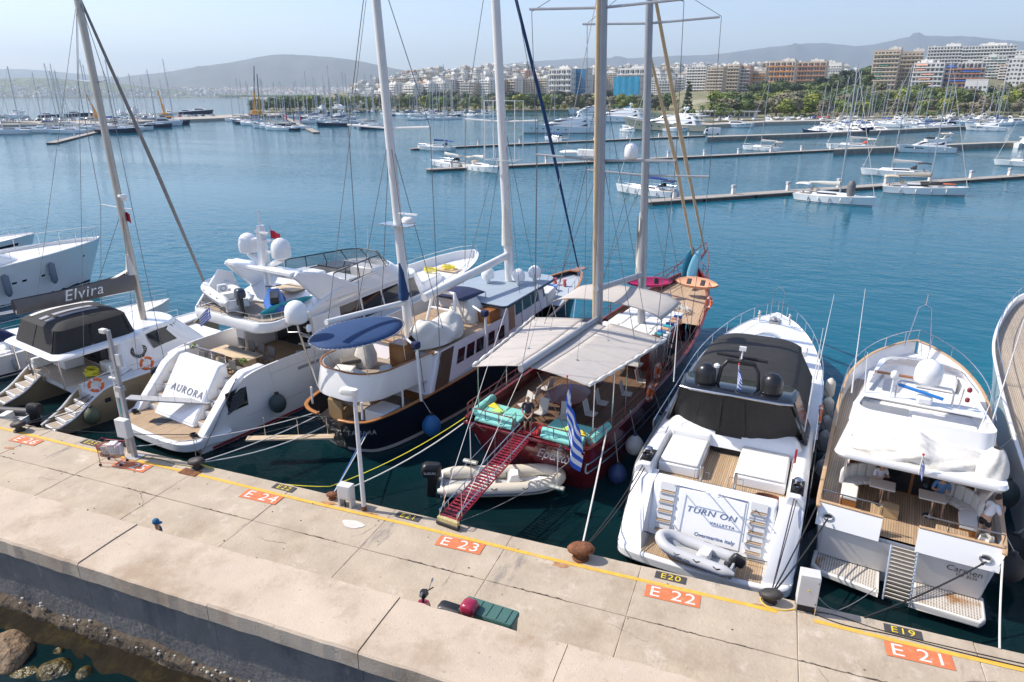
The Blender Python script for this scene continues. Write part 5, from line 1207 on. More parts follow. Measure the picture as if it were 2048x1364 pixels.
# cockpit furniture
m=MB();m.box((-.15,4.75,2.92),(3.0,1.05,.06));m.bx(-1.2,-1.05,4.4,5.1,2.2,2.9);m.bx(.8,.95,4.4,5.1,2.2,2.9);m.build('dining_table',mat('pale teak top',(.60,.46,.30),.6,noise=(3,.12)),t,bev=.02)
m=MB();m.grid(lambda u,v:(-1.2+2.5*u,4.75+.5*v,2.965+.02*math.sin(u*9)*v),8,3);m.build('table_cover',mat('grey table cover',(.22,.20,.18),.9),t)
for i in range(4):
    for r_ in (0,1):
        x=-1.3+i*.8;y=5.75 if r_ else 3.85;m=MB();m.box((x,y,2.62),(.5,.46,.05));m.box((x,y+(.24 if r_ else -.24),2.92),(.5,.05,.45))
        for dx in (-.22,.22):
            for dy in (-.2,.2): m.tube([(x+dx,y+dy,2.2),(x+dx,y+dy,2.62)],.018,4)
        m.build('dining_chair',mat('chair mesh grey',(.16,.155,.15),.7),t)
m=MB();rail(m,[(-1.6,2.95,3.3),(1.5,3.0,3.3)],.42,.022,4);m.build('aft_rail',steel,t)
for x in (-2.0,2.0):
    m=MB();r=random.Random(4)
    for k in range(60): a=r.uniform(0,6.3);q=r.uniform(.02,.22);m.box((x+q*math.cos(a),3.6+q*math.sin(a),3.2+r.uniform(0,.22)),(.09,.06,.03),r.uniform(0,3),r.uniform(-1,1))
    m.build('planter',leafmat('planter leaves %d'%x,(.10,.16,.03),(.30,.30,.05)),t)
# flybridge deck and coaming
def fr(z,g=0.,ya=0.): return plan(4.3-g*.2+ya,17.2+g,3.0+g,1.7+g,.9,1.6,z,8)
MB().loft([fr(4.55,-.12),fr(4.62,0),fr(4.85,.05),fr(5.08,0),fr(5.1,-.06),fr(5.02,-.14)],cap0=True,cap1=True).build('flybridge_deck',ddy,t,smooth=50)
m=MB();m.slab(plan(4.7,14.4,2.65,2.0,.6,1.2),5.04,5.07);m.build('flybridge_teak',teakgrey,t)
g0,g1,g2=plan(6.8,17.0,2.95,1.7,.4,1.5,5.0,8),plan(9.2,15.8,2.9,1.75,.4,1.4,5.75,8),plan(9.4,15.4,2.7,1.6,.4,1.3,5.72,8);g3=plan(9.4,15.3,2.68,1.55,.4,1.3,5.1,8)
MB().loft([g0,g1,g2,g3],cap0=False,cap1=False).build('fly_coaming',ddy,t,smooth=50)
# wind screen of framed panels
ga,gb=plan(8.2,15.6,2.78,1.7,.3,1.3,5.72,8),plan(8.9,14.9,2.55,1.55,.3,1.2,6.5,8)
smoke=mat('smoked screen',(.20,.20,.19),.05,alpha=.45);frm=mat('black frame',(.02,.02,.022),.4)
s0,s1=s_of(ga,8.9,1),s_of(ga,8.9,-1);N=11
for i in range(N):
    a,b=s0+(s1-s0)*i/N,s0+(s1-s0)*(i+1)/N;m=MB();patch(m,ga,gb,a+.002,b-.002,.03,.97,4,0);m.build('windscreen_panel',smoke,t)
m=MB();m.tube([ring_at(ga,s0+(s1-s0)*i/40)[:] for i in range(41)],.035,5);m.tube([ring_at(gb,s0+(s1-s0)*i/40)[:] for i in range(41)],.035,5)
for i in range(N+1): s_=s0+(s1-s0)*i/N;m.tube([ring_at(ga,s_)[:],ring_at(gb,s_)[:]],.03,4)
m.build('windscreen_frame',frm,t)
m=MB();m.bx(-2.2,-.4,10.0,11.6,5.07,5.85);m.build('wet_bar',ddy,t,bev=.08);m=MB();m.bx(-.2,2.0,11.0,12.0,5.07,5.75);m.build('helm_seat',ddy,t,bev=.08);m=MB();m.bx(.1,1.9,13.0,14.0,5.07,5.95);m.build('helm_console',ddy,t,bev=.1);m=MB();m.bx(-1.9,-.2,12.3,13.9,5.8,5.86);m.build('sun_roof_hatch',glass,t)
m=MB();m.slab(plan(7.8,9.5,.75,.75,.3,.3,0,5,.3),5.62,5.68);m.bx(.2,.4,8.5,8.7,5.07,5.62);m.build('fly_table',mat('pale teak top',(.6,.46,.3),.6),t)
m=MB();m.bx(-1.2,1.9,9.55,10.0,5.07,5.45);m.bx(-1.2,-.8,8.1,9.5,5.07,5.4);m.build('fly_bench',mat('beige cushion',(.52,.42,.31),.8),t,bev=.05)
# radar arch, mast, domes
for s in (-1,1):
    m=MB();m.loft([[(s*x,y,z) for y,z in ((11.8,5.2),(8.3,5.2),(7.6,5.9),(6.6,6.95),(6.9,7.15),(8.6,6.75),(10.2,5.95))] for x in (2.5,2.8)]);m.build('arch_side',ddy,t,bev=.06)
    m=MB();m.loft([[(s*x,y,z) for y,z in ((4.6,5.1),(7.4,5.1),(7.0,6.4),(6.2,6.75))] for x in (2.62,2.8)]) if s<0 else None
    if s<0: m.build('wing_screen',ddy,t,bev=.05)
m=MB();m.bx(-2.6,2.6,6.55,7.35,6.9,7.14);m.build('arch_beam',ddy,t,bev=.06)
m=MB();m.tube([(0,7.1,5.1),(0,7.1,6.9)],.16,8);m.loft([plan(6.8,7.4,.28,.2,.1,.1,7.1),plan(6.95,7.3,.16,.12,.06,.06,9.2)])
for s in (-1,1): m.tube([(s*.1,7.1,7.0),(s*1.25,7.2,7.55)],.17,8)
m.bx(-.7,.7,7.0,7.3,8.4,8.48);m.tube([(0,7.1,9.1),(0,7.1,10.0)],.05,6);m.box((.3,6.9,8.9),(1.0,.1,.1));m.box((.25,7.0,7.9),(.9,.12,.12));ms=m.build('radar_mast',ddy,t,smooth=45)
for s in (-1,1):
    m=MB();m.lathe([(.30,-.1),(.47,-.02),(.5,.1),(.5,.45),(.45,.68),(.32,.86),(.15,.95),(.01,.98)],(s*1.28,7.2,7.7),20);m.build('satellite_dome',white,ms,smooth=50)
m=MB();m.tube([(0.5,7.3,8.5),(.5,7.3,9.2)],.012,4);m.grid(lambda u,v:(.5+.75*u,7.3+.08*math.sin(u*6),8.55+.42*v-.1*u),6,3);m.build('red_ensign',flagr,ms)
for x,y,h in ((-1.9,9.8,2.0),(1.2,13.4,2.6),(-.7,7.8,2.2)):
    m=MB();m.tube([(x,y,5.6),(x+.1,y+.1,5.6+h)],[.022,.008],5);m.build('whip_antenna',white,t)
m=MB();rail(m,[(-2.7,5.2,5.08),(-2.3,4.55,5.08),(0,4.42,5.08),(2.3,4.55,5.08),(2.75,5.4,5.08),(2.8,7.6,5.08)],.32,.022,12);m.build('fly_rail',steel,t)
# foredeck fittings
m=MB();rail(m,hu.around(.05,.1,.62,18),.32,.02,17);m.build('bow_rail',steel,t)
m=MB();m.loft([plan(18.4,21.6,1.15,.8,.3,.5,3.15),plan(18.6,21.3,1.0,.7,.3,.5,3.75)]);m.build('fore_locker',ddy,t,bev=.06)
for (x,y,z) in ((.0,22.8,3.65),(-.2,21.0,3.78)):
    m=MB();r=random.Random(int(y));P=[]
    for k in range(90): a=k*.42;q=.42+.12*math.sin(k*.7)+r.uniform(-.05,.05);P.append((x+q*math.cos(a),y+q*.8*math.sin(a),z+.05+.0024*k+r.uniform(0,.03)))
    m.tube(P,.028,4);m.build('coiled_rope',rope_y,t,smooth=60)
m=MB();m.bx(-.9,.9,22.3,23.3,3.58,3.64);m.build('rope_tray',mat('pale teak top',(.6,.46,.3),.6),t)
# platform details
for x in (-2.35,2.35):
    m=MB();r=random.Random(5)
    P=[(x+.20*math.cos(k*.9)*r.uniform(.5,1),.25+.16*math.sin(k*.9)*r.uniform(.5,1),.80+.004*k) for k in range(34)];m.tube(P,.025,4);m.build('rope_heap',rope_b,t)
# passerelle folded along the stern
p0,p1=Vector((1.75,1.75,1.72)),Vector((-1.9,-.15,1.82))
d=(p1-p0).normalized();sd=Vector((-d.y,d.x,0))*.24
m=MB();m.loft([[(p+sd+Vector((0,0,z)))[:] for z in (0,.09)]+[(p-sd+Vector((0,0,z)))[:] for z in (.09,0)] for p in (p0,p1)]);pa=m.build('passerelle',mat('passerelle grey',(.38,.38,.38),.5,noise=(4,.15)),t,bev=.02)
m=MB();rail(m,[(p0+(p1-p0)*f+sd)[:] for f in (.0,.33,.66,1)],.95,.007,6,0);m.build('passerelle_rail',mat('rail dark steel',(.08,.08,.085),.4,.6),pa)
m=MB();m.tube([(1.9,1.9,.8),(1.75,1.75,1.75)],.08,8);m.build('passerelle_pivot',steel,pa)
# things on and by Aurora
c=T(-1.45,5.55,5.3);rt=thing('inflatable_tender','white inflatable tender with outboard on the flybridge of the AURORA yacht','tender',c,-R_(11.4)+R_(72));rib(rt,4.0,.85,.27,tube=mat('white hypalon',(.72,.72,.71),.4),console=True);outboard(rt,(0,-1.95,.55),1.1,mat('dark blue cowl',(.03,.04,.06),.3),0,-.15)
m=MB();m.bx(-.45,.45,-1.4,-1.2,-.2,.12);m.bx(-.45,.45,.9,1.1,-.2,.12);m.build('cradle',white,rt)
c=T(.95,6.7,5.07);jt=thing('jet_ski','blue and black covered jet ski on the flybridge behind the tender','jet ski',c,R_(40))
m=MB();m.loft([[(x*w_,y,z*h_+.1) for x,z in ((-.5,0),(-.55,.25),(-.3,.5),(.3,.5),(.55,.25),(.5,0))] for y,w_,h_ in ((-1.3,.8,.7),(-.6,1,.95),(.1,1,1.25),(.6,.85,1.5),(1.0,.6,.9),(1.5,.15,.5))]);m.build('hull',mat('jet ski blue',(.02,.12,.42),.3),jt,smooth=50)
m=MB();m.loft([[(x*w_,y,z) for x,z in ((-.22,.5),(-.2,.85),(.2,.85),(.22,.5))] for y,w_ in ((-1.2,1),(-.2,1.1),(.2,1))]);m.tube([(-.4,.45,1.05),(0,.5,1.0),(.4,.45,1.05)],.035,5);m.build('seat_and_bars',blackp,jt,bev=.04)
c=T(1.95,6.8,5.3);pt_=thing('paddle_board','teal paddle board leaning inside the flybridge rail of the AURORA yacht','paddle board',c,-R_(11.4)+R_(-3));pt_.rotation_euler=(0,R_(-62),-R_(13))
m=MB();m.loft([[(x*w_,y,z) for x,z in ((-.38,0),(-.3,.06),(.3,.06),(.38,0),(.3,-.05),(-.3,-.05))] for y,w_ in ((-1.75,.2),(-1.5,.6),(-.9,.95),(0,1),(.9,.9),(1.5,.5),(1.8,.08))]);m.build('board',mat('teal board',(.01,.28,.33),.35),pt_,smooth=60)
greek_flag('small greek flag at the aft edge of the AURORA flybridge',T(-.55,3.95,5.0),.85,.55,staff=(.75,.35,-.15),rz=R_(200),droop=.45,name='national_flag')
gb_=mat('dark green vinyl',(.035,.055,.055),.55)
lathe_ball('ball_fender','large dark green ball fender on the shaded side of the AURORA yacht','fender',T(3.42,4.2,1.15),.42,gb_,rope_to=T(3.05,4.2,3.1))
# ================================================================== ELVIRA catamaran
beige=mat('bronze beige hull',(.34,.25,.145),.28,.15,coat=.4,noise=(.5,.06))
t,T=boat('catamaran','sailing catamaran with bronze hulls, black flybridge enclosure and Elvira on its grey sail bag','catamaran',(-33.9,21.2),13)
for s in (-1,1):
    h=Hull([(-.9,-.9,.55,.62,.34),(.1,.1,.72,.8,.75),(1.1,1.2,.82,.9,1.5),(2.2,2.2,.85,.95,1.82),(6,6,.85,.95,1.9),(9,9.2,.65,.8,2.0),(11.3,11.7,.25,.4,2.1),(12,12.5,.02,.03,2.12)],1.2,.6)
    def sh(mm): mm.v=[(v[0]+s*2.72,v[1],v[2]) for v in mm.v];return mm
    sh(h.mesh(36,(-.8,0,.25,.5,.75,1))).build('hull',beige,t,smooth=35)
    mm=sh(h.deck(.02,nu=30,u0=.28));mm.build('hull_deck',ddy,t)
    mm=MB();mm.tube([(p[0]+s*2.72,p[1],p[2]) for p in h.around(.0,.0,.0,36)],.05,5);mm.build('gunwale',ddy,t,smooth=60)
    for i in range(5):
        mm=MB();mm.bx(s*2.72-.56,s*2.72+.56,-.78+i*.5,2.3,.34+i*.27-.2,.34+i*.27);stp=mm.build('stern_step',ddy,t,bev=.03)
        mm=MB();mm.bx(s*2.72-.45,s*2.72+.45,-.72+i*.5,-.32+i*.5,.343+i*.27,.355+i*.27);mm.build('step_tread',teakgrey,stp)
    mm=MB();sh(h.stripe(1.0,1.22,.014,.36,.40,3,mm,(s,)));mm.build('hull_port',glass,t)
m=MB();m.bx(-2.2,2.2,1.2,10.2,.9,1.82);m.build('bridge_deck',ddy,t,bev=.1)
m=MB();m.bx(-2.1,2.1,.6,3.3,1.825,1.86);m.build('cockpit_teak',teakgrey,t)
r0,r1=plan(3.0,9.0,2.95,1.9,.3,1.6,1.85,8),plan(3.2,7.3,2.6,1.7,.3,1.4,3.55,8)
MB().loft([r0,r1]).build('coachroof',ddy,t,smooth=40)
m=MB();patch(m,r0,r1,s_of(r0,5.3,1),s_of(r0,5.3,-1),.40,.88,30);m.build('wrap_window',glass,t,smooth=60)
m=MB();m.bx(-1.3,1.5,3.0,3.08,1.9,3.3);m.build('saloon_door',glass,t)
m=MB();m.loft([plan(.1,4.6,2.75,2.5,.4,.4,3.38),plan(.0,4.6,2.8,2.5,.4,.4,3.5),plan(.2,4.6,2.7,2.4,.4,.4,3.6)]);m.build('flybridge_deck',ddy,t,smooth=50)
for x in (-2.5,-.9,2.5): m=MB();m.tube([(x,.35,1.85),(x,.3,3.4)],.045,6);m.build('roof_post',steel,t)
# black mesh enclosure
e0,e1,e2=plan(.35,4.6,2.25,2.0,.35,.5,3.6,6),plan(.75,4.35,2.05,1.8,.35,.5,4.65,6),plan(1.1,4.1,1.7,1.5,.35,.5,4.86,6)
for i in range(8):
    m=MB();patch(m,e0,e1,i/8+.004,(i+1)/8-.004,0,1,6,0);m.build('enclosure_panel',blackcan,t,smooth=50)
MB().loft([e1,e2,plan(1.5,3.7,1.1,1.0,.3,.4,4.95,6)],cap0=False).build('enclosure_roof',blackcan,t,smooth=50)
for i,(x,mt) in enumerate(((-1.25,canvas_w),(-.2,mat('roof stripe grey',(.33,.34,.38),.8)),(.45,mat('roof stripe grey',(.33,.34,.38),.8)))):
    m=MB();m.grid(lambda u,v:(x+.22*(v-.5)*2*.7,1.0+3.1*u,4.80+.19*math.sin(math.pi*min(max((u*3.1+.1)/3.3,0),1))**.5),10,1);m.build('roof_stripe',mt,t)
m=MB()
for i in range(9): s_=i/8;m.tube([ring_at(e0,s_)[:],ring_at(e1,s_)[:]],.02,4)
m.build('enclosure_frame',blackp,t)
# emblem: ring of antler-like teeth on the cabin side
em=MB();nn=(r1[0][0]-r0[0][0])
for k in range(17):
    a=R_(150+k*15);em.box((2.86+.0,4.1+.36*math.cos(a),2.8+.33*math.sin(a)),(.02,.06,.16),0,-a+math.pi/2)
em.tube([(2.87,4.1+.27*math.cos(R_(150+k*15)),2.8+.25*math.sin(R_(150+k*15))) for k in range(17)],.02,4);em.lathe([(.08,0),(.08,.02)],(2.82,4.25,2.45),10,axis='x')
em.v=[(v[0]-(v[2]-1.85)*.2-.02,v[1],v[2]) for v in em.v];em.build('emblem',blackp,t)
# mast, boom, sail bag
m=MB();m.tube([(0,6.0,3.5),(0,5.78,20.5)],.17,10,flat=1.35);ms=m.build('mast',mat('brushed mast alloy',(.50,.46,.41),.45,.6,noise=(1.5,.12)),t,smooth=60)
m=MB()
for z,w_ in ((9.8,1.6),(16.1,1.4)): m.tube([(-w_,5.7,z+.1),(0,5.95,z),(w_,5.7,z+.1)],.035,5)
m.build('spreader',alu,ms)
m=MB();m.box((.35,5.95,10.3),(.7,.12,.14));m.lathe([(.2,0),(.24,.08),(.2,.16)],(.45,5.9,10.4),12);m.build('radar',white,ms)
m=MB();m.tube([(0,5.9,5.35),(0,.0,5.5)],.11,8);m.build('boom',alu,t,smooth=60)
bagm=mat('grey sail bag',(.145,.135,.13),.85,noise=(2,.1))
m=MB()
for s in (-1,1): m.grid(lambda u,v:(s*(.12+.13*math.sin(math.pi*v)+.02*math.sin(u*14+v*3)),5.85-5.9*u,5.32+.12*u+(1.0-.30*u)*v-.10*math.sin(u*math.pi)*v),22,5)
m.build('sail_bag',bagm,t,smooth=60)
m=MB();m.grid(lambda u,v:((v-.5)*.3,5.9-3.2*u,6.3-.5*u-.1*(v-.5)**2+.3*(1-u)**3),10,3);m.tube([(0,5.8,6.2),(0,5.85,7.3)],[.3,.12],8);m.build('sail_head',canvas_w,t,smooth=60)
M_=Matrix.Translation((.33,3.05,5.84))@Matrix.Rotation(math.pi/2,4,'Z')@Matrix.Rotation(math.pi/2,4,'X')
text('lettering','Elvira',.80,flagw,t,None,None,shear=.25,ext=.004,matrix=M_,space=1.1)
m=MB();m.tube([(0,10.7,2.1),(0,8.2,11.6),(0,5.82,20.2)],[.07,.11,.06],7);m.build('furled_genoa',mat('grey uv strip',(.24,.22,.20),.8,noise=(3,.15)),t,smooth=60)
m=MB()
for s in (-1,1):
    m.tube([(s*3.3,5.0,1.95),(s*1.6,5.7,9.9),(s*1.4,5.7,16.2),(0,5.8,20.3)],.016,4);m.tube([(s*3.2,3.6,1.95),(0,5.95,9.7)],.014,4);m.tube([(s*3.0,1.0,1.9),(0,5.8,20)],.012,4)
m.build('rigging',wire,t)
m=MB();m.grid(lambda u,v:(.0+.5*u,6.1+.03*math.sin(u*5),9.6-.5*v-.1*u),4,3);m.build('courtesy_flag',flagr,t)
m=MB()
for s in (-1,1):
    m2=[(s*3.55,y,1.85) for y in (2.2,4,6,8,10)];rail(m,m2,.62,.014,5,1)
m.build('guard_rail',steel,t)
m=MB();rail(m,[(3.3,.6,1.5),(3.5,2.4,1.85)],.7,.016,3,1);rail(m,[(-1.2,.3,1.86),(1.2,.3,1.86)],.8,.016,4,1);m.build('stern_rail',steel,t)
m=MB();r=random.Random(8)
P=[(1.7+.5*math.cos(k*.8)*r.uniform(.5,1),2.0+.35*math.sin(k*.8)*r.uniform(.5,1),1.9+.006*k) for k in range(60)];m.tube(P,.035,4);m.build('yellow_rope_heap',rope_y,t)
m=MB();m.bx(-1.6,-.2,1.6,2.6,1.86,2.6);m.build('cockpit_table',cushion,t,bev=.05);m=MB();m.bx(-2.1,-1.75,.8,3,1.86,2.4);m.build('cockpit_seat',cushion,t,bev=.05);m=MB();m.bx(1.4,2.1,2.6,3.0,1.86,2.4);m.build('cockpit_seat',cushion,t,bev=.05)
lifebuoy('orange lifebuoy on the catamaran rail nearer the quay',T(3.45,1.35,2.0),(R_(90),0,R_(60)),.30,.07)
lifebuoy('orange lifebuoy farther along the catamaran side deck',T(3.62,3.9,2.35),(R_(90),0,R_(75)),.30,.07)
lathe_ball('ball_fender','olive ball fender between the catamaran bronze hull and the quay','fender',T(3.75,.75,.62),.38,mat('olive vinyl',(.09,.10,.055),.6),rope_to=T(3.6,.9,1.5))
# dark tender at the catamaran's left stern
c=T(-.6,-1.6,.0);rt=thing('inflatable_tender','dark grey tender with covered outboard floating at the catamaran stern','tender',(c[0],c[1],.0),R_(105));rib(rt,3.4,.8,.22,tube=mat('dark grey hypalon',(.06,.06,.065),.6),console=False);outboard(rt,(0,-1.6,.55),1.15,rubber)
# boats beyond the catamaran at the left edge
b=Vector((-54.9,42.8,0));hd=R_(17);L=24
t=thing('motor_yacht','white motor yacht whose high bow points right at the left edge','motor yacht',(b.x-L*math.sin(hd),b.y-L*math.cos(hd),0),-hd);hb=cruiser(t,L=L,detail=1)
for u in (.45,.52,.545,.60,.625,.78):
    x,y,z=hb.pt(u,.52 if u<.7 else .72,1,.0);m=MB();hb.stripe(.50 if u<.7 else .70,.55 if u<.7 else .74,.02,u,u+.012,3,m,(1,),rel=True);m.build('porthole',glass,t)
m=MB();m.tube(hb.around(.05,.02,.0,40),.07,6);m.build('rub_rail',white,t,smooth=60)
m=MB();rail(m,hb.around(0,.1,.45,20),1.0,.025,17);m.build('bow_rail',steel,t)
for u in (.5,.62): x,y,z=hb.pt(u,.8,1,.2);m=MB();m.lathe([(.05,.9),(.24,.75),(.26,-.6),(.1,-.85)],(x,y,z-.8),10);m.build('fender',mat('blue grey fender',(.16,.19,.23),.6),t,smooth=60)
b=Vector((-39.9,35.6,0));hd=R_(14);L=14
t=thing('sailing_yacht','white yacht with steel pulpit just behind the catamaran','yacht',(b.x-L*math.sin(hd),b.y-L*math.cos(hd),0),-hd);hb=sailboat(t,L=L,cover=None,mast=.04,hood=navycan,furl=False,bim=None)
b=Vector((-70.2,47.7,0));hd=R_(20);L=15
t=thing('motor_yacht','small white yacht bow beyond the high-bowed motor yacht at far left','motor yacht',(b.x-L*math.sin(hd),b.y-L*math.cos(hd),0),-hd);cruiser(t,L=L)
# ================================================================== TAMARA: navy ketch
t,T=boat('motor_sailer','navy blue two-masted motor sailer with white superstructure and a round blue sunshade','motor sailer',(-17.53,22.77),10.9)
navyh=mat('gloss navy topsides',(.004,.006,.018),.38)
wside=mat('white painted sides',(.72,.69,.72),.3,noise=(.5,.04))
hu=Hull([(.9,.15,.35,.55,1.9),(1.1,.35,1.1,1.5,1.9),(1.6,1.0,1.75,2.1,1.92),(3.2,3.0,2.2,2.5,1.98),(7,7,2.55,2.75,2.1),(12,12,2.55,2.8,2.35),(17,17.4,2.0,2.45,2.75),(21,22,1.0,1.6,3.1),(23.2,24.4,.35,.7,3.32),(24,25.3,.02,.04,3.42)],1.3,.9)
hu.mesh(60,(-1,-.5,0,.15,.3,.45,.6,.75,.9,1)).build('hull',navyh,t,smooth=40)
hu.stripe(.04,.22,.014).build('boot_stripe',mat('cream boot stripe',(.55,.52,.47),.5),t,smooth=60)
m=MB();m.tube(hu.around(.03,.02,.012,70),.10,6,flat=.5);m.build('cap_rail',mat('honey varnish',(.42,.17,.045),.3,coat=.4,noise=(3,.15)),t,smooth=60)
text('lettering','TAMARA',.30,mat('gilt letter',(.30,.30,.30),.4,.4),t,None,None,ext=.004,space=1.15,matrix=Matrix.Translation((1.55,.62,1.32))@Matrix.Rotation(R_(38),4,'Z')@Matrix.Rotation(R_(76),4,'X'))
hu.deck(.95,u0=.02,u1=.42).build('aft_deck',teakgrey,t)
hu.deck(.30,u0=.70,u1=.985).build('fore_deck',mat('pale blue grey deck',(.40,.45,.50),.7),t)
# white flush sides with raised teak deck
r0=plan(4.2,14.6,2.62,2.35,.12,.6,2.0,6);r1=plan(5.2,14.4,2.45,2.15,.12,.6,3.9,6)
MB().loft([r0,r1],cap0=False,cap1=False).build('deckhouse_side',wside,t,smooth=40)
m=MB();m.slab(plan(5.0,14.4,2.4,2.1,.12,.6),3.78,3.84);m.build('boat_deck',teak,t)
for i,(y,w_) in enumerate(((6.2,.75),(7.15,.75),(8.1,.75),(9.4,.7),(10.5,.7))):
    for s in (-1,1):
        m=MB();sidepatch(m,r0,r1,y,y+w_,.42,.78,s,3,.02);w2=m.build('deckhouse_window',glass,t)
for s in (-1,1):
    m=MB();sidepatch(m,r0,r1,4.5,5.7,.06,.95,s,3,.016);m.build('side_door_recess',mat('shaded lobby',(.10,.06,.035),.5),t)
m=MB();m.bx(-2.2,2.2,4.9,4.96,1.1,2.75);m.build('aft_bulkhead',ddy,t);m=MB();m.bx(.3,1.5,4.84,4.9,1.15,2.6);m.build('aft_door',varnish,t);m=MB();m.bx(-1.6,-.1,4.84,4.9,1.7,2.5);m.build('aft_window',glass,t)
# upper cockpit tub with varnished rim
u0,u1,u2,u3=plan(.72,5.4,1.95,2.35,1.5,.2,2.62,10),plan(.72,5.4,2.0,2.4,1.5,.2,2.75,10),plan(1.0,5.2,1.98,2.2,1.5,.2,3.85,10),plan(1.1,5.2,1.88,2.1,1.45,.2,3.85,10);u4=plan(1.1,5.2,1.85,2.1,1.45,.2,3.05,10)
MB().loft([u0,u1,u2,u3,u4],cap0=True,cap1=False).build('upper_cockpit',ddy,t,smooth=50)
m=MB();m.slab(u4,2.95,3.06);m.build('upper_cockpit_sole',teakgrey,t)
m=MB();m.tube([(p[0],p[1],3.88) for p in u2],.06,6,closed=True,flat=.6);m.build('upper_cockpit_rim',varnish,t,smooth=60)
for x,y in ((-1.75,.9),(1.45,.85),(2.15,2.8),(-2.15,2.8)): m=MB();m.tube([(x,y,1.85),(x,y,2.7)],.05,7);m.build('tub_post',ddy,t)
# furniture in the aft cockpit
wick=mat('wicker',(.33,.22,.11),.9,bump=(40,1,.03))
m=MB();m.bx(-1.35,-.45,1.6,2.3,1.0,1.45);m.bx(-1.45,-1.3,1.6,2.3,1.0,2.0);m.bx(-1.35,-.45,1.45,1.6,1.0,2.0);m.build('wicker_chair',wick,t,bev=.04)
m=MB();m.bx(.75,1.9,1.7,2.9,1.0,1.85);m.build('storage_box',ddy,t,bev=.04)
m=MB();m.bx(-.2,.6,2.6,4.2,1.72,1.78);m.bx(.1,.3,3.2,3.5,1,1.72);m.build('cockpit_table',varnish,t)
# tub cushions, binnacle, covers
for (x,y,rz) in ((-.6,2.0,.3),(.5,1.8,-.2),(1.1,2.9,-.9),(-1.2,3.0,1.0)):
    m=MB();m.box((x,y,3.45),(1.0,.55,.22),rz,.15);m.build('cushion',cushion if x>-1 else mat('taupe cushion',(.16,.14,.12),.9),t,bev=.07)
m=MB();m.bx(.2,1.2,4.2,5.0,3.0,4.25);m.build('helm_cabinet',varnish,t,bev=.04)
m=MB();m.loft([plan(3.2,4.2,.5,.4,.3,.3,3.06,5,-.8),plan(3.25,4.15,.55,.45,.3,.3,3.6,5,-.8),plan(3.4,4.0,.35,.3,.25,.25,4.2,5,-.8)]);m.build('canvas_hump',canvas_w,t,smooth=60)
# round blue bimini
bl=mat('royal blue acrylic',(.010,.045,.135),.8,noise=(2,.12))
def el(k,z,n=40): return [(1.68*k*math.cos(2*math.pi*i/n),2.45+2.45*k*math.sin(2*math.pi*i/n),z) for i in range(n)]
MB().loft([el(1,5.28),el(.8,5.38),el(.5,5.45),el(.02,5.48)],cap0=False).build('bimini',bl,t,smooth=60,solid=.02)
for i in range(-2,3): m=MB();m.tube([(x,2.45+i*.8,5.30+.17*(1-min(1,math.hypot(x/1.68,i*.8/2.45))**1.6)) for x in np.linspace(-1.6,1.6,13)*math.sqrt(max(.05,1-(i*.8/2.45)**2))],.012,4,flat=.5);m.build('bimini_seam',bl,t)
m=MB();m.tube(el(1.035,5.27),.022,5,closed=True);m.build('bimini_hoop',steel,t,smooth=60)
m=MB()
for i in range(60):
    a,b=el(1,5.28,60)[i],el(1.035,5.27,60)[i];m.tube([a,b],.022,3)
m.build('bimini_lacing',rope_w,t)
m=MB()
for x,y in ((-1.5,1.2),(1.5,1.2),(-1.6,3.6),(1.6,3.6),(0,.2),(.0,4.85)): m.tube([(x*1.1 if y!=.2 else 0,max(y,1.15),3.85),(x,y,5.27)],.02,5)
m.build('bimini_frame',steel,t)
# masts, booms, wheelhouse
wm=mat('white mast paint',(.70,.69,.67),.35,noise=(1,.06))
def mast_(y,z0,z1,r,rk,name='mast'):
    m=MB();m.tube([(0,y,z0),(0,y-rk,z1)],[r,r*.8],10,flat=1.25);return m.build(name,wm,t,smooth=60)
mz=mast_(6.0,3.8,21.5,.20,1.1);mn=mast_(15.75,3.9,25,.24,1.9)
for par,y,zz in ((mz,5.35,14.1),(mn,14.8,14.1)):
    m=MB();m.tube([(-2.4,y-.1,zz+.1),(0,y,zz),(2.4,y-.1,zz+.1)],.045,5);m.build('spreader',wm,par)
m=MB()
for zz in (9.7,10.6):
    m.bx(-.85,.85,5.2,6.0,zz,zz+.05) if zz<10 else None
m.tube([(.85,5.2,9.7),(.85,6.0,9.7)],.02,4);m.build('mast_platform',steel,mz)
m=MB();m.lathe([(.2,0),(.32,.08),(.32,.22),(.2,.32)],(.75,5.5,9.85),14);m.box((.75,5.5,10.3),(1.1,.1,.08));m.build('radar',white,mz,smooth=50)
m=MB()
for i in range(14): z=5.2+i*.75;yy=15.75-1.9*(z-3.9)/21;m.tube([(.2,yy,z),(.42,yy-.05,z),(.42,yy-.05,z+.03),(.2,yy,z+.05)],.018,4)
m.build('mast_steps',steel,mn)
m=MB();x0=[(-1.0,14.3,12),(1.0,14.3,12),(1.0,14.3,15.2),(-1.0,14.3,15.2)];m.tube(x0,.03,4,closed=True);m.tube([(p[0],p[1]+.9,p[2]) for p in x0],.03,4,closed=True);[m.tube([p,(p[0],p[1]+.9,p[2])],.03,4) for p in x0];m.v=[(v[0]*1.0,v[1]+.3,v[2]) for v in m.v];m.build('crows_nest',wm,mn)
m=MB();m.tube([(0,5.7,5.85),(0,.6,6.25)],.13,8);m.build('mizzen_boom',wm,t,smooth=60)
m=MB();m.tube([(0,15.3,6.35),(0,7.3,5.7)],.19,8,flat=1.2);m.build('main_boom',wm,t,smooth=60)
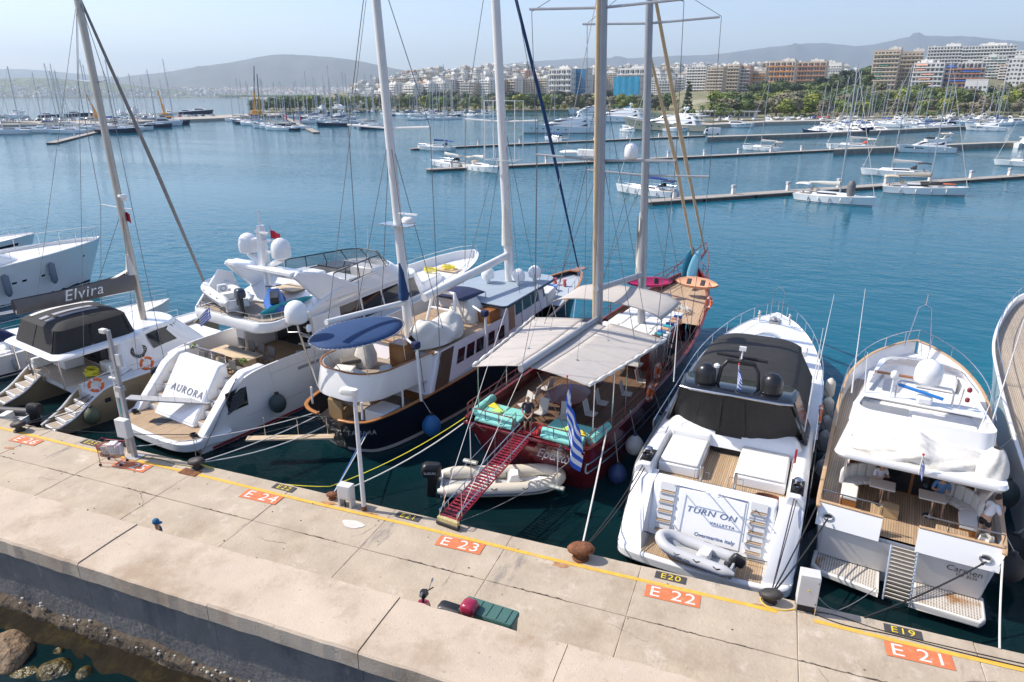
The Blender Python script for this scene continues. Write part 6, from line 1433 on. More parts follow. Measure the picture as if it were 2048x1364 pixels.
m=MB();m.loft([[(x*w_,y,z0+z*w_) for x,z in ((-.2,0),(-.26,.3),(0,.8),(.26,.3),(.2,0))] for y,z0,w_ in ((5.9,6.0,1.0),(5.7,6.0,1.15),(5.5,6.0,.5))]);m.tube([(0,5.75,6.4),(0,5.7,8.5)],[.26,.12],8);m.build('furled_mizzen',bl,t,smooth=60)
m=MB();m.tube([(0,15.4,7.0),(0,15.2,9.5)],[.35,.2],8);m.build('furled_main',canvas_w,t,smooth=60)
w0,w1=plan(11.4,17.6,2.45,1.9,.2,.7,3.0,6),plan(11.5,17.2,2.35,1.8,.2,.7,4.55,6)
MB().loft([w0,w1],cap0=False).build('wheelhouse_wall',wside,t,smooth=40)
for a,b in ((12.6,13.5),(13.7,14.8),(15,16)):
    for s in (-1,1): m=MB();sidepatch(m,w0,w1,a,b,.45,.88,s,3,.02);m.build('wheelhouse_window',glass,t)
for s in (-1,1): m=MB();sidepatch(m,w0,w1,11.65,12.4,.05,.92,s,2,.03);d_=m.build('wheelhouse_door',varnish,t);
m=MB();patch(m,w0,w1,s_of(w0,16.8,1),s_of(w0,16.8,-1),.45,.88,16,.02);m.build('front_window',glass,t)
MB().loft([plan(10.9,18.2,2.65,2.1,.25,.9,4.55,6),plan(10.9,18.2,2.7,2.15,.25,.9,4.62,6),plan(10.9,18.2,2.65,2.1,.25,.9,4.72,6)]).build('wheelhouse_roof',mat('blue grey roof paint',(.30,.36,.42),.6,noise=(2,.08)),t,smooth=40)
m=MB();m.tube([(p[0],p[1],4.64) for p in plan(10.9,18.2,2.7,2.15,.25,.9,0,6)],.06,5,closed=True);m.build('roof_edge',navyh,t)
m=MB();m.grid(lambda u,v:(-1.5+2.3*u,9.6+2.2*v,5.05+.12*math.sin(math.pi*u)),6,5);m.build('navy_awning',navycan,t,solid=.02)
m=MB();[m.tube([(x,y,3.8),(x,y,5.05)],.03,5) for x in (-1.5,.8) for y in (9.6,11.8)];m.build('awning_posts',steel,t)
for x,y in ((-.9,14.6),(.9,15.2),(1.35,16.4)):
    m=MB();m.lathe([(.12,-.3),(.14,-.02),(.38,.02),(.42,.25),(.36,.5),(.2,.66),(.01,.72)],(x,y,5.0),16);m.build('satellite_dome',white,t,smooth=50)
# white gantry, covered helm and ship's wheel
m=MB()
for s in (-1,1): m.tube([(s*.95,8.6,3.82),(s*.7,9.0,5.6)],.09,7);m.tube([(s*.95,9.6,3.82),(s*.7,9.0,5.6)],.07,6)
m.tube([(-.7,9.0,5.6),(.7,9.0,5.6)],.09,7);m.tube([(-.8,8.8,4.7),(.8,8.8,4.7)],.07,6);m.build('boom_gantry',ddy,t,smooth=60)
m=MB();m.loft([plan(9.6,11.2,.9,.8,.3,.3,3.84,5,.5),plan(9.7,11.1,.85,.75,.3,.3,4.5,5,.5),plan(10,10.9,.5,.45,.3,.3,5.0,5,.5)]);m.build('canvas_covered_helm',canvas_w,t,smooth=60)
m=MB();m.tube([(.4+.55*math.cos(a),9.35,4.35+.55*math.sin(a)) for a in [i*.314 for i in range(20)]],.02,5,closed=True);[m.tube([(.4,9.35,4.35),(.4+.6*math.cos(a),9.35,4.35+.6*math.sin(a))],.014,4) for a in [i*1.047 for i in range(6)]];m.build('ships_wheel',steel,t)
m=MB();m.bx(1.3,2.1,10.2,11.2,3.84,4.5);[m.bx(1.26,1.30,10.25+.12*i,10.32+.12*i,3.9,4.45) for i in range(8)];m.build('slatted_locker',varnish,t)
# davits with dark caps
for y in (3.55,9.2):
    m=MB();m.tube([(2.62,y,2.0),(2.55,y-.05,4.6)],.075,8);dv=m.build('davit_post',ddy,t,smooth=60);m=MB();m.tube([(2.55,y-.05,4.6),(2.3,y-.1,4.85),(1.6,y+.2,4.95)],.06,7);m.build('davit_arm',ddy,dv,smooth=60);m=MB();m.box((2.5,y-.05,4.78),(.36,.36,.34));m.build('davit_cap',navycan,dv,bev=.08)
# stern pole with satellite dome
m=MB();m.tube([(-1.15,.75,2.9),(-1.65,.5,5.5),(-1.68,.45,6.0)],.05,7);pl=m.build('stern_pole',steel,t,smooth=60)
m=MB();m.lathe([(.3,-.08),(.46,0),(.5,.1),(.5,.5),(.43,.72),(.28,.88),(.12,.95),(.01,.97)],(-1.68,.45,6.05),20);m.build('satellite_dome',white,pl,smooth=50)
m=MB();m.tube([(-1.66,.5,5.55),(-2.3,.4,5.45),(-2.35,.4,5.9)],.025,5);m.tube([(-1.66,.5,5.55),(-.95,.4,5.5),(-.9,.4,5.75)],.025,5);m.build('dome_bracket',steel,pl);m=MB();m.lathe([(.11,0),(.12,.2),(.06,.3)],(-.9,.4,5.75),10);m.build('gps_antenna',white,pl,smooth=50)
# bow
m=MB();rail(m,hu.around(.05,.1,.72,16),.55,.022,15);m.build('bow_rail',steel,t)
m=MB();m.loft([plan(18.3,20.6,1.2,.9,.2,.4,2.5),plan(18.4,20.4,1.1,.8,.2,.4,3.35)]);m.build('fore_hatch_house',offwhite,t,bev=.05)
m=MB();r=random.Random(2);P=[(-.1+.5*math.cos(k*.5)*r.uniform(.6,1),21.2+.4*math.sin(k*.5)*r.uniform(.6,1),2.95+.003*k) for k in range(70)];m.tube(P,.04,4);m.build('blue_white_rope',mat('blue white rope',(.25,.42,.72),.8),t)
m=MB();[m.lathe([(.1,0),(.16,.05),(.1,.3),(.16,.38),(.12,.45)],(x,22.4,2.9),10) for x in (-.4,.35)];m.build('windlass',mat('red white enamel',(.6,.12,.1),.5),t)
m=MB();m.bx(-.35,.35,24.6,26.0,3.38,3.46);m.build('bow_plank',varnish,t)
m=MB();m.tube([(0,25.2,3.6),(0,20.2,13.6),(0,14.0,24.6)],[.05,.12,.07],7);m.build('furled_jib',bl,t,smooth=60)
m=MB()
for s in (-1,1):
    for ym,yd,zt,sp_y,spz in ((6.0,5.2,21.3,5.3,14.2),(15.75,14.4,24.8,14.7,14.2)):
        m.tube([(s*2.55,yd,2.3),(s*2.4,sp_y,spz),(0,ym-1.1,zt)],.018,4);m.tube([(s*2.55,yd-1.3,2.3),(0,ym-.6,spz-.3)],.016,4);m.tube([(s*2.5,yd+1.2,2.4),(0,ym-.6,spz-.3)],.016,4)
m.tube([(0,4.95,21.2),(0,13.95,24.5)],.014,4);m.tube([(0,.7,6.2),(0,4.95,21)],.014,4)
m.build('rigging',wire,t)
m=MB();a=Vector((.35,.1,1.02));b=Vector((-2.75,-2.15,1.06));d=(b-a).normalized();sd=Vector((-d.y,d.x,0))*.2
m.loft([[(p+sd)[:],(p-sd)[:],(p-sd+Vector((0,0,.07)))[:],(p+sd+Vector((0,0,.07)))[:]] for p in (a,b)]);ps=m.build('passerelle',mat('pale teak top',(.6,.46,.3),.6),t)
m=MB()
for f in (.08,.42,.8): p=a+(b-a)*f-sd;m.tube([p[:],(p+Vector((0,0,.95)))[:]],.016,4)
m.tube([(a+(b-a)*f-sd+Vector((0,0,.95)))[:] for f in (.08,.42,.8)],.008,4);m.tube([(b+Vector((0,0,.1)))[:],(0.2,.2,2.0)],.012,4);m.build('passerelle_stanchions',steel,ps)
lathe_ball('ball_fender','bright blue ball fender on the side of the navy motor sailer','fender',T(3.05,3.7,.75),.46,mat('blue vinyl',(.015,.13,.32),.5),rope_to=T(2.55,3.7,2.0))
# canvas covered dinghy on the boat deck
c=T(1.25,6.6,3.84);ct=thing('covered_dinghy','dinghy under a wrinkled cream canvas cover on the navy motor sailer','dinghy',c,-R_(10.9))
def cov(u,v):
    a=2*math.pi*u;y=-1.9+3.8*v;w_=1.0*max(.06,math.sin(math.pi*min(max(v,.03),.97)))**.45;h=1.05+.28*math.sin(v*7+.4)+(.3 if v>.55 else 0)*math.sin(math.pi*(v-.55)/.45)
    wr=1+.04*math.sin(u*34+v*9)+.03*math.sin(u*57-v*14)
    return (w_*math.cos(a)*wr,y+.05*math.sin(u*20),.12+max(-.0,math.sin(a))*h*wr*(w_**.5)-.10*max(0,-math.sin(a)))
m=MB();m.grid(cov,48,26);m.build('canvas_cover',canvas_w,ct,smooth=180)
m=MB();m.bx(-.6,.6,-1.0,-.8,.0,.14);m.bx(-.6,.6,.8,1.0,.0,.14);m.build('cradle',varnish,ct)
c=T(.1,3.0,1.05);person('person in pale lilac clothes standing under the navy motor sailer upper cockpit',(c[0],c[1],c[2]),R_(60),'stand',(.52,.48,.62),(.5,.47,.6),longp=True,s=.92)
# ================================================================== ERATO: dark red gulet
t,T=boat('gulet','dark red two-masted wooden gulet with broad grey awnings','gulet',(-8.34,23.52),9.0)
redh=mat('dark red hull paint',(.115,.006,.012),.22,coat=.5,noise=(.6,.1));redw=mat('red brown varnish',(.16,.02,.015),.3,coat=.3,noise=(3,.25))
turq=mat('turquoise cushion',(.22,.58,.52),.75,noise=(2,.06));awn=mat('grey awning canvas',(.47,.43,.39),.9,noise=(1.2,.06),bump=(2,.4,.06))
lblue=mat('pale blue trim line',(.16,.38,.50),.4)
hu=Hull([(1.0,-.15,2.3,2.75,2.55),(1.5,.5,2.5,2.92,2.5),(4,3.6,2.8,3.1,2.38),(9,9,2.9,3.15,2.35),(14,14.2,2.55,3.0,2.55),(19,19.6,1.6,2.3,3.05),(22,23.2,.7,1.3,3.6),(23.6,25.2,.02,.05,4.1)],1.3,.9)
hu.mesh(60,(-1,-.5,0,.15,.3,.45,.6,.75,.9,1)).build('hull',redh,t,smooth=40)
for z0,z1 in ((.40,.44),(.62,.65)): m=MB();hu.stripe(z0,z1,.03,u0=.03,u1=.97,m=m,rel=True);m.build('trim_line',lblue,t,smooth=60)
for s in (-1,1):
    m=MB();q=[hu.pt(.02+.06*f,tt,s,.03) for f,tt in ((1,.63),(.35,.63),(.08,.56),(.0,.5),(.08,.44),(.35,.41),(1,.41))];m.tube(q,.035,5);m.build('trim_scroll',mat('pale trim paint',(.55,.6,.65),.4),t,smooth=60)
m=MB();m.tube(hu.around(.03,.02,.0,70),.09,6,flat=.55);m.build('cap_rail',redw,t,smooth=60)
m=MB();m.tube([(x,.02+.06*math.cos(x*.6)-.26,2.42) for x in np.linspace(-2.8,2.8,20)],.07,6);m.build('transom_moulding',redh,t,smooth=60)
M_=Matrix.Translation((1.3,.0,1.78))@Matrix.Rotation(R_(65),4,'X')
text('lettering','Ερατώ',.46,mat('silver letter',(.55,.5,.48),.35,.3),t,None,None,shear=.3,ext=.02,matrix=M_)
hu.deck(.55,u0=.03,u1=.60).build('main_deck',planks('gulet teak planks',(.12,.065,.035),(.20,.115,.065),.11),t)  # main deck planks darkened in colour for the shadow under the awning
hu.deck(.45,u0=.66,u1=.985).build('fore_deck',planks('fore deck planks',(.44,.30,.19),(.55,.41,.28),.10),t)
m=MB();m.bx(-.55,.5,-.1,1.9,2.0,2.04);m.build('gate_mat',mat('red grating',(.42,.03,.04),.7),t)
# stern sofas
for x0,x1 in ((-2.6,-.62),(.55,2.6)):
    m=MB();m.bx(x0,x1,.55,1.7,1.95,2.42);m.build('sofa_base',redw,t)
    n=2
    for i in range(n):
        a,b=x0+(x1-x0)*i/n,x0+(x1-x0)*(i+1)/n;m=MB();m.bx(a+.02,b-.02,.6,1.72,2.43,2.6);m.build('seat_cushion',turq,t,bev=.06)
    m=MB();m.tube([(x0+.1,.40,2.62),(x1-.1,.40,2.62)],.2,10);m.build('bolster',turq,t,smooth=60)
    m=MB();m.tube([(x0+.1,.28,2.42),(x1-.1,.28,2.42)],.17,10);m.build('lower_bolster',turq,t,smooth=60)
    s=-1 if x0<0 else 1;m=MB();m.tube([(s*2.72,.5,2.6),(s*2.78,2.1,2.6)],.19,10);m.build('side_bolster',turq,t,smooth=60)
    m=MB();rail(m,[(x0-.05 if s<0 else x0,.15,2.55),(x1 if s<0 else x1+.05,.12,2.55)],.42,.025,4);m.build('stern_rail',mat('red brown rail',(.2,.04,.03),.35),t)
m=MB();r=random.Random(3);P=[(-1.3+.33*math.cos(k*.6)*r.uniform(.75,1),2.2+.26*math.sin(k*.6)*r.uniform(.75,1),2.02+.004*k) for k in range(60)];m.tube(P,.022,4);m.build('blue_hose',mat('blue hose',(.02,.12,.5),.4),t)
for (x,y,mt) in ((-2.3,1.3,ylt),(-1.9,1.0,mat('lime gear',(.4,.6,.1),.6)),(1.5,.95,mat('lime gear',(.4,.6,.1),.6)),(2.1,.8,ylt)):
    m=MB();m.loft([[(x+a*.3,y+b*.1,2.62+c) for a,b,c in ((-.8,-1,0),(.8,-1,0),(.9,1,.0),(.2,0,.22),(-.7,1,0))],[(x+a*.2,y+.1+b*.1,2.66+c) for a,b,c in ((-.8,-1,0),(.8,-1,0),(.9,1,.0),(.2,0,.12),(-.7,1,0))]]);m.build('swim_gear',mt,t,smooth=60)
# dining table and chairs under the awning
m=MB();m.slab(plan(3.0,5.4,.9,.9,.8,.8,0,8),2.55,2.62);m.bx(-.15,.15,3.6,4.8,1.85,2.55);m.build('dining_table',redw,t,smooth=40)
chw=mat('pale chair cloth',(.55,.52,.48),.8)
for (x,y,rz) in ((-1.5,2.7,2.6),(-1.6,3.7,1.6),(-1.5,4.9,1.4),(-.5,2.4,3.0),(.6,2.5,3.3),(1.5,3.4,-1.6),(1.5,4.7,-1.5),(2.1,6.2,-1.4),(2.2,8.0,-1.5)):
    c=Matrix.Translation((x,y,1.84))@Matrix.Rotation(rz,4,'Z');m=MB();m.bx(-.24,.24,-.22,.22,.44,.48);m.loft([[(-.23,-.22,.5),(.23,-.22,.5),(.23,-.19,.5),(-.23,-.19,.5)],[(-.23,-.36,1.05),(.23,-.36,1.05),(.23,-.33,1.05),(-.23,-.33,1.05)]]);m.v=[tuple(c@Vector(v)) for v in m.v];ch=m.build('deck_chair',chw,t)
    m=MB();[m.tube([(sx*.22,-.2,0),(sx*.22,.2,.46)],.018,4) or m.tube([(sx*.22,.2,0),(sx*.22,-.22,.5),(sx*.22,-.36,1.05)],.018,4) for sx in (-1,1)];m.v=[tuple(c@Vector(v)) for v in m.v];m.build('chair_frame',redw,ch)
# awnings
m=MB()
def aw(u,v):
    x=(u-.5)*2;y=.35+6.9*v;hw=2.5+.95*v;sagm=.10*math.sin(v*math.pi*3)*math.sin(u*math.pi)*.4
    return (x*hw,y+.25*(x)*(1-v),5.28-.40*abs(x)**1.5-.04*math.sin(v*math.pi)+sagm*.3)
for v0,v1,u0,u1 in ((0,1,0,.40),(0,1,.60,1),(0,.93,.40,.60)):
    m.grid(lambda a,b:aw(u0+(u1-u0)*a,v0+(v1-v0)*b),10,18)
ao=m.build('aft_awning',awn,t,smooth=60,solid=.02)
for v in (.16,.33,.5,.67,.84):
    for u0,u1 in ((0,.40),(.60,1)): m=MB();m.tube([tuple(np.array(aw(u0+(u1-u0)*i/10,v))+np.array((0,0,.012))) for i in range(11)],.014,4,flat=.5);m.build('awning_seam',awn,ao)
for x,y in ((-1.2,2.5),(1.4,5.2),(-1.5,5.2),(1.2,2.3)): m=MB();m.ball((x,y,5.22-.4*abs(x/3)**1.5),(.09,.07,.10),7,5);m.build('awning_eye',greyh,ao)
for u in (0,1):
    m=MB();m.tube([tuple(np.array(aw(u,i/24))+np.array((0,0,.05+.02*math.sin(i*1.9)))) for i in range(25)],[.07+.025*math.sin(i*2.3) for i in range(25)],7);m.build('rolled_side_curtain',canvas_w,t,smooth=60)
m=MB()
for x,y in ((-2.6,.6),(2.6,.9),(-2.95,3.6),(2.95,3.6),(-3.05,7.0),(3.05,7.0),(2.9,2.2)): m.tube([(x,y,2.4),(x*1.0,y,4.95)],.03,6)
m.build('awning_post',steel,t)
def aw2(u,v):
    a=math.pi*(.09+.82*u);y=8.1+3.1*v
    return (2.95*math.cos(math.pi-a)*1.02,y,5.2+ .85*math.sin(a)**.7-.06*math.sin(v*math.pi))
m=MB();m.grid(aw2,18,8);m.build('fore_bimini',awn,t,smooth=60,solid=.02)
m=MB()
for v in (0,.5,1): m.tube([tuple(np.array(aw2(i/16,v))-np.array((0,0,.03))) for i in range(17)],.025,5)
for s in (-1,1):
    for v in (0,.5,1): p=aw2(0 if s<0 else 1,v);m.tube([p,(s*2.75,9.6+v*.6,2.5)],.022,5)
m.build('bimini_frame',steel,t)
# deckhouse and sun deck
r0,r1=plan(7.6,11.6,2.2,2.2,.2,.3,1.85),plan(7.8,11.4,2.1,2.1,.2,.3,3.3)
m=MB();m.bx(-2.3,-1.0,8.0,10.6,1.85,2.75);m.build('cockpit_bench',redw,t,bev=.05);m=MB();m.bx(-2.2,-1.0,8.1,10.5,2.76,2.9);m.build('bench_cushion',mat('mauve cushion',(.22,.12,.22),.8),t,bev=.04)
m=MB();m.bx(.2,1.9,10.4,10.9,1.85,3.3);m.build('helm_console',redw,t,bev=.05)
for x in (.6,1.4): m=MB();m.box((x,9.4,2.55),(.55,.5,.1));m.box((x,9.05,2.95),(.55,.1,.8),0,-.3);m.bx(x-.05,x+.05,9.35,9.45,1.85,2.5);m.build('helm_chair',cushion,t,bev=.04)
c0,c1=plan(11.0,17.6,2.35,1.7,.2,.9,2.0,6),plan(11.1,17.3,2.25,1.6,.2,.9,3.12,6)
MB().loft([c0,c1]).build('cabin_trunk',redw,t,smooth=40)
for i in range(7):
    for s in (-1,1): m=MB();sidepatch(m,c0,c1,11.4+i*.78,11.95+i*.78,.35,.75,s,2,.015);m.build('cabin_window',glass,t)
for i in range(3):
    for j in range(4): 
        x0=-2.0+j*1.0;y0=11.3+i*1.9;k=1-.09*i;m=MB();m.bx(x0*k+.02,(x0+1)*k-.02,y0,y0+1.85,3.13,3.27);m.build('sun_pad',cushion,t,bev=.05)
tw=[mat('towel orange',(.62,.22,.07),.9),mat('towel blue',(.05,.16,.42),.9),mat('towel pink',(.62,.30,.20),.9),mat('towel teal',(.05,.35,.42),.9),mat('towel beige',(.6,.36,.22),.9)]
for i in range(9): m=MB();m.tube([(1.35,11.7+i*.5,3.36),(1.8,11.7+i*.5,3.36)],.09,8);m.build('rolled_towel',tw[(i*3+i//4)%5],t,smooth=60)
for s in (-1,1):
    m=MB();sidepatch(m,plan(4.6,8.0,2.9,2.9,.1,.1,2.2),plan(4.6,8.0,2.85,2.85,.1,.1,4.6),4.8,7.9,0,1,s,3,0) if s>0 else None
# glazed side screen amidships, red door panel
for s in (-1,1):
    m=MB();m.bx(s*2.62-.04,s*2.62+.04,7.4,8.6,1.9,4.4);m.build('side_panel',redw,t)
    for i in range(3): m=MB();m.bx(s*2.6-.03,s*2.6+.03,8.65+i*.8,9.35+i*.8,2.7,3.9);m.build('side_screen',smoke,t)
# masts, booms, rigging
gm=mat('grey mast paint',(.36,.37,.39),.4,.3,noise=(1,.1));wood=mat('mast spruce',(.50,.34,.18),.4,noise=(2,.15))
m=MB();m.tube([(0,7.65,1.9),(0,6.3,20.5)],[.21,.17],12);ma=m.build('mast',gm,t,smooth=60)
m=MB();m.tube([(-.19,7.45,4.9),(-.17,7.0,9.5),(-.16,6.2,20.3)],[.13,.12,.11],10);m.build('furled_sail',mat('tan furled sail',(.56,.42,.26),.8,noise=(2,.12)),t,smooth=60)
m=MB();m.tube([(0,14.0,2.2),(0,11.75,21)],[.22,.18],12);mb_=m.build('mast',gm,t,smooth=60)
m=MB();m.grid(lambda u,v:(-.25-.25*v*(1-u),13.75-.3*u*3+.1*math.sin(v*6),6.3+3.2*u+.0*v),8,4);m.tube([(-.2,13.6,6.2),(-.17,13.2,9.6)],[.22,.1],8);m.build('gathered_sail',canvas_w,t,smooth=60)
for par,y,z in ((ma,7.05,12.8),(ma,6.45,18.85),(mb_,12.9,11.6),(mb_,12.0,18.7)):
    m=MB();m.tube([(-3.4 if z>15 else -3.3,y,z+.1),(0,y,z-.02),(3.3,y,z+.1)],.055,6);m.build('spreader',gm,par)
m=MB();m.lathe([(.17,0),(.27,.04),(.3,.12),(.3,.4),(.24,.56),(.12,.66),(.01,.69)],(1.3,7.05,12.9),18);m.build('satellite_dome',white,ma,smooth=50)
m=MB();m.box((-.6,6.8,13.1),(.9,.3,.3));m.lathe([(.05,0),(.45,.05),(.5,.1),(.3,.16)],(-1.6,7.05,13.0),14);m.build('radar',white,ma,bev=.03)
m=MB();m.tube([(0,7.4,5.35),(0,-.35,5.45)],.13,10,flat=1.2);m.build('boom',gm,t,smooth=60)
m=MB();m.tube([(0,13.7,6.15),(0,7.0,6.9)],.13,10,flat=1.2);m.build('fore_boom',gm,t,smooth=60)
m=MB()
for s in (-1,1):
    for yd,ys,zs,yt,zt in ((6.6,7.05,12.85,6.3,20.3),(12.8,12.9,11.65,11.8,20.8)):
        m.tube([(s*3.05,yd,2.5),(s*3.3,ys,zs),(s*3.3,ys-.6,18.85),(0,yt,zt)],.016,4);m.tube([(s*3.05,yd-.7,2.5),(0,ys,zs)],.015,4);m.tube([(s*3.05,yd+.9,2.5),(0,ys-.1,zs+3)],.014,4)
for x in (-2.2,2.2): m.tube([(x*.3,-.2,5.4),(x,-.1,2.6)],.015,4)
for x,y in ((-1.2,2.5),(1.4,5.2),(-1.5,5.2),(1.2,2.3)): m.tube([(x,y,5.1),(x*.2,6.9,15.5)],.008,3)
m.tube([(0,-.3,5.4),(0,6.2,20.2)],.014,4);m.tube([(0,6.2,20.3),(0,11.8,20.8)],.012,4)
m.build('rigging',wire,t)
tan=mat('tan furled sail',(.56,.42,.26),.8)
m=MB();m.tube([(0,27.0,4.9),(0,19,13),(0,11.8,20.8)],[.06,.13,.08],7);m.build('furled_flying_jib',tan,t,smooth=60)
m=MB();m.tube([(0,24.6,4.4),(0,18,12),(0,12.6,17.2)],[.06,.12,.07],7);m.build('furled_jib',tan,t,smooth=60)
m=MB();m.tube([(0,22.5,3.75),(0,27.4,4.9)],[.16,.09],8);m.build('bowsprit',redw,t,smooth=60)
m=MB();[m.tube([(s*1.6,22.0,3.5),(s*.7,25.4,4.9),(0,27.2,5.5)],.03,5) for s in (-1,1)];rail(m,hu.around(.06,.06,.62,16),.7,.025,16,1);m.build('bow_rail',mat('red brown rail',(.2,.04,.03),.35),t)
m=MB()
for s in (-1,1): rail(m,hu.line(.04,.05,.06,.62,18,s),.6,.02,14,1)
m.build('side_rail',mat('red brown rail',(.2,.04,.03),.35),t)
m=MB();m.lathe([(.22,0),(.25,.1),(.15,.3),(.25,.45),(.1,.6)],(-.5,20.3,2.75),12);m.bx(-.9,.1,19.8,20.8,2.65,2.8);m.build('windlass',steel,t,smooth=50)
m=MB();r=random.Random(6);P=[(.6+.9*math.cos(k*.37)*r.uniform(.4,1),19.4+.7*math.sin(k*.31)*r.uniform(.4,1),2.76+.002*k) for k in range(60)];m.tube(smoothpts(P,160),.03,4);m.build('loose_rope',rope_w,t)
for s in (-1,1):
    m=MB();m.tube([(s*2.0,.1,2.0),(s*2.0,-.7,2.75),(s*2.0,-1.0,2.7)],.06,6);m.build('davit_arm',steel,t,smooth=60);m=MB();m.tube([(s*2.0,-1.0,2.7),(s*2.0,-1.0,1.15)],.02,4);m.build('davit_tackle',rope_w,t);m=MB();m.tube([(s*2.0-.3,-1.05,1.12),(s*2.0+.3,-1.0,1.12)],.13,8,flat=.6);m.build('chafe_pad',mat('silver chafe pad',(.45,.46,.40),.4,.3),t,smooth=60)
# passerelle
a,b=Vector((-.05,.35,2.42)),Vector((.05,-5.55,1.72));W2=.36
ps=thing('gangway','red grated gangway with steel handrails from the gulet stern to the quay','gangway',T(0,0,0)[:2]+(0,),-R_(9.0))
redg=mat('red gangway paint',(.24,.012,.03),.5)
n=34
for i in range(n):
    p=a+(b-a)*((i+.5)/n);m=MB();m.box(p[:],(W2*2-.08,.085,.03),0,math.atan2(b.z-a.z,-(b.y-a.y))*-1);m.build('tread_slat',redg,ps)
m=MB()
for s in (-1,0,1): m.tube([(a+Vector((s*W2,0,-.02)))[:],(b+Vector((s*W2,0,-.02)))[:]],.03 if s else .018,6)
m.build('side_beam',redg,ps)
for s in (-1,1):
    m=MB();fe=[(a+(b-a)*f+Vector((s*W2,0,0)))[:] for f in (0,.25,.5,.75,1)];rail(m,fe,.26,.02,12);m.build('toe_rail',steel,ps)
    m=MB();[m.tube([(a+(b-a)*f+Vector((s*W2,0,0)))[:],(a+(b-a)*f+Vector((s*W2,0,.95)))[:]],.018,5) for f in (.06,.35,.65,.95)];m.tube([(a+(b-a)*f+Vector((s*W2,0,.95 if f<.96 else .9)))[:] for f in (.06,.35,.65,.95)],.012,4);m.build('hand_rope',steel,ps)
m=MB();m.bx(b.x-.42,b.x+.42,b.y-.1,b.y+.05,b.z-.28,b.z);m.build('end_board',mat('stained pale board',(.5,.42,.2),.7,noise=(4,.3)),ps);m=MB();m.lathe([(.09,-.45),(.09,.45)],(b.x,b.y-.05,b.z-.22),10,axis='x');m.build('end_roller',rubber,ps)
m=MB();m.tube([(b+Vector((-W2,0,.1)))[:],(-2.0,2.0,7.0)],.012,4);m.tube([(b+Vector((W2,0,.1)))[:],(0,.0,5.4)],.012,4);m.build('lifting_line',rope_w,ps)
# tender slung under the gangway
A_,B_=Vector(T(-2.75,-2.35,.55)),Vector(T(1.55,.35,.65));md=(A_+B_)/2
rt=thing('inflatable_tender','cream inflatable tender with black outboard under the red gangway','tender',(md.x,md.y,.18),heading(A_,B_))
rib(rt,5.0,.98,.28,tube=mat('cream hypalon',(.66,.60,.49),.45,noise=(2,.05)));cw=outboard(rt,(0,-2.4,.62),1.25,blackp,0,-.1)
text('lettering','SUZUKI',.14,flagw,cw,None,None,ext=.002,matrix=Matrix.Translation((.262,-2.82,.98))@Matrix.Rotation(math.pi/2,4,'Z')@Matrix.Rotation(math.pi/2,4,'X'))
text('lettering','SUZUKI',.14,flagw,cw,None,None,ext=.002,matrix=Matrix.Translation((-.262,-2.82,.98))@Matrix.Rotation(-math.pi/2,4,'Z')@Matrix.Rotation(math.pi/2,4,'X'))
pass
# flag on the stern
c=T(2.05,.05,2.4);greek_flag('large greek flag hanging from the gulet stern staff',T(1.95,-.25,3.85),2.0,1.5,staff=(.06,.22,-1.65),rz=-R_(9)-R_(25),droop=.86,name='national_flag',cw=redw)
lathe_ball('ball_fender','white ball fender on the right side of the red gulet','fender',T(3.35,4.0,.95),.40,fend_w,rope_to=T(3.05,4.0,2.6),neck=mat('navy neck',(.02,.04,.12),.5))
lathe_ball('ball_fender','pale blue ball fender between gulet and black-topped yacht','fender',T(3.55,7.0,.75),.38,mat('pale blue vinyl',(.25,.38,.42),.5),rope_to=T(3.1,7,2.5))
lathe_ball('ball_fender','dark blue ball fender low beside the gulet stern quarter','fender',T(3.25,2.3,.35),.40,mat('dark blue vinyl',(.02,.05,.15),.5),rope_to=T(3.0,2.3,2.4))
lifebuoy('orange lifebuoy on the gulet rail amidships',T(2.95,7.9,3.0),(R_(90),0,R_(80)),.34)
lifebuoy('orange lifebuoy lower on the gulet side by the black enclosure',T(3.2,6.2,2.6),(R_(90),0,R_(80)),.34)
lifebuoy('orange lifebuoy on the gulet bow rail',T(2.45,19.2,3.4),(R_(90),0,R_(68)),.34)
def kayak(label,c,rot,mt,L=3.0,W=.38,name='kayak'):
    k=thing(name,label,'kayak' if name=='kayak' else 'paddle board',c);k.rotation_euler=rot
    th=.17 if name=='kayak' else .06
    m=MB();m.loft([[(x*w_*W,y*L/2,z*th) for x,z in ((-1,0),(-.75,.8),(-.4,.55 if name=='kayak' else .9),(.4,.55 if name=='kayak' else .9),(.75,.8),(1,0),(.6,-.8),(-.6,-.8))] for y,w_ in ((-1,.05),(-.85,.55),(-.45,.95),(0,1),(.45,.92),(.85,.5),(1,.04))]);m.build('shell',mt,k,smooth=60)
    if name=='kayak':
        m=MB();[m.box((0,y,.08),(.42,.3,.08)) for y in (-.5,.4)];m.build('seat_well',blackp,k,bev=.03)
    return k
kayak('pink kayak lying on the gulet bow rail',T(-1.75,20.3,3.95),(0,R_(52),R_(-66)),mat('pink kayak plastic',(.50,.03,.13),.4))
kayak('salmon orange kayak leaning on the gulet bow rail',T(1.0,21.6,3.95),(0,R_(52),R_(-100)),mat('salmon kayak plastic',(.72,.36,.20),.45),2.8,.42)
kayak('blue and black paddle board standing upright at the gulet bow',T(-.2,23.5,4.75),(R_(68),R_(20),R_(20)),mat('blue board',(.02,.16,.24),.35),2.3,.34,'paddle_board')
kayak('pale blue paddle board standing upright right of the dark one',T(.3,23.2,4.65),(R_(66),R_(20),R_(15)),mat('pale blue board',(.2,.48,.58),.35),2.3,.34,'paddle_board')
c=T(-.25,.75,2.04);person('bald man in dark shirt and black shorts at the gulet gangway',c,R_(195),'stand',(.035,.035,.05),(.012,.012,.014),bald=True,arms='front')
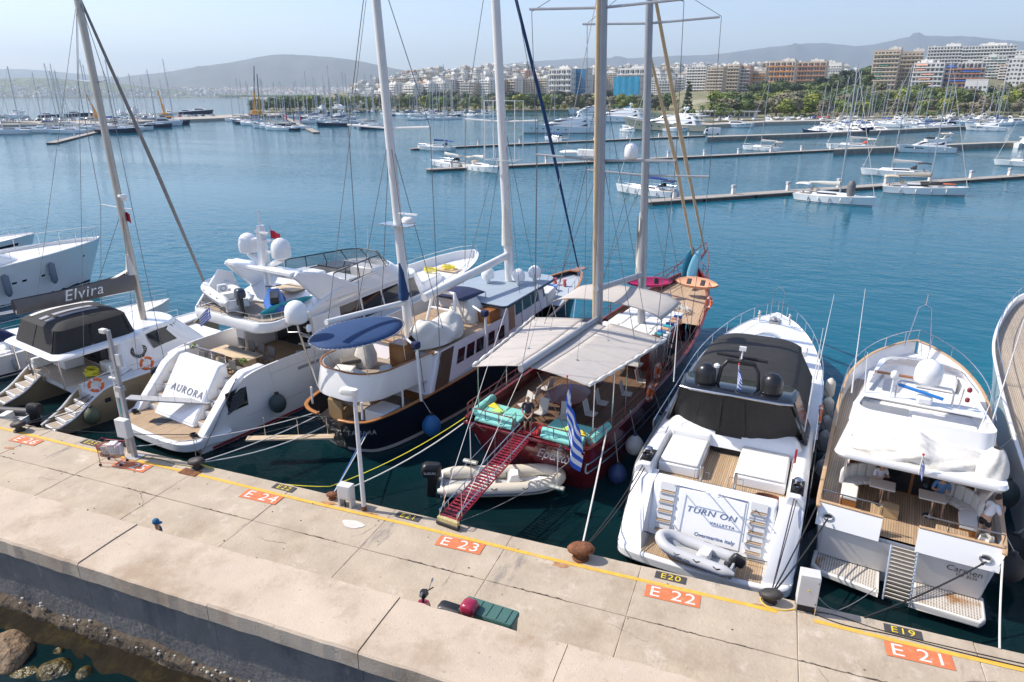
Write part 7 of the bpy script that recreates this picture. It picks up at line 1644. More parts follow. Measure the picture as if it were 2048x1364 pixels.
c=T(2.75,10.6,1.85);person('person in dark clothes standing on the gulet side deck',c,R_(150),'stand',(.02,.025,.03),(.03,.03,.035),arms='down',longp=True)
c=T(-1.7,9.4,2.45);person('dark haired person seated under the gulet fore awning',c,R_(-60),'sit',(.3,.05,.05),(.05,.05,.06),longp=True,arms='front')
# ================================================================== TURN ON: open sports yacht
t,T=boat('sports_yacht','white sports yacht with black soft top and TURN ON on its stern','motor yacht',(-.82,20.28),4.7)
hu=Hull([(.1,-.05,2.72,2.88,.62),(.9,.8,2.82,2.98,1.0),(1.9,1.9,2.86,3.02,2.1),(3.0,3.0,2.88,3.05,2.52),(8,8,2.9,3.1,2.45),(14,14.1,2.6,3.05,2.45),(18.5,19,1.6,2.35,2.5),(21.5,22.3,.75,1.3,2.55),(22.9,24.2,.02,.05,2.6)],1.4,.8)
hu.mesh(60,(-1,-.5,0,.15,.3,.45,.6,.75,.9,1)).build('hull',ddy,t,smooth=35)
m=MB();hu.stripe(.62,.70,.012,.25,.92,40,m,rel=True);m.build('hull_line',mat('dark hull line',(.03,.03,.035),.3),t,smooth=60)
# platform
P=[(-2.9,.9),(-2.92,.1),(-2.6,-.35),(-1.5,-.52),(0,-.56),(1.5,-.52),(2.6,-.35),(2.92,.1),(2.9,.9)];Q=[p[:2] for p in smoothpts([(a,b,0) for a,b in P],30)]
m=MB();m.slab(Q,.2,.60);m.build('swim_platform',ddy,t,bev=.08)
m=MB();m.slab([(-1.95,.72),(-1.98,-.32),(0,-.44),(1.98,-.32),(1.95,.72)],.602,.616);m.build('platform_teak',teak,t)
for s in (-1,1):
    m=MB();m.loft([[(s*x,y,z) for x,y,z in row] for row in ([(2.0,-.25,.6),(2.9,0,.6),(2.95,.9,.75),(2.0,.9,.75)],[(2.1,.1,.95),(2.8,.2,.95),(2.95,1.2,1.5),(2.05,1.1,1.45)],[(2.15,1.5,2.3),(2.7,1.6,2.3),(2.95,2.2,2.45),(2.1,2.2,2.45)])]);m.build('quarter_moulding',ddy,t,smooth=70)
# sloped stern door with names
pr=[(.7,.62),(1.55,2.42),(2.1,2.42),(2.1,.62)]
m=MB();m.loft([[(x,y,z) for y,z in pr] for x in (-2.1,2.1)]);dr=m.build('stern_moulding',ddy,t,bev=.08)
sl=math.atan2(1.8,.85)
def onslope(f,off): return (.7+.85*f-off*math.sin(sl),.62+1.8*f+off*math.cos(sl))
m=MB();m.loft([[(x,*onslope(f,o)) for f,o in ((.10,.03),(.94,.03),(.94,-.05),(.10,-.05))] for x in (-1.12,1.12)]);gd=m.build('garage_door',ddy,dr,bev=.03)
blu=mat('slate blue letter',(.09,.14,.26),.4)
def ontext(body,size,x,f,shear=.15,sp=1.15,xs=1.): y,z=onslope(f,.04);return text('lettering',body,size,blu,gd,(x,y,z),(sl,0,0),shear=shear,ext=.006,space=sp,xs=xs)
ontext('TURN ON',.28,.02,.62,.22,1.1,1.25);ontext('VALLETTA',.13,.45,.47,0,1.2,1.2);ontext('Overmarine italy',.18,.25,.22,.1,1.05,1.05)
m=MB()
for s in (-1,1): m.tube([(s*.35,*onslope(.99,.03)),(s*.15,*onslope(.93,.035))],.012,4)
m.build('door_line',mat('pale blue line',(.4,.5,.65),.4),gd)
for s in (-1,1):
    for i in range(5):
        f=.16+.17*i;y,z=onslope(f,.0);m=MB();m.bx(min(s*1.28,s*1.82),max(s*1.28,s*1.82),y-.16,y+.14,z-.04,z);st=m.build('stair_step',ddy,dr);m=MB();m.bx(min(s*1.31,s*1.79),max(s*1.31,s*1.79),y-.155,y+.12,z+.002,z+.02);m.build('step_tread',teakx,st)
        m=MB();m.box((s*1.55,y+.02,z+.17),(.54,.03,.28),0,-.45);m.build('step_riser',mat('step shadow white',(.6,.6,.6),.5),st)
    m=MB();m.tube([(s*1.2,*onslope(.30,.04)),(s*1.2,*onslope(.30,.22)),(s*1.2,*onslope(.98,.24)),(s*1.2,*onslope(1.0,.9)),(s*.25,*onslope(1.02,.92)),(s*.25,*onslope(1.0,.05))],.022,6);m.tube([(s*1.2,*onslope(1.0,.5)),(s*.25,*onslope(1.0,.5))],.016,5);m.build('hand_rail',steel,dr,smooth=60)
    m=MB();m.tube([(s*.6,2.2,2.15),(s*.6,2.35,2.9)],.06,6);m.tube([(s*.6-.25,2.5,2.6),(s*.6+.25,2.5,2.6),(s*.6+.25,2.5,2.15),(s*.6-.25,2.5,2.15)],.016,4,closed=True);m.build('stool_frame',steel,t)
# cockpit
m=MB();m.bx(-2.3,2.3,1.7,6.6,2.02,2.1);m.build('cockpit_teak',teak,t)
for s,y0,y1,xi in ((-1,2.7,5.2,-.75),(1,2.9,6.0,.45)):
    m=MB();a,b=(min(s*2.25,xi),max(s*2.25,xi));m.bx(a,b,y0,y1,2.1,2.52);m.build('sunpad_base',ddy,t,bev=.06);m=MB();m.bx(a+.04,b-.04,y0+.04,y1-.3,2.53,2.64);m.build('sunpad_cushion',cushion,t,bev=.05);m=MB();m.bx(a,b,y1-.28,y1,2.5,2.85);m.build('sunpad_back',ddy,t,bev=.06)
for s in (-1,1):
    m=MB();m.loft([[(s*x,y,z) for x,z in ((2.3,2.1),(2.95,2.1),(2.95,2.56),(2.75,2.75),(2.38,2.75),(2.3,2.5))] for y in (1.9,4.0,7.5)]);m.build('side_coaming',ddy,t,bev=.05)
    m=MB();m.bx(s*2.62-.22,s*2.62+.22,2.1,3.1,2.68,2.76);wn=m.build('winch_recess',blackp,t,bev=.03)
    m=MB();m.lathe([(.15,0),(.17,.04),(.11,.1),(.11,.22),(.15,.28),(.08,.33)],(s*2.62,2.6,2.76),14);m.build('winch',steel,wn,smooth=40);m=MB();P=[(s*2.62+.16*math.cos(k*.8),2.35+.14*math.sin(k*.8),2.78+.004*k) for k in range(40)];m.tube(P,.02,4);m.build('rope_coil',rope_b,wn)
m=MB();P=[(1.75+.42*math.cos(k*.33),2.15+.2*math.sin(k*.33),2.14+.0022*k) for k in range(110)];m.tube(P,.022,5);m.build('coiled_hose',mat('red brown hose',(.20,.07,.035),.5),t,smooth=60)
# superstructure deck mould and windscreen
d0,d1,d2=plan(5.0,19.5,2.75,1.2,.3,2.0,2.4,8),plan(5.2,18.8,2.45,.9,.3,2.0,3.0,8),plan(6,17.5,1.9,.6,.3,1.8,3.35,8)
MB().loft([d0,d1,d2],cap0=False).build('deck_moulding',ddy,t,smooth=50)
m=MB();hu.deck(.06,u0=.485,u1=.99,m=m,camber=.12);m.build('deck',ddy,t,smooth=50)
v0,v1=plan(5.1,14.6,2.55,1.6,.4,1.6,2.85,8),plan(5.4,12.6,2.05,1.75,.4,1.2,4.35,8)
m=MB();patch(m,v0,v1,s_of(v0,8.,1),s_of(v0,8.,-1),.0,1,40,0);m.build('windscreen',glass,t,smooth=60)
for s in (-1,1): m=MB();sidepatch(m,v0,v1,5.6,8.0,0,1,s,6,0.0);m.build('side_window',glass,t,smooth=60)
# black soft top
bk=mat('black soft top canvas',(.024,.022,.021),.8,noise=(1.5,.25),bump=(3,.4,.05))
def st_(u,v):
    y=6.0+7.0*v;hw=2.05-.18*v**3;a=(u-.5)*2
    return (a*hw,y,4.92-.34*v**2.2-.30*abs(a)**4+.02*math.sin(v*math.pi*5)*(1-abs(a)))
m=MB();m.grid(st_,18,24);m.build('soft_top',bk,t,smooth=60,solid=.03)
for s in (-1,1): m=MB();m.grid(lambda a,b:(s*(2.05+.5*b-.18*(a)**3*(1-b)),6.0+6.6*a,(4.62-.34*a**2.2)*(1-b)+(3.25-.2*a)*b),14,6);m.build('side_curtain',bk,t,smooth=60)
# hard top beam with domes, aft mesh curtain
h0=plan(4.5,6.1,2.0,2.1,.4,.3,4.82,6);h1=plan(4.45,6.15,2.08,2.15,.4,.3,4.9,6);h2=plan(4.6,6.1,1.95,2.05,.4,.3,5.0,6)
MB().loft([h0,h1,h2]).build('hard_top',mat('gloss black top',(.012,.014,.02),.12,coat=.4),t,smooth=50)
m=MB();m.tube([(-2.05,4.6,4.88),(-1.6,4.4,4.93),(1.6,4.4,4.93),(2.05,4.6,4.88)],.04,6);m.build('hard_top_trim',steel,t,smooth=60)
mesh_=mat('black mesh curtain',(.018,.017,.017),.75,noise=(5,.3),bump=(1.6,.7,.08))
for i in range(5):
    u0,u1=i/5,(i+1)/5
    def cu_(a,b):
        u=u0+(u1-u0)*a;q=(u-.5)*2
        top=(q*1.95,4.5+.1*abs(q)**2,4.86);bot=(q*2.55,5.2+.9*abs(q)**3,2.86)
        return tuple(top[k]*(1-b)+bot[k]*b+(.04*math.sin(a*9+i)*math.sin(b*3) if k==1 else 0) for k in range(3))
    m=MB();m.grid(cu_,6,10);m.build('aft_curtain',mesh_,t,smooth=70)
m=MB();m.bx(-.62,.38,5.15,5.22,2.1,3.0);m.build('companion_curtain',mesh_,t)
for s in (-1,1):
    m=MB();m.tube([(s*2.0,4.75,4.85),(s*2.3,5.6,3.9),(s*2.62,6.6,2.9)],.07,6);m.build('top_strut',blackp,t,smooth=60)
    m=MB();m.loft([[(s*x,y,z) for x,y,z in row] for row in ([(2.1,5.0,4.8),(2.15,6.2,4.8),(2.05,6.2,4.8),(2.0,5.0,4.8)],[(2.75,5.9,2.75),(2.78,7.6,2.75),(2.68,7.6,2.75),(2.65,5.9,2.75)])]);m.build('side_wing',mat('gloss dark wing',(.05,.05,.055),.12,coat=.4),t)
    m=MB();m.lathe([(.38,0),(.40,.05),(.40,.12),(.385,.16),(.39,.42),(.33,.62),(.2,.74),(.01,.79)],(s*1.22,5.15,5.0),22);m.build('black_dome',mat('satin black dome',(.014,.014,.016),.3),t,smooth=45)
m=MB()
for s in (-1,1): m.tube([(s*.75,5.2,5.0),(s*.68,5.3,5.65),(s*.5,5.4,5.9),(0,5.4,5.95)],.07,7)
m.bx(-.5,.5,5.3,5.5,5.86,5.98);m.build('antenna_arch',blackp,t,smooth=60)
m=MB();m.tube([(-.95,5.7,6.05),(.95,5.62,6.02)],.07,6);m.tube([(0,5.45,5.9),(0,5.65,6.05)],.1,6);m.build('radar_scanner',blackp,t)
m=MB();m.tube([(-.85,5.3,5.0),(-.85,5.3,5.6)],.03,5);m.lathe([(.02,0),(.12,.03),(.12,.12),(.04,.18)],(-.85,5.3,5.6),10);m.tube([(0,5.5,6.0),(0,5.5,6.5)],.03,5);m.box((0,5.5,6.45),(.25,.1,.16));m.build('light_cluster',white,t)
# foredeck
for x,y in ((-1.7,15.4),(1.75,15.6)): m=MB();m.bx(x-.4,x+.4,y-.35,y+.35,3.0,3.34);m.build('deck_hatch_box',ddy,t,bev=.08)
m=MB();rail(m,hu.around(.02,.12,.42,22),.72,.022,19);m.build('bow_rail',steel,t)
m=MB();m.tube([(-.32,22.8,2.7),(-.28,22.9,4.3),(-.1,22.95,4.5),(.1,22.95,4.5),(.28,22.9,4.3),(.32,22.8,2.7)],.026,6);m.build('pulpit_hoop',steel,t,smooth=60)
m=MB();m.lathe([(.16,0),(.18,.1),(.1,.2),(.14,.28)],(0,21.9,2.68),12);m.bx(-.3,.3,21.6,22.6,2.62,2.7);m.build('windlass',mat('galvanised',(.45,.44,.42),.5,.5),t,smooth=40)
for x in (-.85,.85):
    m=MB();r=random.Random(1);m.tube([(x+.05*math.sin(k),21.6+.05*math.cos(k*1.3),2.66+.028*k) for k in range(24)],.05,5);m.build('hung_rope',rope_w,t)
for s,x in ((-1,-2.5),(1,2.55)):
    m=MB();m.tube([(x,5.6 if s<0 else 5.9,4.6 if s<0 else 3.2),(x*1.03,5.7,7.6)],[.03,.008],5);m.build('whip_antenna',white,t)
m=MB();m.tube([(2.72,13.5,2.6),(2.9,13.8,6.8)],[.03,.008],5);m.build('whip_antenna',white,t)
m=MB();m.tube([(2.35,3.6,2.75),(2.38,3.55,3.7)],.015,4);m.grid(lambda u,v:(2.38+.06*u,3.55+.1*u,3.1+.55*v),3,4);m.build('red_ensign',flagr,t)
for i,(y,z) in enumerate(((12.8,1.55),(11.3,1.25),(9.8,1.2),(7.3,1.05),(14.8,1.75))):
    longfender(['white fender second along the right side of the black-topped yacht','white fender third along the right side of the black-topped yacht','white fender beneath the lifebuoy of the black-topped yacht','white fender nearest the stern of the black-topped yacht','white fender farthest forward on the black-topped yacht'][i],T(3.42,y,z),fend_w,T(3.08,y,2.6),.24,1.0)
lifebuoy('orange horseshoe lifebuoy on the right rail of the black-topped yacht',T(3.05,8.6,2.95),(R_(90),0,R_(85)),.34)
greek_flag('small greek flag on the black hard top between the domes',T(-.02,5.0,5.45),.5,.5,staff=(0,.05,-.45),rz=-R_(60),droop=.7,name='national_flag')
c=T(-.1,-.12,.62);dt=thing('inflatable_dinghy','grey inflatable dinghy lying on the TURN ON swim platform','dinghy',c,-R_(4.7)+R_(82));rib(dt,2.7,.62,.19,tube=mat('light grey hypalon',(.50,.50,.51),.5,noise=(3,.06)),console=False,floor=mat('grey dinghy floor',(.36,.38,.40),.7))
om=outboard(dt,(0.0,-1.0,.48),.75,blackp,.3,.5)
text('lettering','TURN ON',.12,blackp,dt,None,None,ext=.002,matrix=Matrix.Translation((-.63,.35,.38))@Matrix.Rotation(-math.pi/2,4,'Z')@Matrix.Rotation(R_(75),4,'X'))
m=MB();m.bx(-.4,.4,-.2,.02,.33,.37);m.build('thwart',white,dt)
# ================================================================== CARMEN: trawler yacht
t,T=boat('trawler_yacht','white trawler yacht Carmen with teak aft deck and canvas covered boat on its roof','motor yacht',(5.2,21.4),9.0)
hu=Hull([(.75,.2,2.35,2.62,2.5),(1.2,.9,2.45,2.68,2.5),(4,3.8,2.6,2.75,2.55),(8,8,2.65,2.85,2.75),(11.5,11.8,2.15,2.75,3.05),(14,14.6,1.2,2.0,3.3),(15.6,16.6,.4,.85,3.45),(16.1,17.4,.02,.05,3.5)],1.4,.8)
hu.mesh(50,(-1,-.5,0,.15,.3,.45,.6,.75,.9,1),tt=.75).build('hull',ddy,t,smooth=35)
m=MB();m.tube(hu.line(.03,.03,.0,1,40,-1)+hu.line(.03,.03,0,1,40,1)[::-1],.075,6,flat=.5);m.build('cap_rail',mat('bleached teak cap',(.50,.33,.19),.6,noise=(3,.15)),t,smooth=60)
hu.deck(.58,u0=.02,u1=.42).build('aft_deck',teak,t);hu.deck(.6,u0=.42,u1=.985).build('side_deck',ddy,t)
for s in (-1,1):
    m=MB();m.grid(lambda a,b:(lambda p:(s*(abs(p[0])-.12-.55*b),p[1],hu.st(.12+.5*a)[4]-.572))(hu.pt(.12+.5*a,1,s)),16,1);m.build('side_deck_teak',teakgrey,t)
# transom bulwark with gate gap (stands proud of the hull transom)
gr=mat('shaded transom white',(.66,.64,.61),.3)  # greyer than the hull white: shade on the lower transom painted in
def tr(x,z): return (x,.18+.55*(2.5-z)/2.5*.9-.06*(1-(x/2.6)**2)-.03,z)
m=MB();m.grid(lambda a,b:tr(-2.34+4.68*a,.55+1.25*b),16,4);m.build('transom_panel',gr,t,smooth=60)
for x0,x1 in ((-2.6,-.68),(.35,2.6)):
    bt=lambda x,z:tr(x,1.82)[1]-.05+(z-1.82)*.34
    m=MB();m.loft([[(x,bt(x,1.82),1.82),(x,bt(x,2.54),2.54),(x,bt(x,2.54)+.12,2.54),(x,bt(x,1.85)+.16,1.85)] for x in np.linspace(x0,x1,10)]);m.build('stern_bulwark',ddy,t,smooth=40)
    m=MB();m.tube([(x,bt(x,2.56)+.05,2.58) for x in np.linspace(x0,x1,10)],.075,6,flat=.5);m.build('stern_cap',mat('bleached teak cap',(.5,.33,.19),.6),t,smooth=60)
    m=MB();rail(m,[(x,bt(x,2.56)+.05,2.6) for x in np.linspace(x0+.05,x1-.05,6)],.40,.025,4);m.build('stern_rail',steel,t)
    xx=x0+.35 if x0<0 else x1-.4;m=MB();m.tube([(xx+.16*math.cos(a),bt(xx,2.15)-.02+.3*.11*math.sin(a),2.15+.11*math.sin(a)) for a in [i*.4488 for i in range(14)]],.03,6,closed=True);m.lathe([(.12,0),(.1,.02)],(xx,bt(xx,2.15)-.01,2.15),12,axis='y');m.build('fairlead',steel,t,smooth=60)
# perforated swim platforms
perf=bpy.data.materials.new('perforated pale platform');perf.use_nodes=True
pt_t=perf.node_tree;pb_=pt_t.nodes['Principled BSDF'];pb_.inputs['Roughness'].default_value=.7
tc=pt_t.nodes.new('ShaderNodeTexCoord');vo_=pt_t.nodes.new('ShaderNodeVectorMath');vo_.operation='FRACTION';sc_=pt_t.nodes.new('ShaderNodeVectorMath');sc_.operation='SCALE';sc_.inputs['Scale'].default_value=13
pt_t.links.new(tc.outputs['Object'],sc_.inputs[0]);pt_t.links.new(sc_.outputs[0],vo_.inputs[0]);sb_=pt_t.nodes.new('ShaderNodeVectorMath');sb_.operation='SUBTRACT';sb_.inputs[1].default_value=(.5,.5,.5);pt_t.links.new(vo_.outputs[0],sb_.inputs[0])
mu_=pt_t.nodes.new('ShaderNodeVectorMath');mu_.operation='MULTIPLY';mu_.inputs[1].default_value=(1,1,0);pt_t.links.new(sb_.outputs[0],mu_.inputs[0]);ln_=pt_t.nodes.new('ShaderNodeVectorMath');ln_.operation='LENGTH';pt_t.links.new(mu_.outputs[0],ln_.inputs[0])
lt_=pt_t.nodes.new('ShaderNodeMath');lt_.operation='LESS_THAN';lt_.inputs[1].default_value=.27;pt_t.links.new(ln_.outputs['Value'],lt_.inputs[0])
nz_=pt_t.nodes.new('ShaderNodeTexNoise');nz_.inputs['Scale'].default_value=1.1;nz_.inputs['Detail'].default_value=5;pt_t.links.new(tc.outputs['Object'],nz_.inputs['Vector']);mr_=pt_t.nodes.new('ShaderNodeMapRange');mr_.inputs[1].default_value=.57;mr_.inputs[2].default_value=.72;pt_t.links.new(nz_.outputs[0],mr_.inputs[0])
m1_=pt_t.nodes.new('ShaderNodeMix');m1_.data_type='RGBA';m1_.inputs[6].default_value=(.60,.55,.48,1);m1_.inputs[7].default_value=(.33,.15,.04,1);pt_t.links.new(mr_.outputs[0],m1_.inputs[0])
m2_=pt_t.nodes.new('ShaderNodeMix');m2_.data_type='RGBA';m2_.inputs[7].default_value=(.08,.06,.04,1);pt_t.links.new(m1_.outputs[2],m2_.inputs[6]);pt_t.links.new(lt_.outputs[0],m2_.inputs[0]);pt_t.links.new(m2_.outputs[2],pb_.inputs['Base Color'])
for x0,x1 in ((-2.5,-.42),(.52,2.5)):
    s=-1 if x0<0 else 1;out=x0 if s<0 else x1
    P=[(x0,.75),(x1,.75),(x1,-.62 if s<0 else -.35),(x1-.15 if s>0 else x1,-.62),(x0 if s>0 else x0+.25,-.62 if s>0 else -.40),(x0,-.1 if s<0 else -.62)]
    m=MB();m.slab(P,.28,.5);pf=m.build('swim_platform',offwhite,t,bev=.05);ix=[(x0+(x1-x0)*.5+(p[0]-(x0+x1)/2)*.90,.07+(p[1]-.07)*.86) for p in P];m=MB();m.slab(ix,.503,.508);m.build('perforated_panel',perf,pf)
# passerelle hanging at the stern
m=MB();a=Vector((.06,.12,1.88));b=Vector((.10,-.72,.42));n=14
for i in range(n): p=a+(b-a)*((i+.5)/n);m=MB();m.box(p[:],(.66,.13,.03),0,math.atan2(-(b.z-a.z),-(b.y-a.y))*-1);m.build('passerelle_slat',mat('bleached slat',(.52,.46,.38),.7,noise=(4,.12)),t)
m=MB();[m.tube([(a+Vector((s*.37,0,0)))[:],(b+Vector((s*.37,0,-.06)))[:]],.035,6) for s in (-1,1)];m.build('passerelle_frame',steel,t)
text('lettering','Carmen',.26,mat('dark letter',(.04,.04,.05),.4),t,None,None,shear=.15,ext=.004,xs=1.15,matrix=Matrix.Translation((1.75,.26,1.55))@Matrix.Rotation(R_(80),4,'X'))
text('lettering','N.P. 8534',.14,mat('dark letter',(.04,.04,.05),.4),t,None,None,ext=.004,matrix=Matrix.Translation((1.85,.30,1.34))@Matrix.Rotation(R_(80),4,'X'))
# deckhouse
r0,r1=plan(3.6,13.0,2.05,1.4,.15,1.0,1.95,6),plan(3.6,11.6,1.95,1.5,.15,.9,4.1,6)
MB().loft([r0,r1],cap0=False).build('deckhouse',ddy,t,smooth=40)
for a_,b_ in ((4.4,5.7),(5.9,7.3),(7.5,9.0)):
    for s in (-1,1): m=MB();sidepatch(m,r0,r1,a_,b_,.48,.86,s,3,.015);m.build('deckhouse_window',glass,t)
sA=s_of(r0,11.2,1);sB=s_of(r0,11.2,-1)
for i in range(3): m=MB();patch(m,r0,r1,sA+(sB-sA)*i/3+.004,sA+(sB-sA)*(i+1)/3-.004,.48,.86,6,.015);m.build('front_window',glass,t)
m=MB();m.bx(-1.95,1.95,3.54,3.6,1.97,4.05);m.build('aft_bulkhead',varnish,t)
for x0,x1 in ((-.75,.05),(.15,.95)): m=MB();m.bx(x0,x1,3.48,3.54,2.05,3.9);m.build('aft_door',glass,t)
# sofas, tables in the cockpit
for s in (-1,1):
    for k in range(5):
        a0=R_(90+18*k);a1=R_(90+18*(k+1));cx,cy=s*1.05,2.35
        def pp(a,rad): return (cx-s*rad*math.cos(a)*1.0,cy+rad*math.sin(a))
        m=MB();P=[pp(a0,.55),pp(a1,.55),pp(a1,1.0),pp(a0,1.0)];m.slab([(cx+s*abs(p[0]-cx),p[1]) for p in P],2.32,2.46);m.build('sofa_seat',cushion,t,bev=.04)
        P=[pp(a0,.98),pp(a1,.98),pp(a1,1.12),pp(a0,1.12)];m=MB();m.slab([(cx+s*abs(p[0]-cx),p[1]) for p in P],2.4,2.95);m.build('sofa_back',cushion,t,bev=.05)
    m=MB();m.bx(min(s*1.5,s*2.0),max(s*1.5,s*2.0),1.45,2.4,1.95,2.3);m.build('sofa_base',varnish,t);m=MB();m.bx(min(s*1.5,s*2.02),max(s*1.5,s*2.02),1.45,2.4,2.32,2.46);m.build('sofa_seat',cushion,t,bev=.04)
    m=MB();m.bx(s*.75-.45,s*.75+.35,2.1,2.75,2.68,2.74);tb_=m.build('cockpit_table',mat('pale table top',(.62,.55,.48),.5),t,bev=.04);m=MB();m.lathe([(.22,0),(.22,.02),(.06,.05),(.06,.73)],(s*.75,2.4,1.95),14);m.build('table_leg',steel,tb_,smooth=40)
m=MB();m.bx(-.75,-.2,1.6,2.05,1.95,2.3);m.build('cardboard_box',mat('cardboard',(.40,.28,.15),.9),t)
m=MB();m.bx(.85,1.75,.55,1.2,1.95,2.42);m.build('teak_locker',teak,t,bev=.02)
m=MB();m.grid(lambda u,v:(2.15+.3*math.cos(u*6.28)*(1-.4*v),.7+.25*math.sin(u*6.28)*(1-.4*v)+.05*math.sin(u*30),1.96+.75*v),14,5);m.build('cloth_bundle',canvas_w,t,smooth=60)
# roof / boat deck
R0=[plan(1.0,11.9,2.4,1.6,.35,1.0,z,6) for z in (4.1,)]+[plan(.95,12.0,2.45,1.65,.35,1.0,4.2,6),plan(1.0,11.9,2.4,1.6,.35,1.0,4.32,6)]
MB().loft(R0).build('boat_deck',ddy,t,smooth=50)
for s in (-1,1):
    m=MB();m.loft([[(s*x,y,z) for y,z in ((1.0,4.1),(3.6,4.1),(3.6,2.0),(3.3,2.0))] for x in (2.0,2.08)]);m.build('side_wing',ddy,t)
# flybridge
f0,f1,f2,f3=plan(3.4,9.4,2.25,1.6,.5,.9,4.32,6),plan(3.5,9.2,2.2,1.55,.5,.9,4.9,6),plan(3.65,9.0,2.0,1.4,.5,.8,4.9,6),plan(3.7,8.8,1.95,1.35,.5,.8,4.4,6)
MB().loft([f0,f1,f2,f3],cap0=False).build('flybridge_coaming',ddy,t,smooth=50)
w0,w1=plan(4.5,9.1,2.1,1.5,.4,.8,4.9,6),plan(4.5,8.7,2.0,1.4,.4,.8,5.3,6);sA=s_of(w0,6.4,1);sB=s_of(w0,6.4,-1)
m=MB();patch(m,w0,w1,sA,sB,0,1,24,0);m.build('fly_windscreen',mat('lavender screen',(.42,.38,.40),.1,alpha=.75),t,smooth=60)
m=MB();m.tube([ring_at(w1,sA+(sB-sA)*i/24)[:] for i in range(25)],.02,4);m.build('screen_frame',steel,t)
m=MB();m.bx(-1.9,1.9,5.9,6.2,4.42,4.75);m.bx(-1.9,-1.3,6.2,8.2,4.42,4.75);m.build('fly_bench',cushion,t,bev=.05)
m=MB();m.bx(-.2,1.2,8.0,8.6,4.42,5.0);m.build('fly_console',ddy,t,bev=.08);m=MB();m.bx(-1.7,-.2,7.6,7.75,4.9,4.96);m.build('fly_trim',varnish,t);m=MB();m.bx(-1.9,-.4,3.8,4.5,4.42,4.85);m.build('fly_galley',mat('satin steel counter',(.4,.38,.35),.35,.6),t,bev=.03)
m=MB();m.bx(-.3,1.7,3.75,4.4,4.42,4.72);m.build('fly_aft_seat',cushion,t,bev=.05)
m=MB();m.bx(-1.9,1.9,4.75,5.35,4.9,4.98);m.build('instrument_shelf',ddy,t,bev=.03)
# arch, dome, radar, antennas
m=MB();[m.tube([(s*.9,5.05,4.95),(s*.88,5.05,5.5),(s*.8,5.1,5.62),(0,5.1,5.64)],.03,6) for s in (-1,1)];[m.tube([(s*.9,5.3,4.95),(s*.88,5.3,5.5),(s*.8,5.3,5.6),(0,5.3,5.6)],.025,6) for s in (-1,1)];ar=m.build('antenna_arch',steel,t,smooth=60)
m=MB();m.lathe([(.25,-.08),(.42,0),(.45,.08),(.45,.45),(.38,.68),(.22,.82),(.01,.88)],(.0,5.25,5.72),22);m.build('satellite_dome',white,ar,smooth=45)
m=MB();m.box((-.15,4.95,5.42),(1.5,.12,.10),-.18,0,.12);m.build('blue_covered_scanner',mat('blue scanner cover',(.02,.18,.50),.5),ar,bev=.02);m=MB();m.bx(-.22,.28,4.8,5.2,4.98,5.28);m.build('radar_base',white,ar,bev=.08)
m=MB();m.lathe([(.10,0),(.13,.05),(.13,.2),(.06,.28)],(-1.05,5.0,5.75),12);m.tube([(-1.05,5.0,4.95),(-1.05,5.0,5.75)],.03,6);m.build('gps_mushroom',white,ar,smooth=45)
m=MB();m.tube([(1.1,5.05,4.95),(1.14,5.05,5.75)],.025,6);m.build('signal_post',steel,ar)
for z in (5.3,5.68): m=MB();m.lathe([(.06,0),(.08,.03),(.08,.12),(.05,.16)],(1.3,5.05,z),10);m.build('red_lamp',mat('dark red lens',(.22,.02,.03),.3),ar,smooth=45)
for x,y,z,h in ((-2.35,6.2,4.4,4.2),(2.3,6.0,4.4,4.6),(-1.9,5.0,4.9,1.6),(1.75,4.3,4.6,1.0)): m=MB();m.tube([(x,y,z),(x*1.08,y+.2,z+h)],[.03,.008],5);m.build('whip_antenna',white,t)
# foredeck
m=MB();m.loft([plan(11.8,14.2,1.35,.8,.3,.5,2.7),plan(11.9,14.0,1.25,.7,.3,.5,3.1)]);m.build('fore_trunk',ddy,t,bev=.06);m=MB();m.bx(-.38,.38,14.1,15.0,2.95,3.05);ht=m.build('fore_hatch',mat('bleached slat',(.52,.46,.38),.7),t,bev=.03);m=MB();m.bx(-.26,.26,14.25,14.85,3.055,3.065);m.build('hatch_glass',mat('mirror glass',(.4,.4,.4),.05,.9),ht)
m=MB();rail(m,hu.around(.05,.05,.45,20),.55,.024,11);m.build('bow_rail',steel,t)
m=MB();m.tube([(-.55,16.2,3.5),(-.28,16.9,5.4),(0,17.0,5.55),(.28,16.9,5.4),(.55,16.2,3.5)],.03,6);m.tube([(0,17,5.5),(0,17.02,6.1)],.03,5);m.build('pulpit_hoop',steel,t,smooth=60)
for x,y in ((-.9,14.3),(.95,14.2)): m=MB();m.lathe([(.08,0),(.1,.04),(.06,.12),(.1,.18)],(x,y,2.85),10);P=[(x+.12*math.cos(k*.8),y+.1*math.sin(k*.8),2.87+.004*k) for k in range(30)];m.tube(P,.02,4);m.build('mooring_bitt',rope_b,t)
# canvas covered boat on the roof
c=T(-.25,2.1,4.33);cb=thing('covered_boat','boat under a draped white canvas cover on the Carmen roof','covered boat',c,-R_(9)+R_(-84))
def cv(u,v):
    a=2*math.pi*u;y=-1.75+3.9*v;e=max(.05,math.sin(math.pi*min(max(.06+.9*v,.03),.985)))**.4;w_=.95*e;h=.36+.24*math.exp(-((v-.5)/.09)**2)+.06*math.sin(v*9)
    wr=1+.07*math.sin(u*26+v*11)+.05*math.sin(u*47-v*17)+.03*math.sin(u*80+v*40);drop=.12*max(0,-math.sin(a))
    return (w_*math.cos(a)*wr,y,.0+max(0,math.sin(a))**.7*h*wr*e+.0-drop*.2)
m=MB();m.grid(cv,56,34);m.build('canvas_cover',canvas_w,cb,smooth=180)
m=MB();[m.bx(-.7,.7,y-.06,y+.06,-.05,.06) for y in (-1,1)];m.build('cradle',varnish,cb)
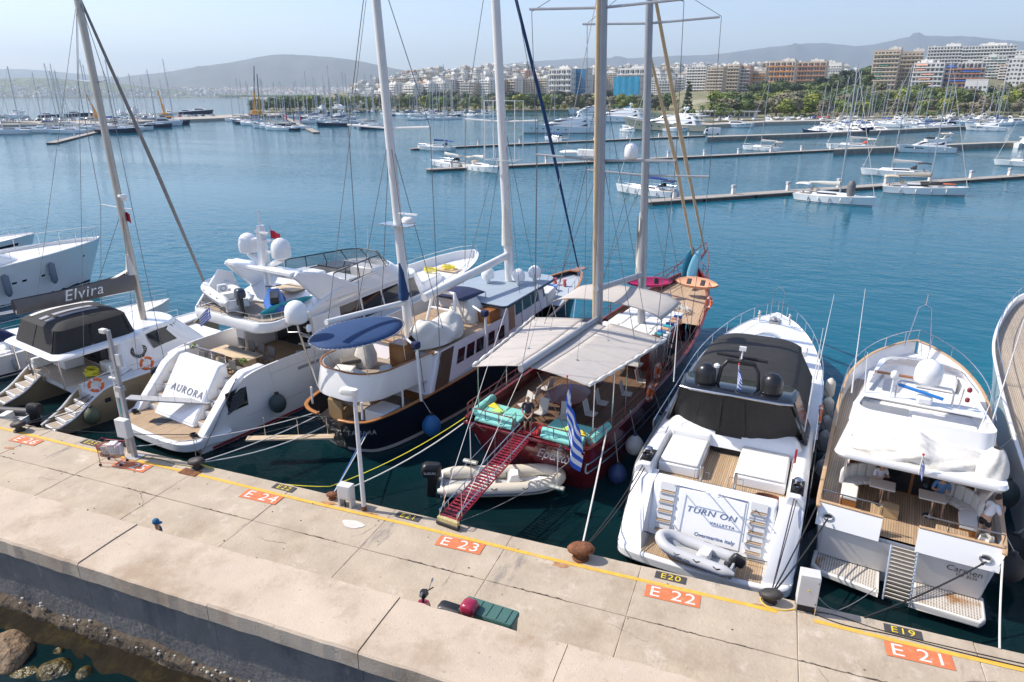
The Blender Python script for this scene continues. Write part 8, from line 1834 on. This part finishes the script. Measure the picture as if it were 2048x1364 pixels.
c=T(2.0,1.75,4.33);oc=thing('covered_outboard','upright outboard under a white cloth at the Carmen roof corner','outboard motor',c,0)
m=MB();m.grid(lambda u,v:(.36*math.cos(6.28*u)*(1.15-.8*v**3)*(1+.08*math.sin(u*40+v*5)),.34*math.sin(6.28*u)*(1.15-.8*v**3)*(1+.08*math.sin(u*33-v*4)),-.05+.95*v),40,14);m.build('cloth_cover',canvas_w,oc,smooth=180);m=MB();m.bx(-.12,.12,-.12,.12,-.0,.5);m.build('motor',blackp,oc)
greek_flag('tiny furled greek flag at the aft edge of the Carmen roof',T(.05,.85,4.35),.35,.5,staff=(0,.02,-.15),rz=R_(-9),droop=.85,name='national_flag')
c=T(2.15,1.55,1.97);person('man in white shirt and black shorts leaning at the Carmen side rail',c,R_(-60),'lean',(.70,.70,.72),(.015,.015,.02),arms='chest',hair=(.05,.03,.02))
c=T(-.95,2.95,2.0);person('person in white shirt seated at the left cockpit table of Carmen',c,R_(205),'sit',(.68,.66,.7),(.12,.09,.06),arms='chest')
c=T(.95,3.0,2.0);person('person in blue shirt seated at the right cockpit table of Carmen',c,R_(170),'sit',(.10,.22,.42),(.05,.05,.05),arms='chest')
lathe_ball('ball_fender','black ball fender left of the Carmen hull near its bow','fender',T(-3.25,8.5,.9),.42,rubber,rope_to=T(-2.85,8.5,2.7));lathe_ball('ball_fender','black ball fender left of the Carmen hull amidships','fender',T(-3.15,4.6,.8),.46,rubber,rope_to=T(-2.75,4.6,2.5))
lathe_ball('ball_fender','black ball fender at the right stern corner of Carmen','fender',T(3.1,1.6,1.3),.42,rubber,rope_to=T(2.7,1.6,2.5));lathe_ball('ball_fender','dark green ball fender between Carmen and the rightmost yacht','fender',T(3.3,6.5,1.4),.5,gb_,rope_to=T(2.85,6.5,2.7))
# ================================================================== yacht cut by the right edge
t,T=boat('motor_yacht','white yacht with wide teak side deck cut off by the right picture edge','motor yacht',(12.3,20.65),8)
hu=Hull([(.2,0,2.9,3.0,2.2),(8,8,3.1,3.25,2.3),(16,16,3.0,3.25,2.5),(21,21.2,2.6,3.05,2.7),(25.5,26,1.6,2.25,3.0),(29,30,.6,1.2,3.25),(31,32.3,.02,.05,3.4)],1.3,.8)
hu.mesh(40,(-1,0,.2,.4,.6,.8,1)).build('hull',ddy,t,smooth=35);hu.deck(.35,u0=.02,u1=.985).build('deck',teakgrey,t)
m=MB();m.tube(hu.around(.03,.02,.0,50),.08,6,flat=.6);m.build('cap_rail',ddy,t,smooth=60)
r0,r1=plan(3,24,2.1,1.3,.3,1.6,2.0,6),plan(3.4,20.5,1.8,1.2,.3,1.4,4.3,6);MB().loft([r0,r1]).build('superstructure',ddy,t,smooth=40)
m=MB();patch(m,r0,r1,s_of(r0,5.,1),s_of(r0,5.,-1),.45,.85,30,.015);m.build('window_band',glass,t)
m=MB();rail(m,hu.around(.05,.08,.3,24),.6,.022,22);m.build('guard_rail',steel,t)
for i in range(3): m=MB();m.bx(-2.75,-2.15,8.0-.35*i,8.35-.35*i,2.05,2.35-.12*i+.25);m.build('side_step',teakgrey,t)
for y in (3.0,9.5):
    lathe_ball('ball_fender','black ball fender on the rightmost yacht %s'%('near its stern' if y<5 else 'amidships'),'fender',T(-3.7,y,1.0),.45,rubber,rope_to=T(-3.2,y,2.5))
# ================================================================== THINGS ON THE QUAY
lampgrey=mat('galvanised lamp post',(.42,.42,.43),.5,.4,noise=(2,.12));rust=mat('rusty iron',(.22,.085,.035),.85,.2,noise=(6,.5),bump=(12,.8,.04),dark=[(5,.5,.66,(.07,.035,.02))]);blackiron=mat('worn black bollard',(.05,.045,.042),.6,.3,noise=(5,.4),dark=[(6,.6,.72,(.18,.09,.05))])
cab=mat('pale grey cabinet',(.60,.59,.57),.55,noise=(1.5,.05),dark=[(3,.66,.8,(.42,.38,.33))])
# lamp posts
t=thing('lamp_post','grey lamp post with a box on it beside the loaded shopping trolley','lamp post',(-23.4,17.8,QZ))
m=MB();m.bx(-.3,.3,-.25,.25,0,.04);m.build('base_plate',lampgrey,t);m=MB();m.tube([(0,0,.03),(0,0,3.0),(-.02,0,5.55)],[.115,.10,.085],4);m.build('post',lampgrey,t)
m=MB();m.bx(-.30,.28,-.36,-.08,1.05,1.85);bx_=m.build('meter_box',cab,t,bev=.03);m=MB();m.bx(-.42,-.12,-.1,.1,5.4,5.58);m.build('flood_lamp',offwhite,t,bev=.03);m=MB();m.bx(.12,.36,-.06,.08,4.1,4.6);m.build('junction_box',cab,t,bev=.02);m=MB();m.bx(-.15,.15,-.14,.1,3.0,3.2);m.build('clamp',lampgrey,t)
t=thing('service_pole','slim pale pole with fittings standing left of the grey lamp post','pole',(-23.95,18.0,QZ))
m=MB();m.tube([(0,0,0),(0,0,3.0)],.07,8);m.build('pole',mat('pale pole',(.5,.48,.44),.6,noise=(4,.2)),t,smooth=60);m=MB();m.tube([(-.02,0,2.95),(-.05,0,3.9)],.03,6);m.bx(-.22,.2,-.05,.05,3.35,3.43);m.bx(.05,.3,-.12,.1,2.6,3.0);m.build('fitting',offwhite,t,bev=.01);m=MB();m.tube(sag((.1,0,2.6),(.15,-.1,1.9),.1),.02,4);m.build('dangling_cable',mat('teal cable',(.03,.3,.34),.5),t)
t=thing('lamp_post','white lamp post with a flat head in front of the navy motor sailer','lamp post',(-12.45,17.85,QZ))
m=MB();m.tube([(0,0,0),(0,0,4.6)],[.085,.07],8);m.build('post',mat('white lamp paint',(.62,.62,.63),.45,noise=(2,.08)),t,smooth=60);m=MB();m.tube([(0,0,0),(0,0,.18)],.10,8);m.build('rusted_foot',rust,t)
m=MB();m.loft([plan(-.5,.12,.16,.13,.12,.12,4.55),plan(-.55,.15,.2,.16,.15,.15,4.63),plan(-.5,.12,.15,.12,.12,.12,4.75)]);m.v=[(v[1],-v[0],v[2]) for v in m.v];m.build('lamp_head',offwhite,t,smooth=60)
# pedestals
t=thing('power_cabinet','small grey power cabinet on legs beside the white lamp post','cabinet',(-13.2,17.9,QZ))
m=MB();m.bx(-.27,.27,-.17,.17,.32,.88);m.build('body',cab,t,bev=.02);m=MB();m.bx(-.27,-.2,-.15,.15,0,.32);m.bx(.2,.27,-.15,.15,0,.32);m.build('leg',cab,t);m=MB();m.tube([(0,-.12,0),(0,-.12,.34)],.03,6);m.build('conduit',blackp,t);m=MB();m.bx(-.2,.2,-.178,-.172,.4,.8);m.build('door_panel',cab,t)
t=thing('power_cabinet','tall grey power cabinet at the quay edge between TURN ON and Carmen','cabinet',(2.3,18.02,QZ),R_(2))
m=MB();m.bx(-.27,.27,-.2,.2,.28,1.3);m.build('body',cab,t,bev=.015);m=MB();m.bx(-.25,.25,-.208,-.202,.31,1.22);dr_=m.build('door_panel',cab,t);m=MB();[m.bx(.215,.235,-.22,-.206,z,z+.04) for z in (.38,1.1)];m.build('hinge',blackp,dr_);m=MB();m.lathe([(.03,0),(.03,.012)],(0,-.222,.82),10,axis='y');m.build('warning_sticker',ylt,dr_)
m=MB();[m.tube([(x,y,0),(x,y,.28)],.02,4) for x in (-.25,.25) for y in (-.18,.18)];m.build('leg',steel,t);m=MB();m.bx(-.22,.22,-.12,.12,.02,.26);m.build('cable_well',rubber,t)
# bollards
def bollard(label,x,y,s=1.,mt=rust,rz=0):
    t=thing('bollard',label,'bollard',(x,y,QZ+.01),rz);t.scale=(s,s,s)
    m=MB();m.lathe([(.24,0),(.24,.04),(.15,.07),(.13,.2),(.15,.25)],(0,0,0),16);m.build('neck',mt,t,smooth=40)
    m=MB();m.loft([[((.33+.07*k2)*k*math.cos(a)*1.15+.05*math.cos(a)*0,(.2)*k*math.sin(a)*1.25,z+.05*math.cos(a)) for a in [i*math.pi/9 for i in range(18)]] for k,z,k2 in ((.6,.2,0),(1,.25,0),(1.05,.33,0),(.85,.42,0),(.3,.45,0))]);m.build('head',mt,t,smooth=60);return t
bollard('big rusty bollard left of the TURN ON yacht stern',-4.42,17.98,1.15)
bollard('black bollard wrapped in dark ropes left of the tall cabinet',1.35,18.0,.85,blackiron)
bollard('dark bollard with many lines off the AURORA platform',-20.3,18.0,1.0,blackiron)
bollard('dark bollard at the far left quay edge by the catamaran',-30.2,17.75,1.0,blackiron)
bollard('small rusty bollard behind the small power cabinet',-13.95,18.05,.6)
bollard('brown rusty bollard behind the shopping trolley',-24.75,17.6,1.1)
m=MB();m.bx(-20.75,-19.9,17.45,17.85,QZ+.01,QZ+.03);setp(m.build('iron_plate',rust),'rusty iron plate on the quay below the dark bollard with many lines','plate')
# shopping trolley with boxes
t=thing('shopping_trolley','red-handled wire shopping trolley loaded with bags and boxes','trolley',(-23.75,17.12,QZ),R_(-75))
tw_=mat('trolley chrome',(.30,.30,.31),.35,.8);rd=mat('trolley red plastic',(.42,.02,.05),.4)
def bk(f,z): return (.27+.06*z-.05*f*(1-z))
m=MB()
for k in range(7):
    z=.45+.08*k;w0=.22+.05*k/6;y0,y1=-.38,.42+.06*k/6;m.tube([(-w0,y0,z),(w0,y0,z),(w0*.8,y1,z),(-w0*.8,y1,z)],.008,4,closed=True)
for k in range(9):
    f=k/8;y=-.38+.82*f
    for s in (-1,1): m.tube([(s*.22*(1-.2*f),y,.45),(s*.27*(1-.2*f),y+.04*f,.93)],.006,3)
m.build('basket',tw_,t)
m=MB();m.tube([(-.27,-.38,.93),(-.27,-.52,1.02),(.27,-.52,1.02),(.27,-.38,.93)],.018,6);m.tube([(-.27,-.38,.94),(-.22,.48,.94),(.22,.48,.94),(.27,-.38,.94)],.014,5);m.build('red_handle',rd,t,smooth=60)
m=MB()
for s in (-1,1): m.tube([(s*.25,-.42,.93),(s*.26,-.4,.45),(s*.26,-.42,.14)],.014,5);m.tube([(s*.26,-.42,.16),(s*.2,.42,.14),(s*.2,.1,.45)],.014,5)
m.build('frame',rd,t)
for x,y in ((-.26,-.42),(.26,-.42),(-.2,.42),(.2,.42)): m=MB();m.lathe([(.02,-.02),(.06,-.02),(.06,.02),(.02,.02)],(x,y,.06),10,axis='x');m.build('castor',rubber,t)
for nm,lb,c,d,mt,rz in (('carton','white carton standing in the shopping trolley','0.0 .12 .72',(.34,.34,.5),flagw,.1),('plastic_bag','white plastic bag slumped at the front of the shopping trolley','.02 .36 .70',(.3,.22,.42),mat('pale plastic bag',(.62,.62,.66),.4,bump=(6,1,.06)),.3),('paper_box','printed box in the shopping trolley near its handle','-.02 -.22 .66',(.32,.26,.38),mat('printed carton',(.58,.52,.48),.7,noise=(8,.3)),-.1)):
    x,y,z=[float(v) for v in c.split()];b=thing(nm,lb,'box' if 'bag' not in nm else 'bag',(0,0,0));a=R_(-75);b.location=(-23.75+x*math.cos(a)-y*math.sin(a),17.12+x*math.sin(a)+y*math.cos(a),QZ+z);b.rotation_euler=(.05,.08,a+rz)
    m=MB();m.loft([[(sx*d[0]/2*k,sy*d[1]/2*k,zz*d[2]) for sx,sy in ((-1,-1),(1,-1),(1,1),(-1,1))] for k,zz in ((.94,-.5),(1.03,-.2),(1,.3),(.93,.5))]);m.build('body',mt,b,bev=.025)
    m=MB();m.bx(-d[0]*.4,d[0]*.4,-.012,.012,d[2]*.5,d[2]*.5+.006);m.build('flap_tape',mat('parcel tape',(.4,.3,.2),.4),b)
# motor scooter behind the wall
t=thing('scooter','motor scooter with dark red top box parked behind the breakwater wall','scooter',(-7.3,13.62,QZ),R_(88))
sc=mat('scooter dark red',(.30,.012,.045),.22,coat=.5)
for y in (-.62,.62): m=MB();m.lathe([(.08,-.05),(.22,-.06),(.26,-.03),(.26,.03),(.22,.06),(.08,.05)],(0,y,.26),18,axis='x');m.build('wheel',rubber,t,smooth=40)
m=MB();m.loft([[(x*w_,y,z) for x,z in ((-.16,z0),(-.2,z0+.12),(-.12,z1),(.12,z1),(.2,z0+.12),(.16,z0))] for y,z0,z1,w_ in ((-.85,.45,.72,.8),(-.4,.32,.74,1),(.05,.28,.6,.9),(.12,.26,.36,.9),(.4,.26,.36,.9))]);m.build('body',sc,t,smooth=45)
m=MB();m.loft([[(x*w_,y,z) for x,z in ((-.2,.3),(-.22,.5),(-.12,.72),(.12,.72),(.22,.5),(.2,.3))] for y,w_ in ((.40,.9),(.52,1),(.66,.4))]);m.build('leg_shield',sc,t,smooth=45)
m=MB();m.loft([plan(-.75,.02,.13,.16,.08,.1,.74),plan(-.75,.0,.16,.18,.08,.1,.84),plan(-.7,-.05,.13,.14,.08,.1,.88)]);m.build('seat',blackp,t,smooth=50)
m=MB();m.tube([(0,.62,.3),(0,.48,.95)],.035,6);m.tube([(-.33,.36,1.02),(-.12,.47,1.0),(.12,.47,1.0),(.33,.36,1.02)],.018,6);m.loft([plan(.38,.6,.14,.12,.06,.08,.96),plan(.4,.58,.12,.1,.06,.08,1.1)]);m.build('handlebar',blackp,t,smooth=50)
for s in (-1,1):
    m=MB();m.tube([(s*.2,.43,1.02),(s*.3,.40,1.22)],.010,4);m.lathe([(.01,-.012),(.065,-.01),(.07,.0),(.01,.004)],(s*.31,.38,1.27),12,axis='y');m.build('mirror',mat('mirror face',(.30,.42,.55),.08,.9),t,smooth=50)
m=MB();m.loft([plan(-1.12,-.72,.2,.2,.1,.1,.86),plan(-1.16,-.70,.24,.24,.12,.12,1.0),plan(-1.12,-.72,.22,.22,.12,.12,1.14),plan(-1.05,-.78,.14,.14,.1,.1,1.2)]);tb_=m.build('top_box',sc,t,smooth=50);m=MB();m.loft([plan(-1.165,-.695,.245,.245,.12,.12,.985),plan(-1.165,-.695,.245,.245,.12,.12,1.005)]);m.build('box_seam',blackp,tb_)
m=MB();m.tube([(0,-.2,.3),(.2,-.28,.0)],.014,4);m.build('stand',steel,t)
# green storage crate
t=thing('storage_crate','dark green ribbed plastic crate beside the scooter behind the wall','crate',(-5.88,13.78,QZ),R_(-3))
gc=mat('green crate plastic',(.055,.135,.115),.55,noise=(3,.08))
m=MB();m.loft([plan(-.26,.26,.72,.72,.05,.05,0),plan(-.28,.28,.77,.77,.05,.05,.82)]);m.build('box',gc,t,smooth=40)
m=MB();m.loft([plan(-.30,.30,.80,.80,.06,.06,.80),plan(-.30,.30,.80,.80,.06,.06,.88),plan(-.28,.28,.77,.77,.06,.06,.92)]);ld=m.build('lid',gc,t,smooth=40)
for i in range(5): x=-.58+i*.29;m=MB();m.bx(x-.03,x+.03,-.25,.25,.915,.94);m.build('lid_rib',gc,ld,bev=.008)
for i in range(6): x=-.6+i*.24;m=MB();m.bx(x-.02,x+.02,-.30,-.26,.1,.75);m.build('side_rib',gc,t)
for x in (-.45,.45): m=MB();m.bx(x-.1,x+.1,.27,.33,.70,.84);m.build('latch',blackp,t)
# man with a cap sitting against the wall
t=thing('low_crate','upturned crate used as a seat behind the wall','crate',(-17.25,13.28,QZ));m=MB();m.bx(-.22,.22,-.17,.17,0,.03);[m.bx(-.22,.22,y-.01,y+.01,.03,.44) for y in (-.16,.16)];[m.bx(x-.01,x+.01,-.15,.15,.03,.44) for x in (-.21,.21)];m.bx(-.22,.22,-.17,.17,.44,.46);m.build('shell',gc,t);m=MB();m.bx(-.18,.18,-.13,.13,.462,.475);m.build('pad',blackp,t)
person('seated man with a blue cap just showing over the breakwater wall',(-17.25,13.25,QZ-.03),R_(-70),'sit',(.03,.05,.1),(.05,.05,.07),arms='front',cap=(.02,.13,.25))
# small drain and stones on the quay
rs=random.Random(12)
m=MB()
for i in range(90): x=rs.uniform(-30,10);y=rs.uniform(13,18.2);r=rs.uniform(.008,.03);m.ball((x,y,QZ+.012),(r*1.4,r,r*.6),5,3)
setp(m.build('quay_grit',mat('dark grit',(.12,.09,.07),.9)),kind='stuff')
# ================================================================== LINES
XA,XT,XE,XN,XC=(xform(((-25.87,21.17),R_(11.4))),xform(((-17.53,22.77),R_(10.9))),xform(((-8.34,23.52),R_(9))),xform(((-.82,20.28),R_(4.7))),xform(((5.2,21.4),R_(9))))
def line(label,pts,mt,r=.02,d=.25,name='mooring_line'):
    a=pts[0];t=thing(name,label,'rope',a);m=MB();P=[]
    for p,q in zip(pts,pts[1:]): P+=sag(p,q,d,10)[(1 if P else 0):]
    m.tube([(p[0]-a[0],p[1]-a[1],p[2]-a[2]) for p in P],r,6);m.build('line',mt,t,smooth=60)
    m=MB();e=Vector(P[1])-Vector(P[0]);e.normalize();m.tube([(e*(.12+.035*k)+Vector((0,0,0)))[:] for k in range(3)],r*1.5,6);m.build('whipping',mt,t)
B1,B2,B3,B0,B4=(-4.42,18.0,QZ+.25),(1.35,18.02,QZ+.2),(-20.3,18.02,QZ+.25),(-30.2,17.8,QZ+.25),(-13.95,18.05,QZ+.15)
grw=mat('grey white rope',(.5,.49,.47),.9);blr=mat('blue rope',(.03,.14,.42),.8)
line('black line from the far left bollard across to the AURORA platform rope heap',[B0,XA(2.3,.3,.85)],rope_b,.02,.15)
line('black line from the AURORA platform heap down to its bollard',[XA(2.4,.2,.85),B3],rope_b,.02,.1)
line('dark line from the AURORA quarter steeply down to the bollard',[XA(2.75,2.6,2.95),B3],rope_b,.02,.08)
line('pale line from the many-lined bollard to the navy stern opening',[B3,XT(-.75,.4,1.75)],grw,.025,.15)
line('thick pale lower line from the many-lined bollard toward the navy stern',[B3,XT(-.4,.3,1.3)],grw,.03,.3)
line('grey line from the trolley lamp post to the navy stern',[(-23.3,17.85,QZ+.5),XT(-.85,.45,1.85)],grw,.022,.25)
line('black line from the far left bollard to the right bronze catamaran stern',[B0,(-30.6,20.6,1.0),(-30.3,22.2,1.75)],rope_b,.022,.05)
line('second black line up over the catamaran stern steps',[B0,(-31.3,20.8,1.05),(-29.9,23.6,2.2)],rope_b,.02,.05)
line('bright yellow line from the many-lined bollard to the gulet left quarter',[B3,(-15.2,19.6,.75),XE(-2.9,.9,2.5)],rope_y,.022,.3)
line('blue line from the small rusty bollard to the navy hull fairlead',[B4,XT(1.65,.75,1.35)],blr,.018,.05)
line('white line from the small rusty bollard to the navy hull fairlead',[B4,XT(1.72,.8,1.3)],rope_w,.025,.06)
line('long white line from the small rusty bollard to the gulet left quarter',[B4,XE(-2.85,.5,2.35)],rope_w,.028,.3)
line('thick pale line from the big rusty bollard up to the gulet right quarter',[B1,XE(2.95,1.6,2.75)],rope_w,.032,.1)
line('thin dark line from the gangway foot to the gulet tender',[XE(.4,-5.3,1.6),XE(2.0,.0,1.7)],mat('thin grey line',(.25,.24,.22),.8),.012,.25)
line('black line from the big rusty bollard to the left TURN ON winch',[B1,XN(-2.6,2.2,2.75)],rope_b,.02,.2)
line('second black line beside it to the left TURN ON winch',[B1,XN(-2.5,2.35,2.75)],rope_b,.02,.35)
line('dark line from the wrapped bollard up to the right TURN ON winch',[B2,XN(2.58,2.2,2.75)],mat('dark violet line',(.06,.045,.06),.8),.022,.05)
line('second dark line up to the right TURN ON winch',[B2,XN(2.68,2.3,2.75)],rope_b,.016,.1)
line('black line across the TURN ON platform between its cleats',[XN(-2.1,.35,.95),XN(2.15,.45,.95)],rope_b,.016,.08)
line('black line from the wrapped bollard to the left Carmen fairlead',[B2,XC(-2.25,.2,2.15)],rope_b,.026,.15)
line('upper black line from the wrapped bollard to the Carmen left rail',[B2,XC(-2.55,1.2,2.6)],rope_b,.024,.15)
line('dark line from the right Carmen fairlead down to the quay edge',[XC(2.2,.15,2.15),(3.9,18.25,QZ+.02)],rope_b,.026,.12)
line('white line down the right side of Carmen to the quay',[XC(2.62,.6,2.4),(7.2,18.25,QZ+.02)],rope_w,.03,.15)
line('brown line from the rightmost yacht to the quay',[(11.2,21.5,2.2),(8.6,18.25,QZ+.02)],mat('brown line',(.14,.1,.07),.9),.022,.2)
line('thin grey cable from the tall cabinet to the Carmen platform',[(2.55,18.1,QZ+.55),(3.2,18.28,QZ+.02),XC(-.5,-.5,.55)],mat('grey cable',(.22,.22,.22),.6),.014,.1,'shore_cable')
def ground_cable(label,pts,mt,r=.016): 
    P=smoothpts([(x,y,QZ+.02) for x,y in pts],40);t=thing('cable',label,'cable',P[0]);m=MB();m.tube([(p[0]-P[0][0],p[1]-P[0][1],0) for p in P],r,6);m.build('sheath',mt,t,smooth=60);m=MB();m.tube([(0,0,0),(P[1][0]-P[0][0],P[1][1]-P[0][1],0)],r*1.5,6);m.build('collar',rubber,t)
ground_cable('black cable on the quay running right from the tall cabinet',[(2.5,17.9),(3.4,17.72),(4.6,17.78),(6.4,17.72),(9,17.75),(13,17.9)],rubber)
ground_cable('second black cable on the quay right of the tall cabinet',[(2.5,18.0),(3.2,18.05),(4.4,17.86),(6.2,17.84),(9,17.9),(13,18.05)],rubber,.013)
ground_cable('yellow cable from the wrapped bollard to the tall cabinet',[(1.15,18.15),(1.1,17.95),(1.3,17.72),(1.7,17.72),(2.05,17.9)],mat('yellow cable',(.7,.45,.02),.5),.02)
ground_cable('olive hose on the quay between lamp post and many-lined bollard',[(-23.2,17.85),(-22.3,18.0),(-21.3,17.95),(-20.4,18.05)],mat('olive hose',(.2,.2,.05),.5),.018)
# ================================================================== HAZE
hz=bpy.data.materials.new('haze air');hz.use_nodes=True;t_=hz.node_tree
for n_ in list(t_.nodes):
    if n_.type=='BSDF_PRINCIPLED': t_.nodes.remove(n_)
vo=t_.nodes.new('ShaderNodeVolumePrincipled');vo.inputs['Color'].default_value=(.72,.87,1,1);vo.inputs['Density'].default_value=HAZE;vo.inputs['Anisotropy'].default_value=.2
out=[n_ for n_ in t_.nodes if n_.type=='OUTPUT_MATERIAL'][0];t_.links.new(vo.outputs[0],out.inputs['Volume'])
m=MB();m.bx(-18500,18500,-3200,18500,-4,1080);o=m.build('haze',hz);setp(o,kind='stuff')
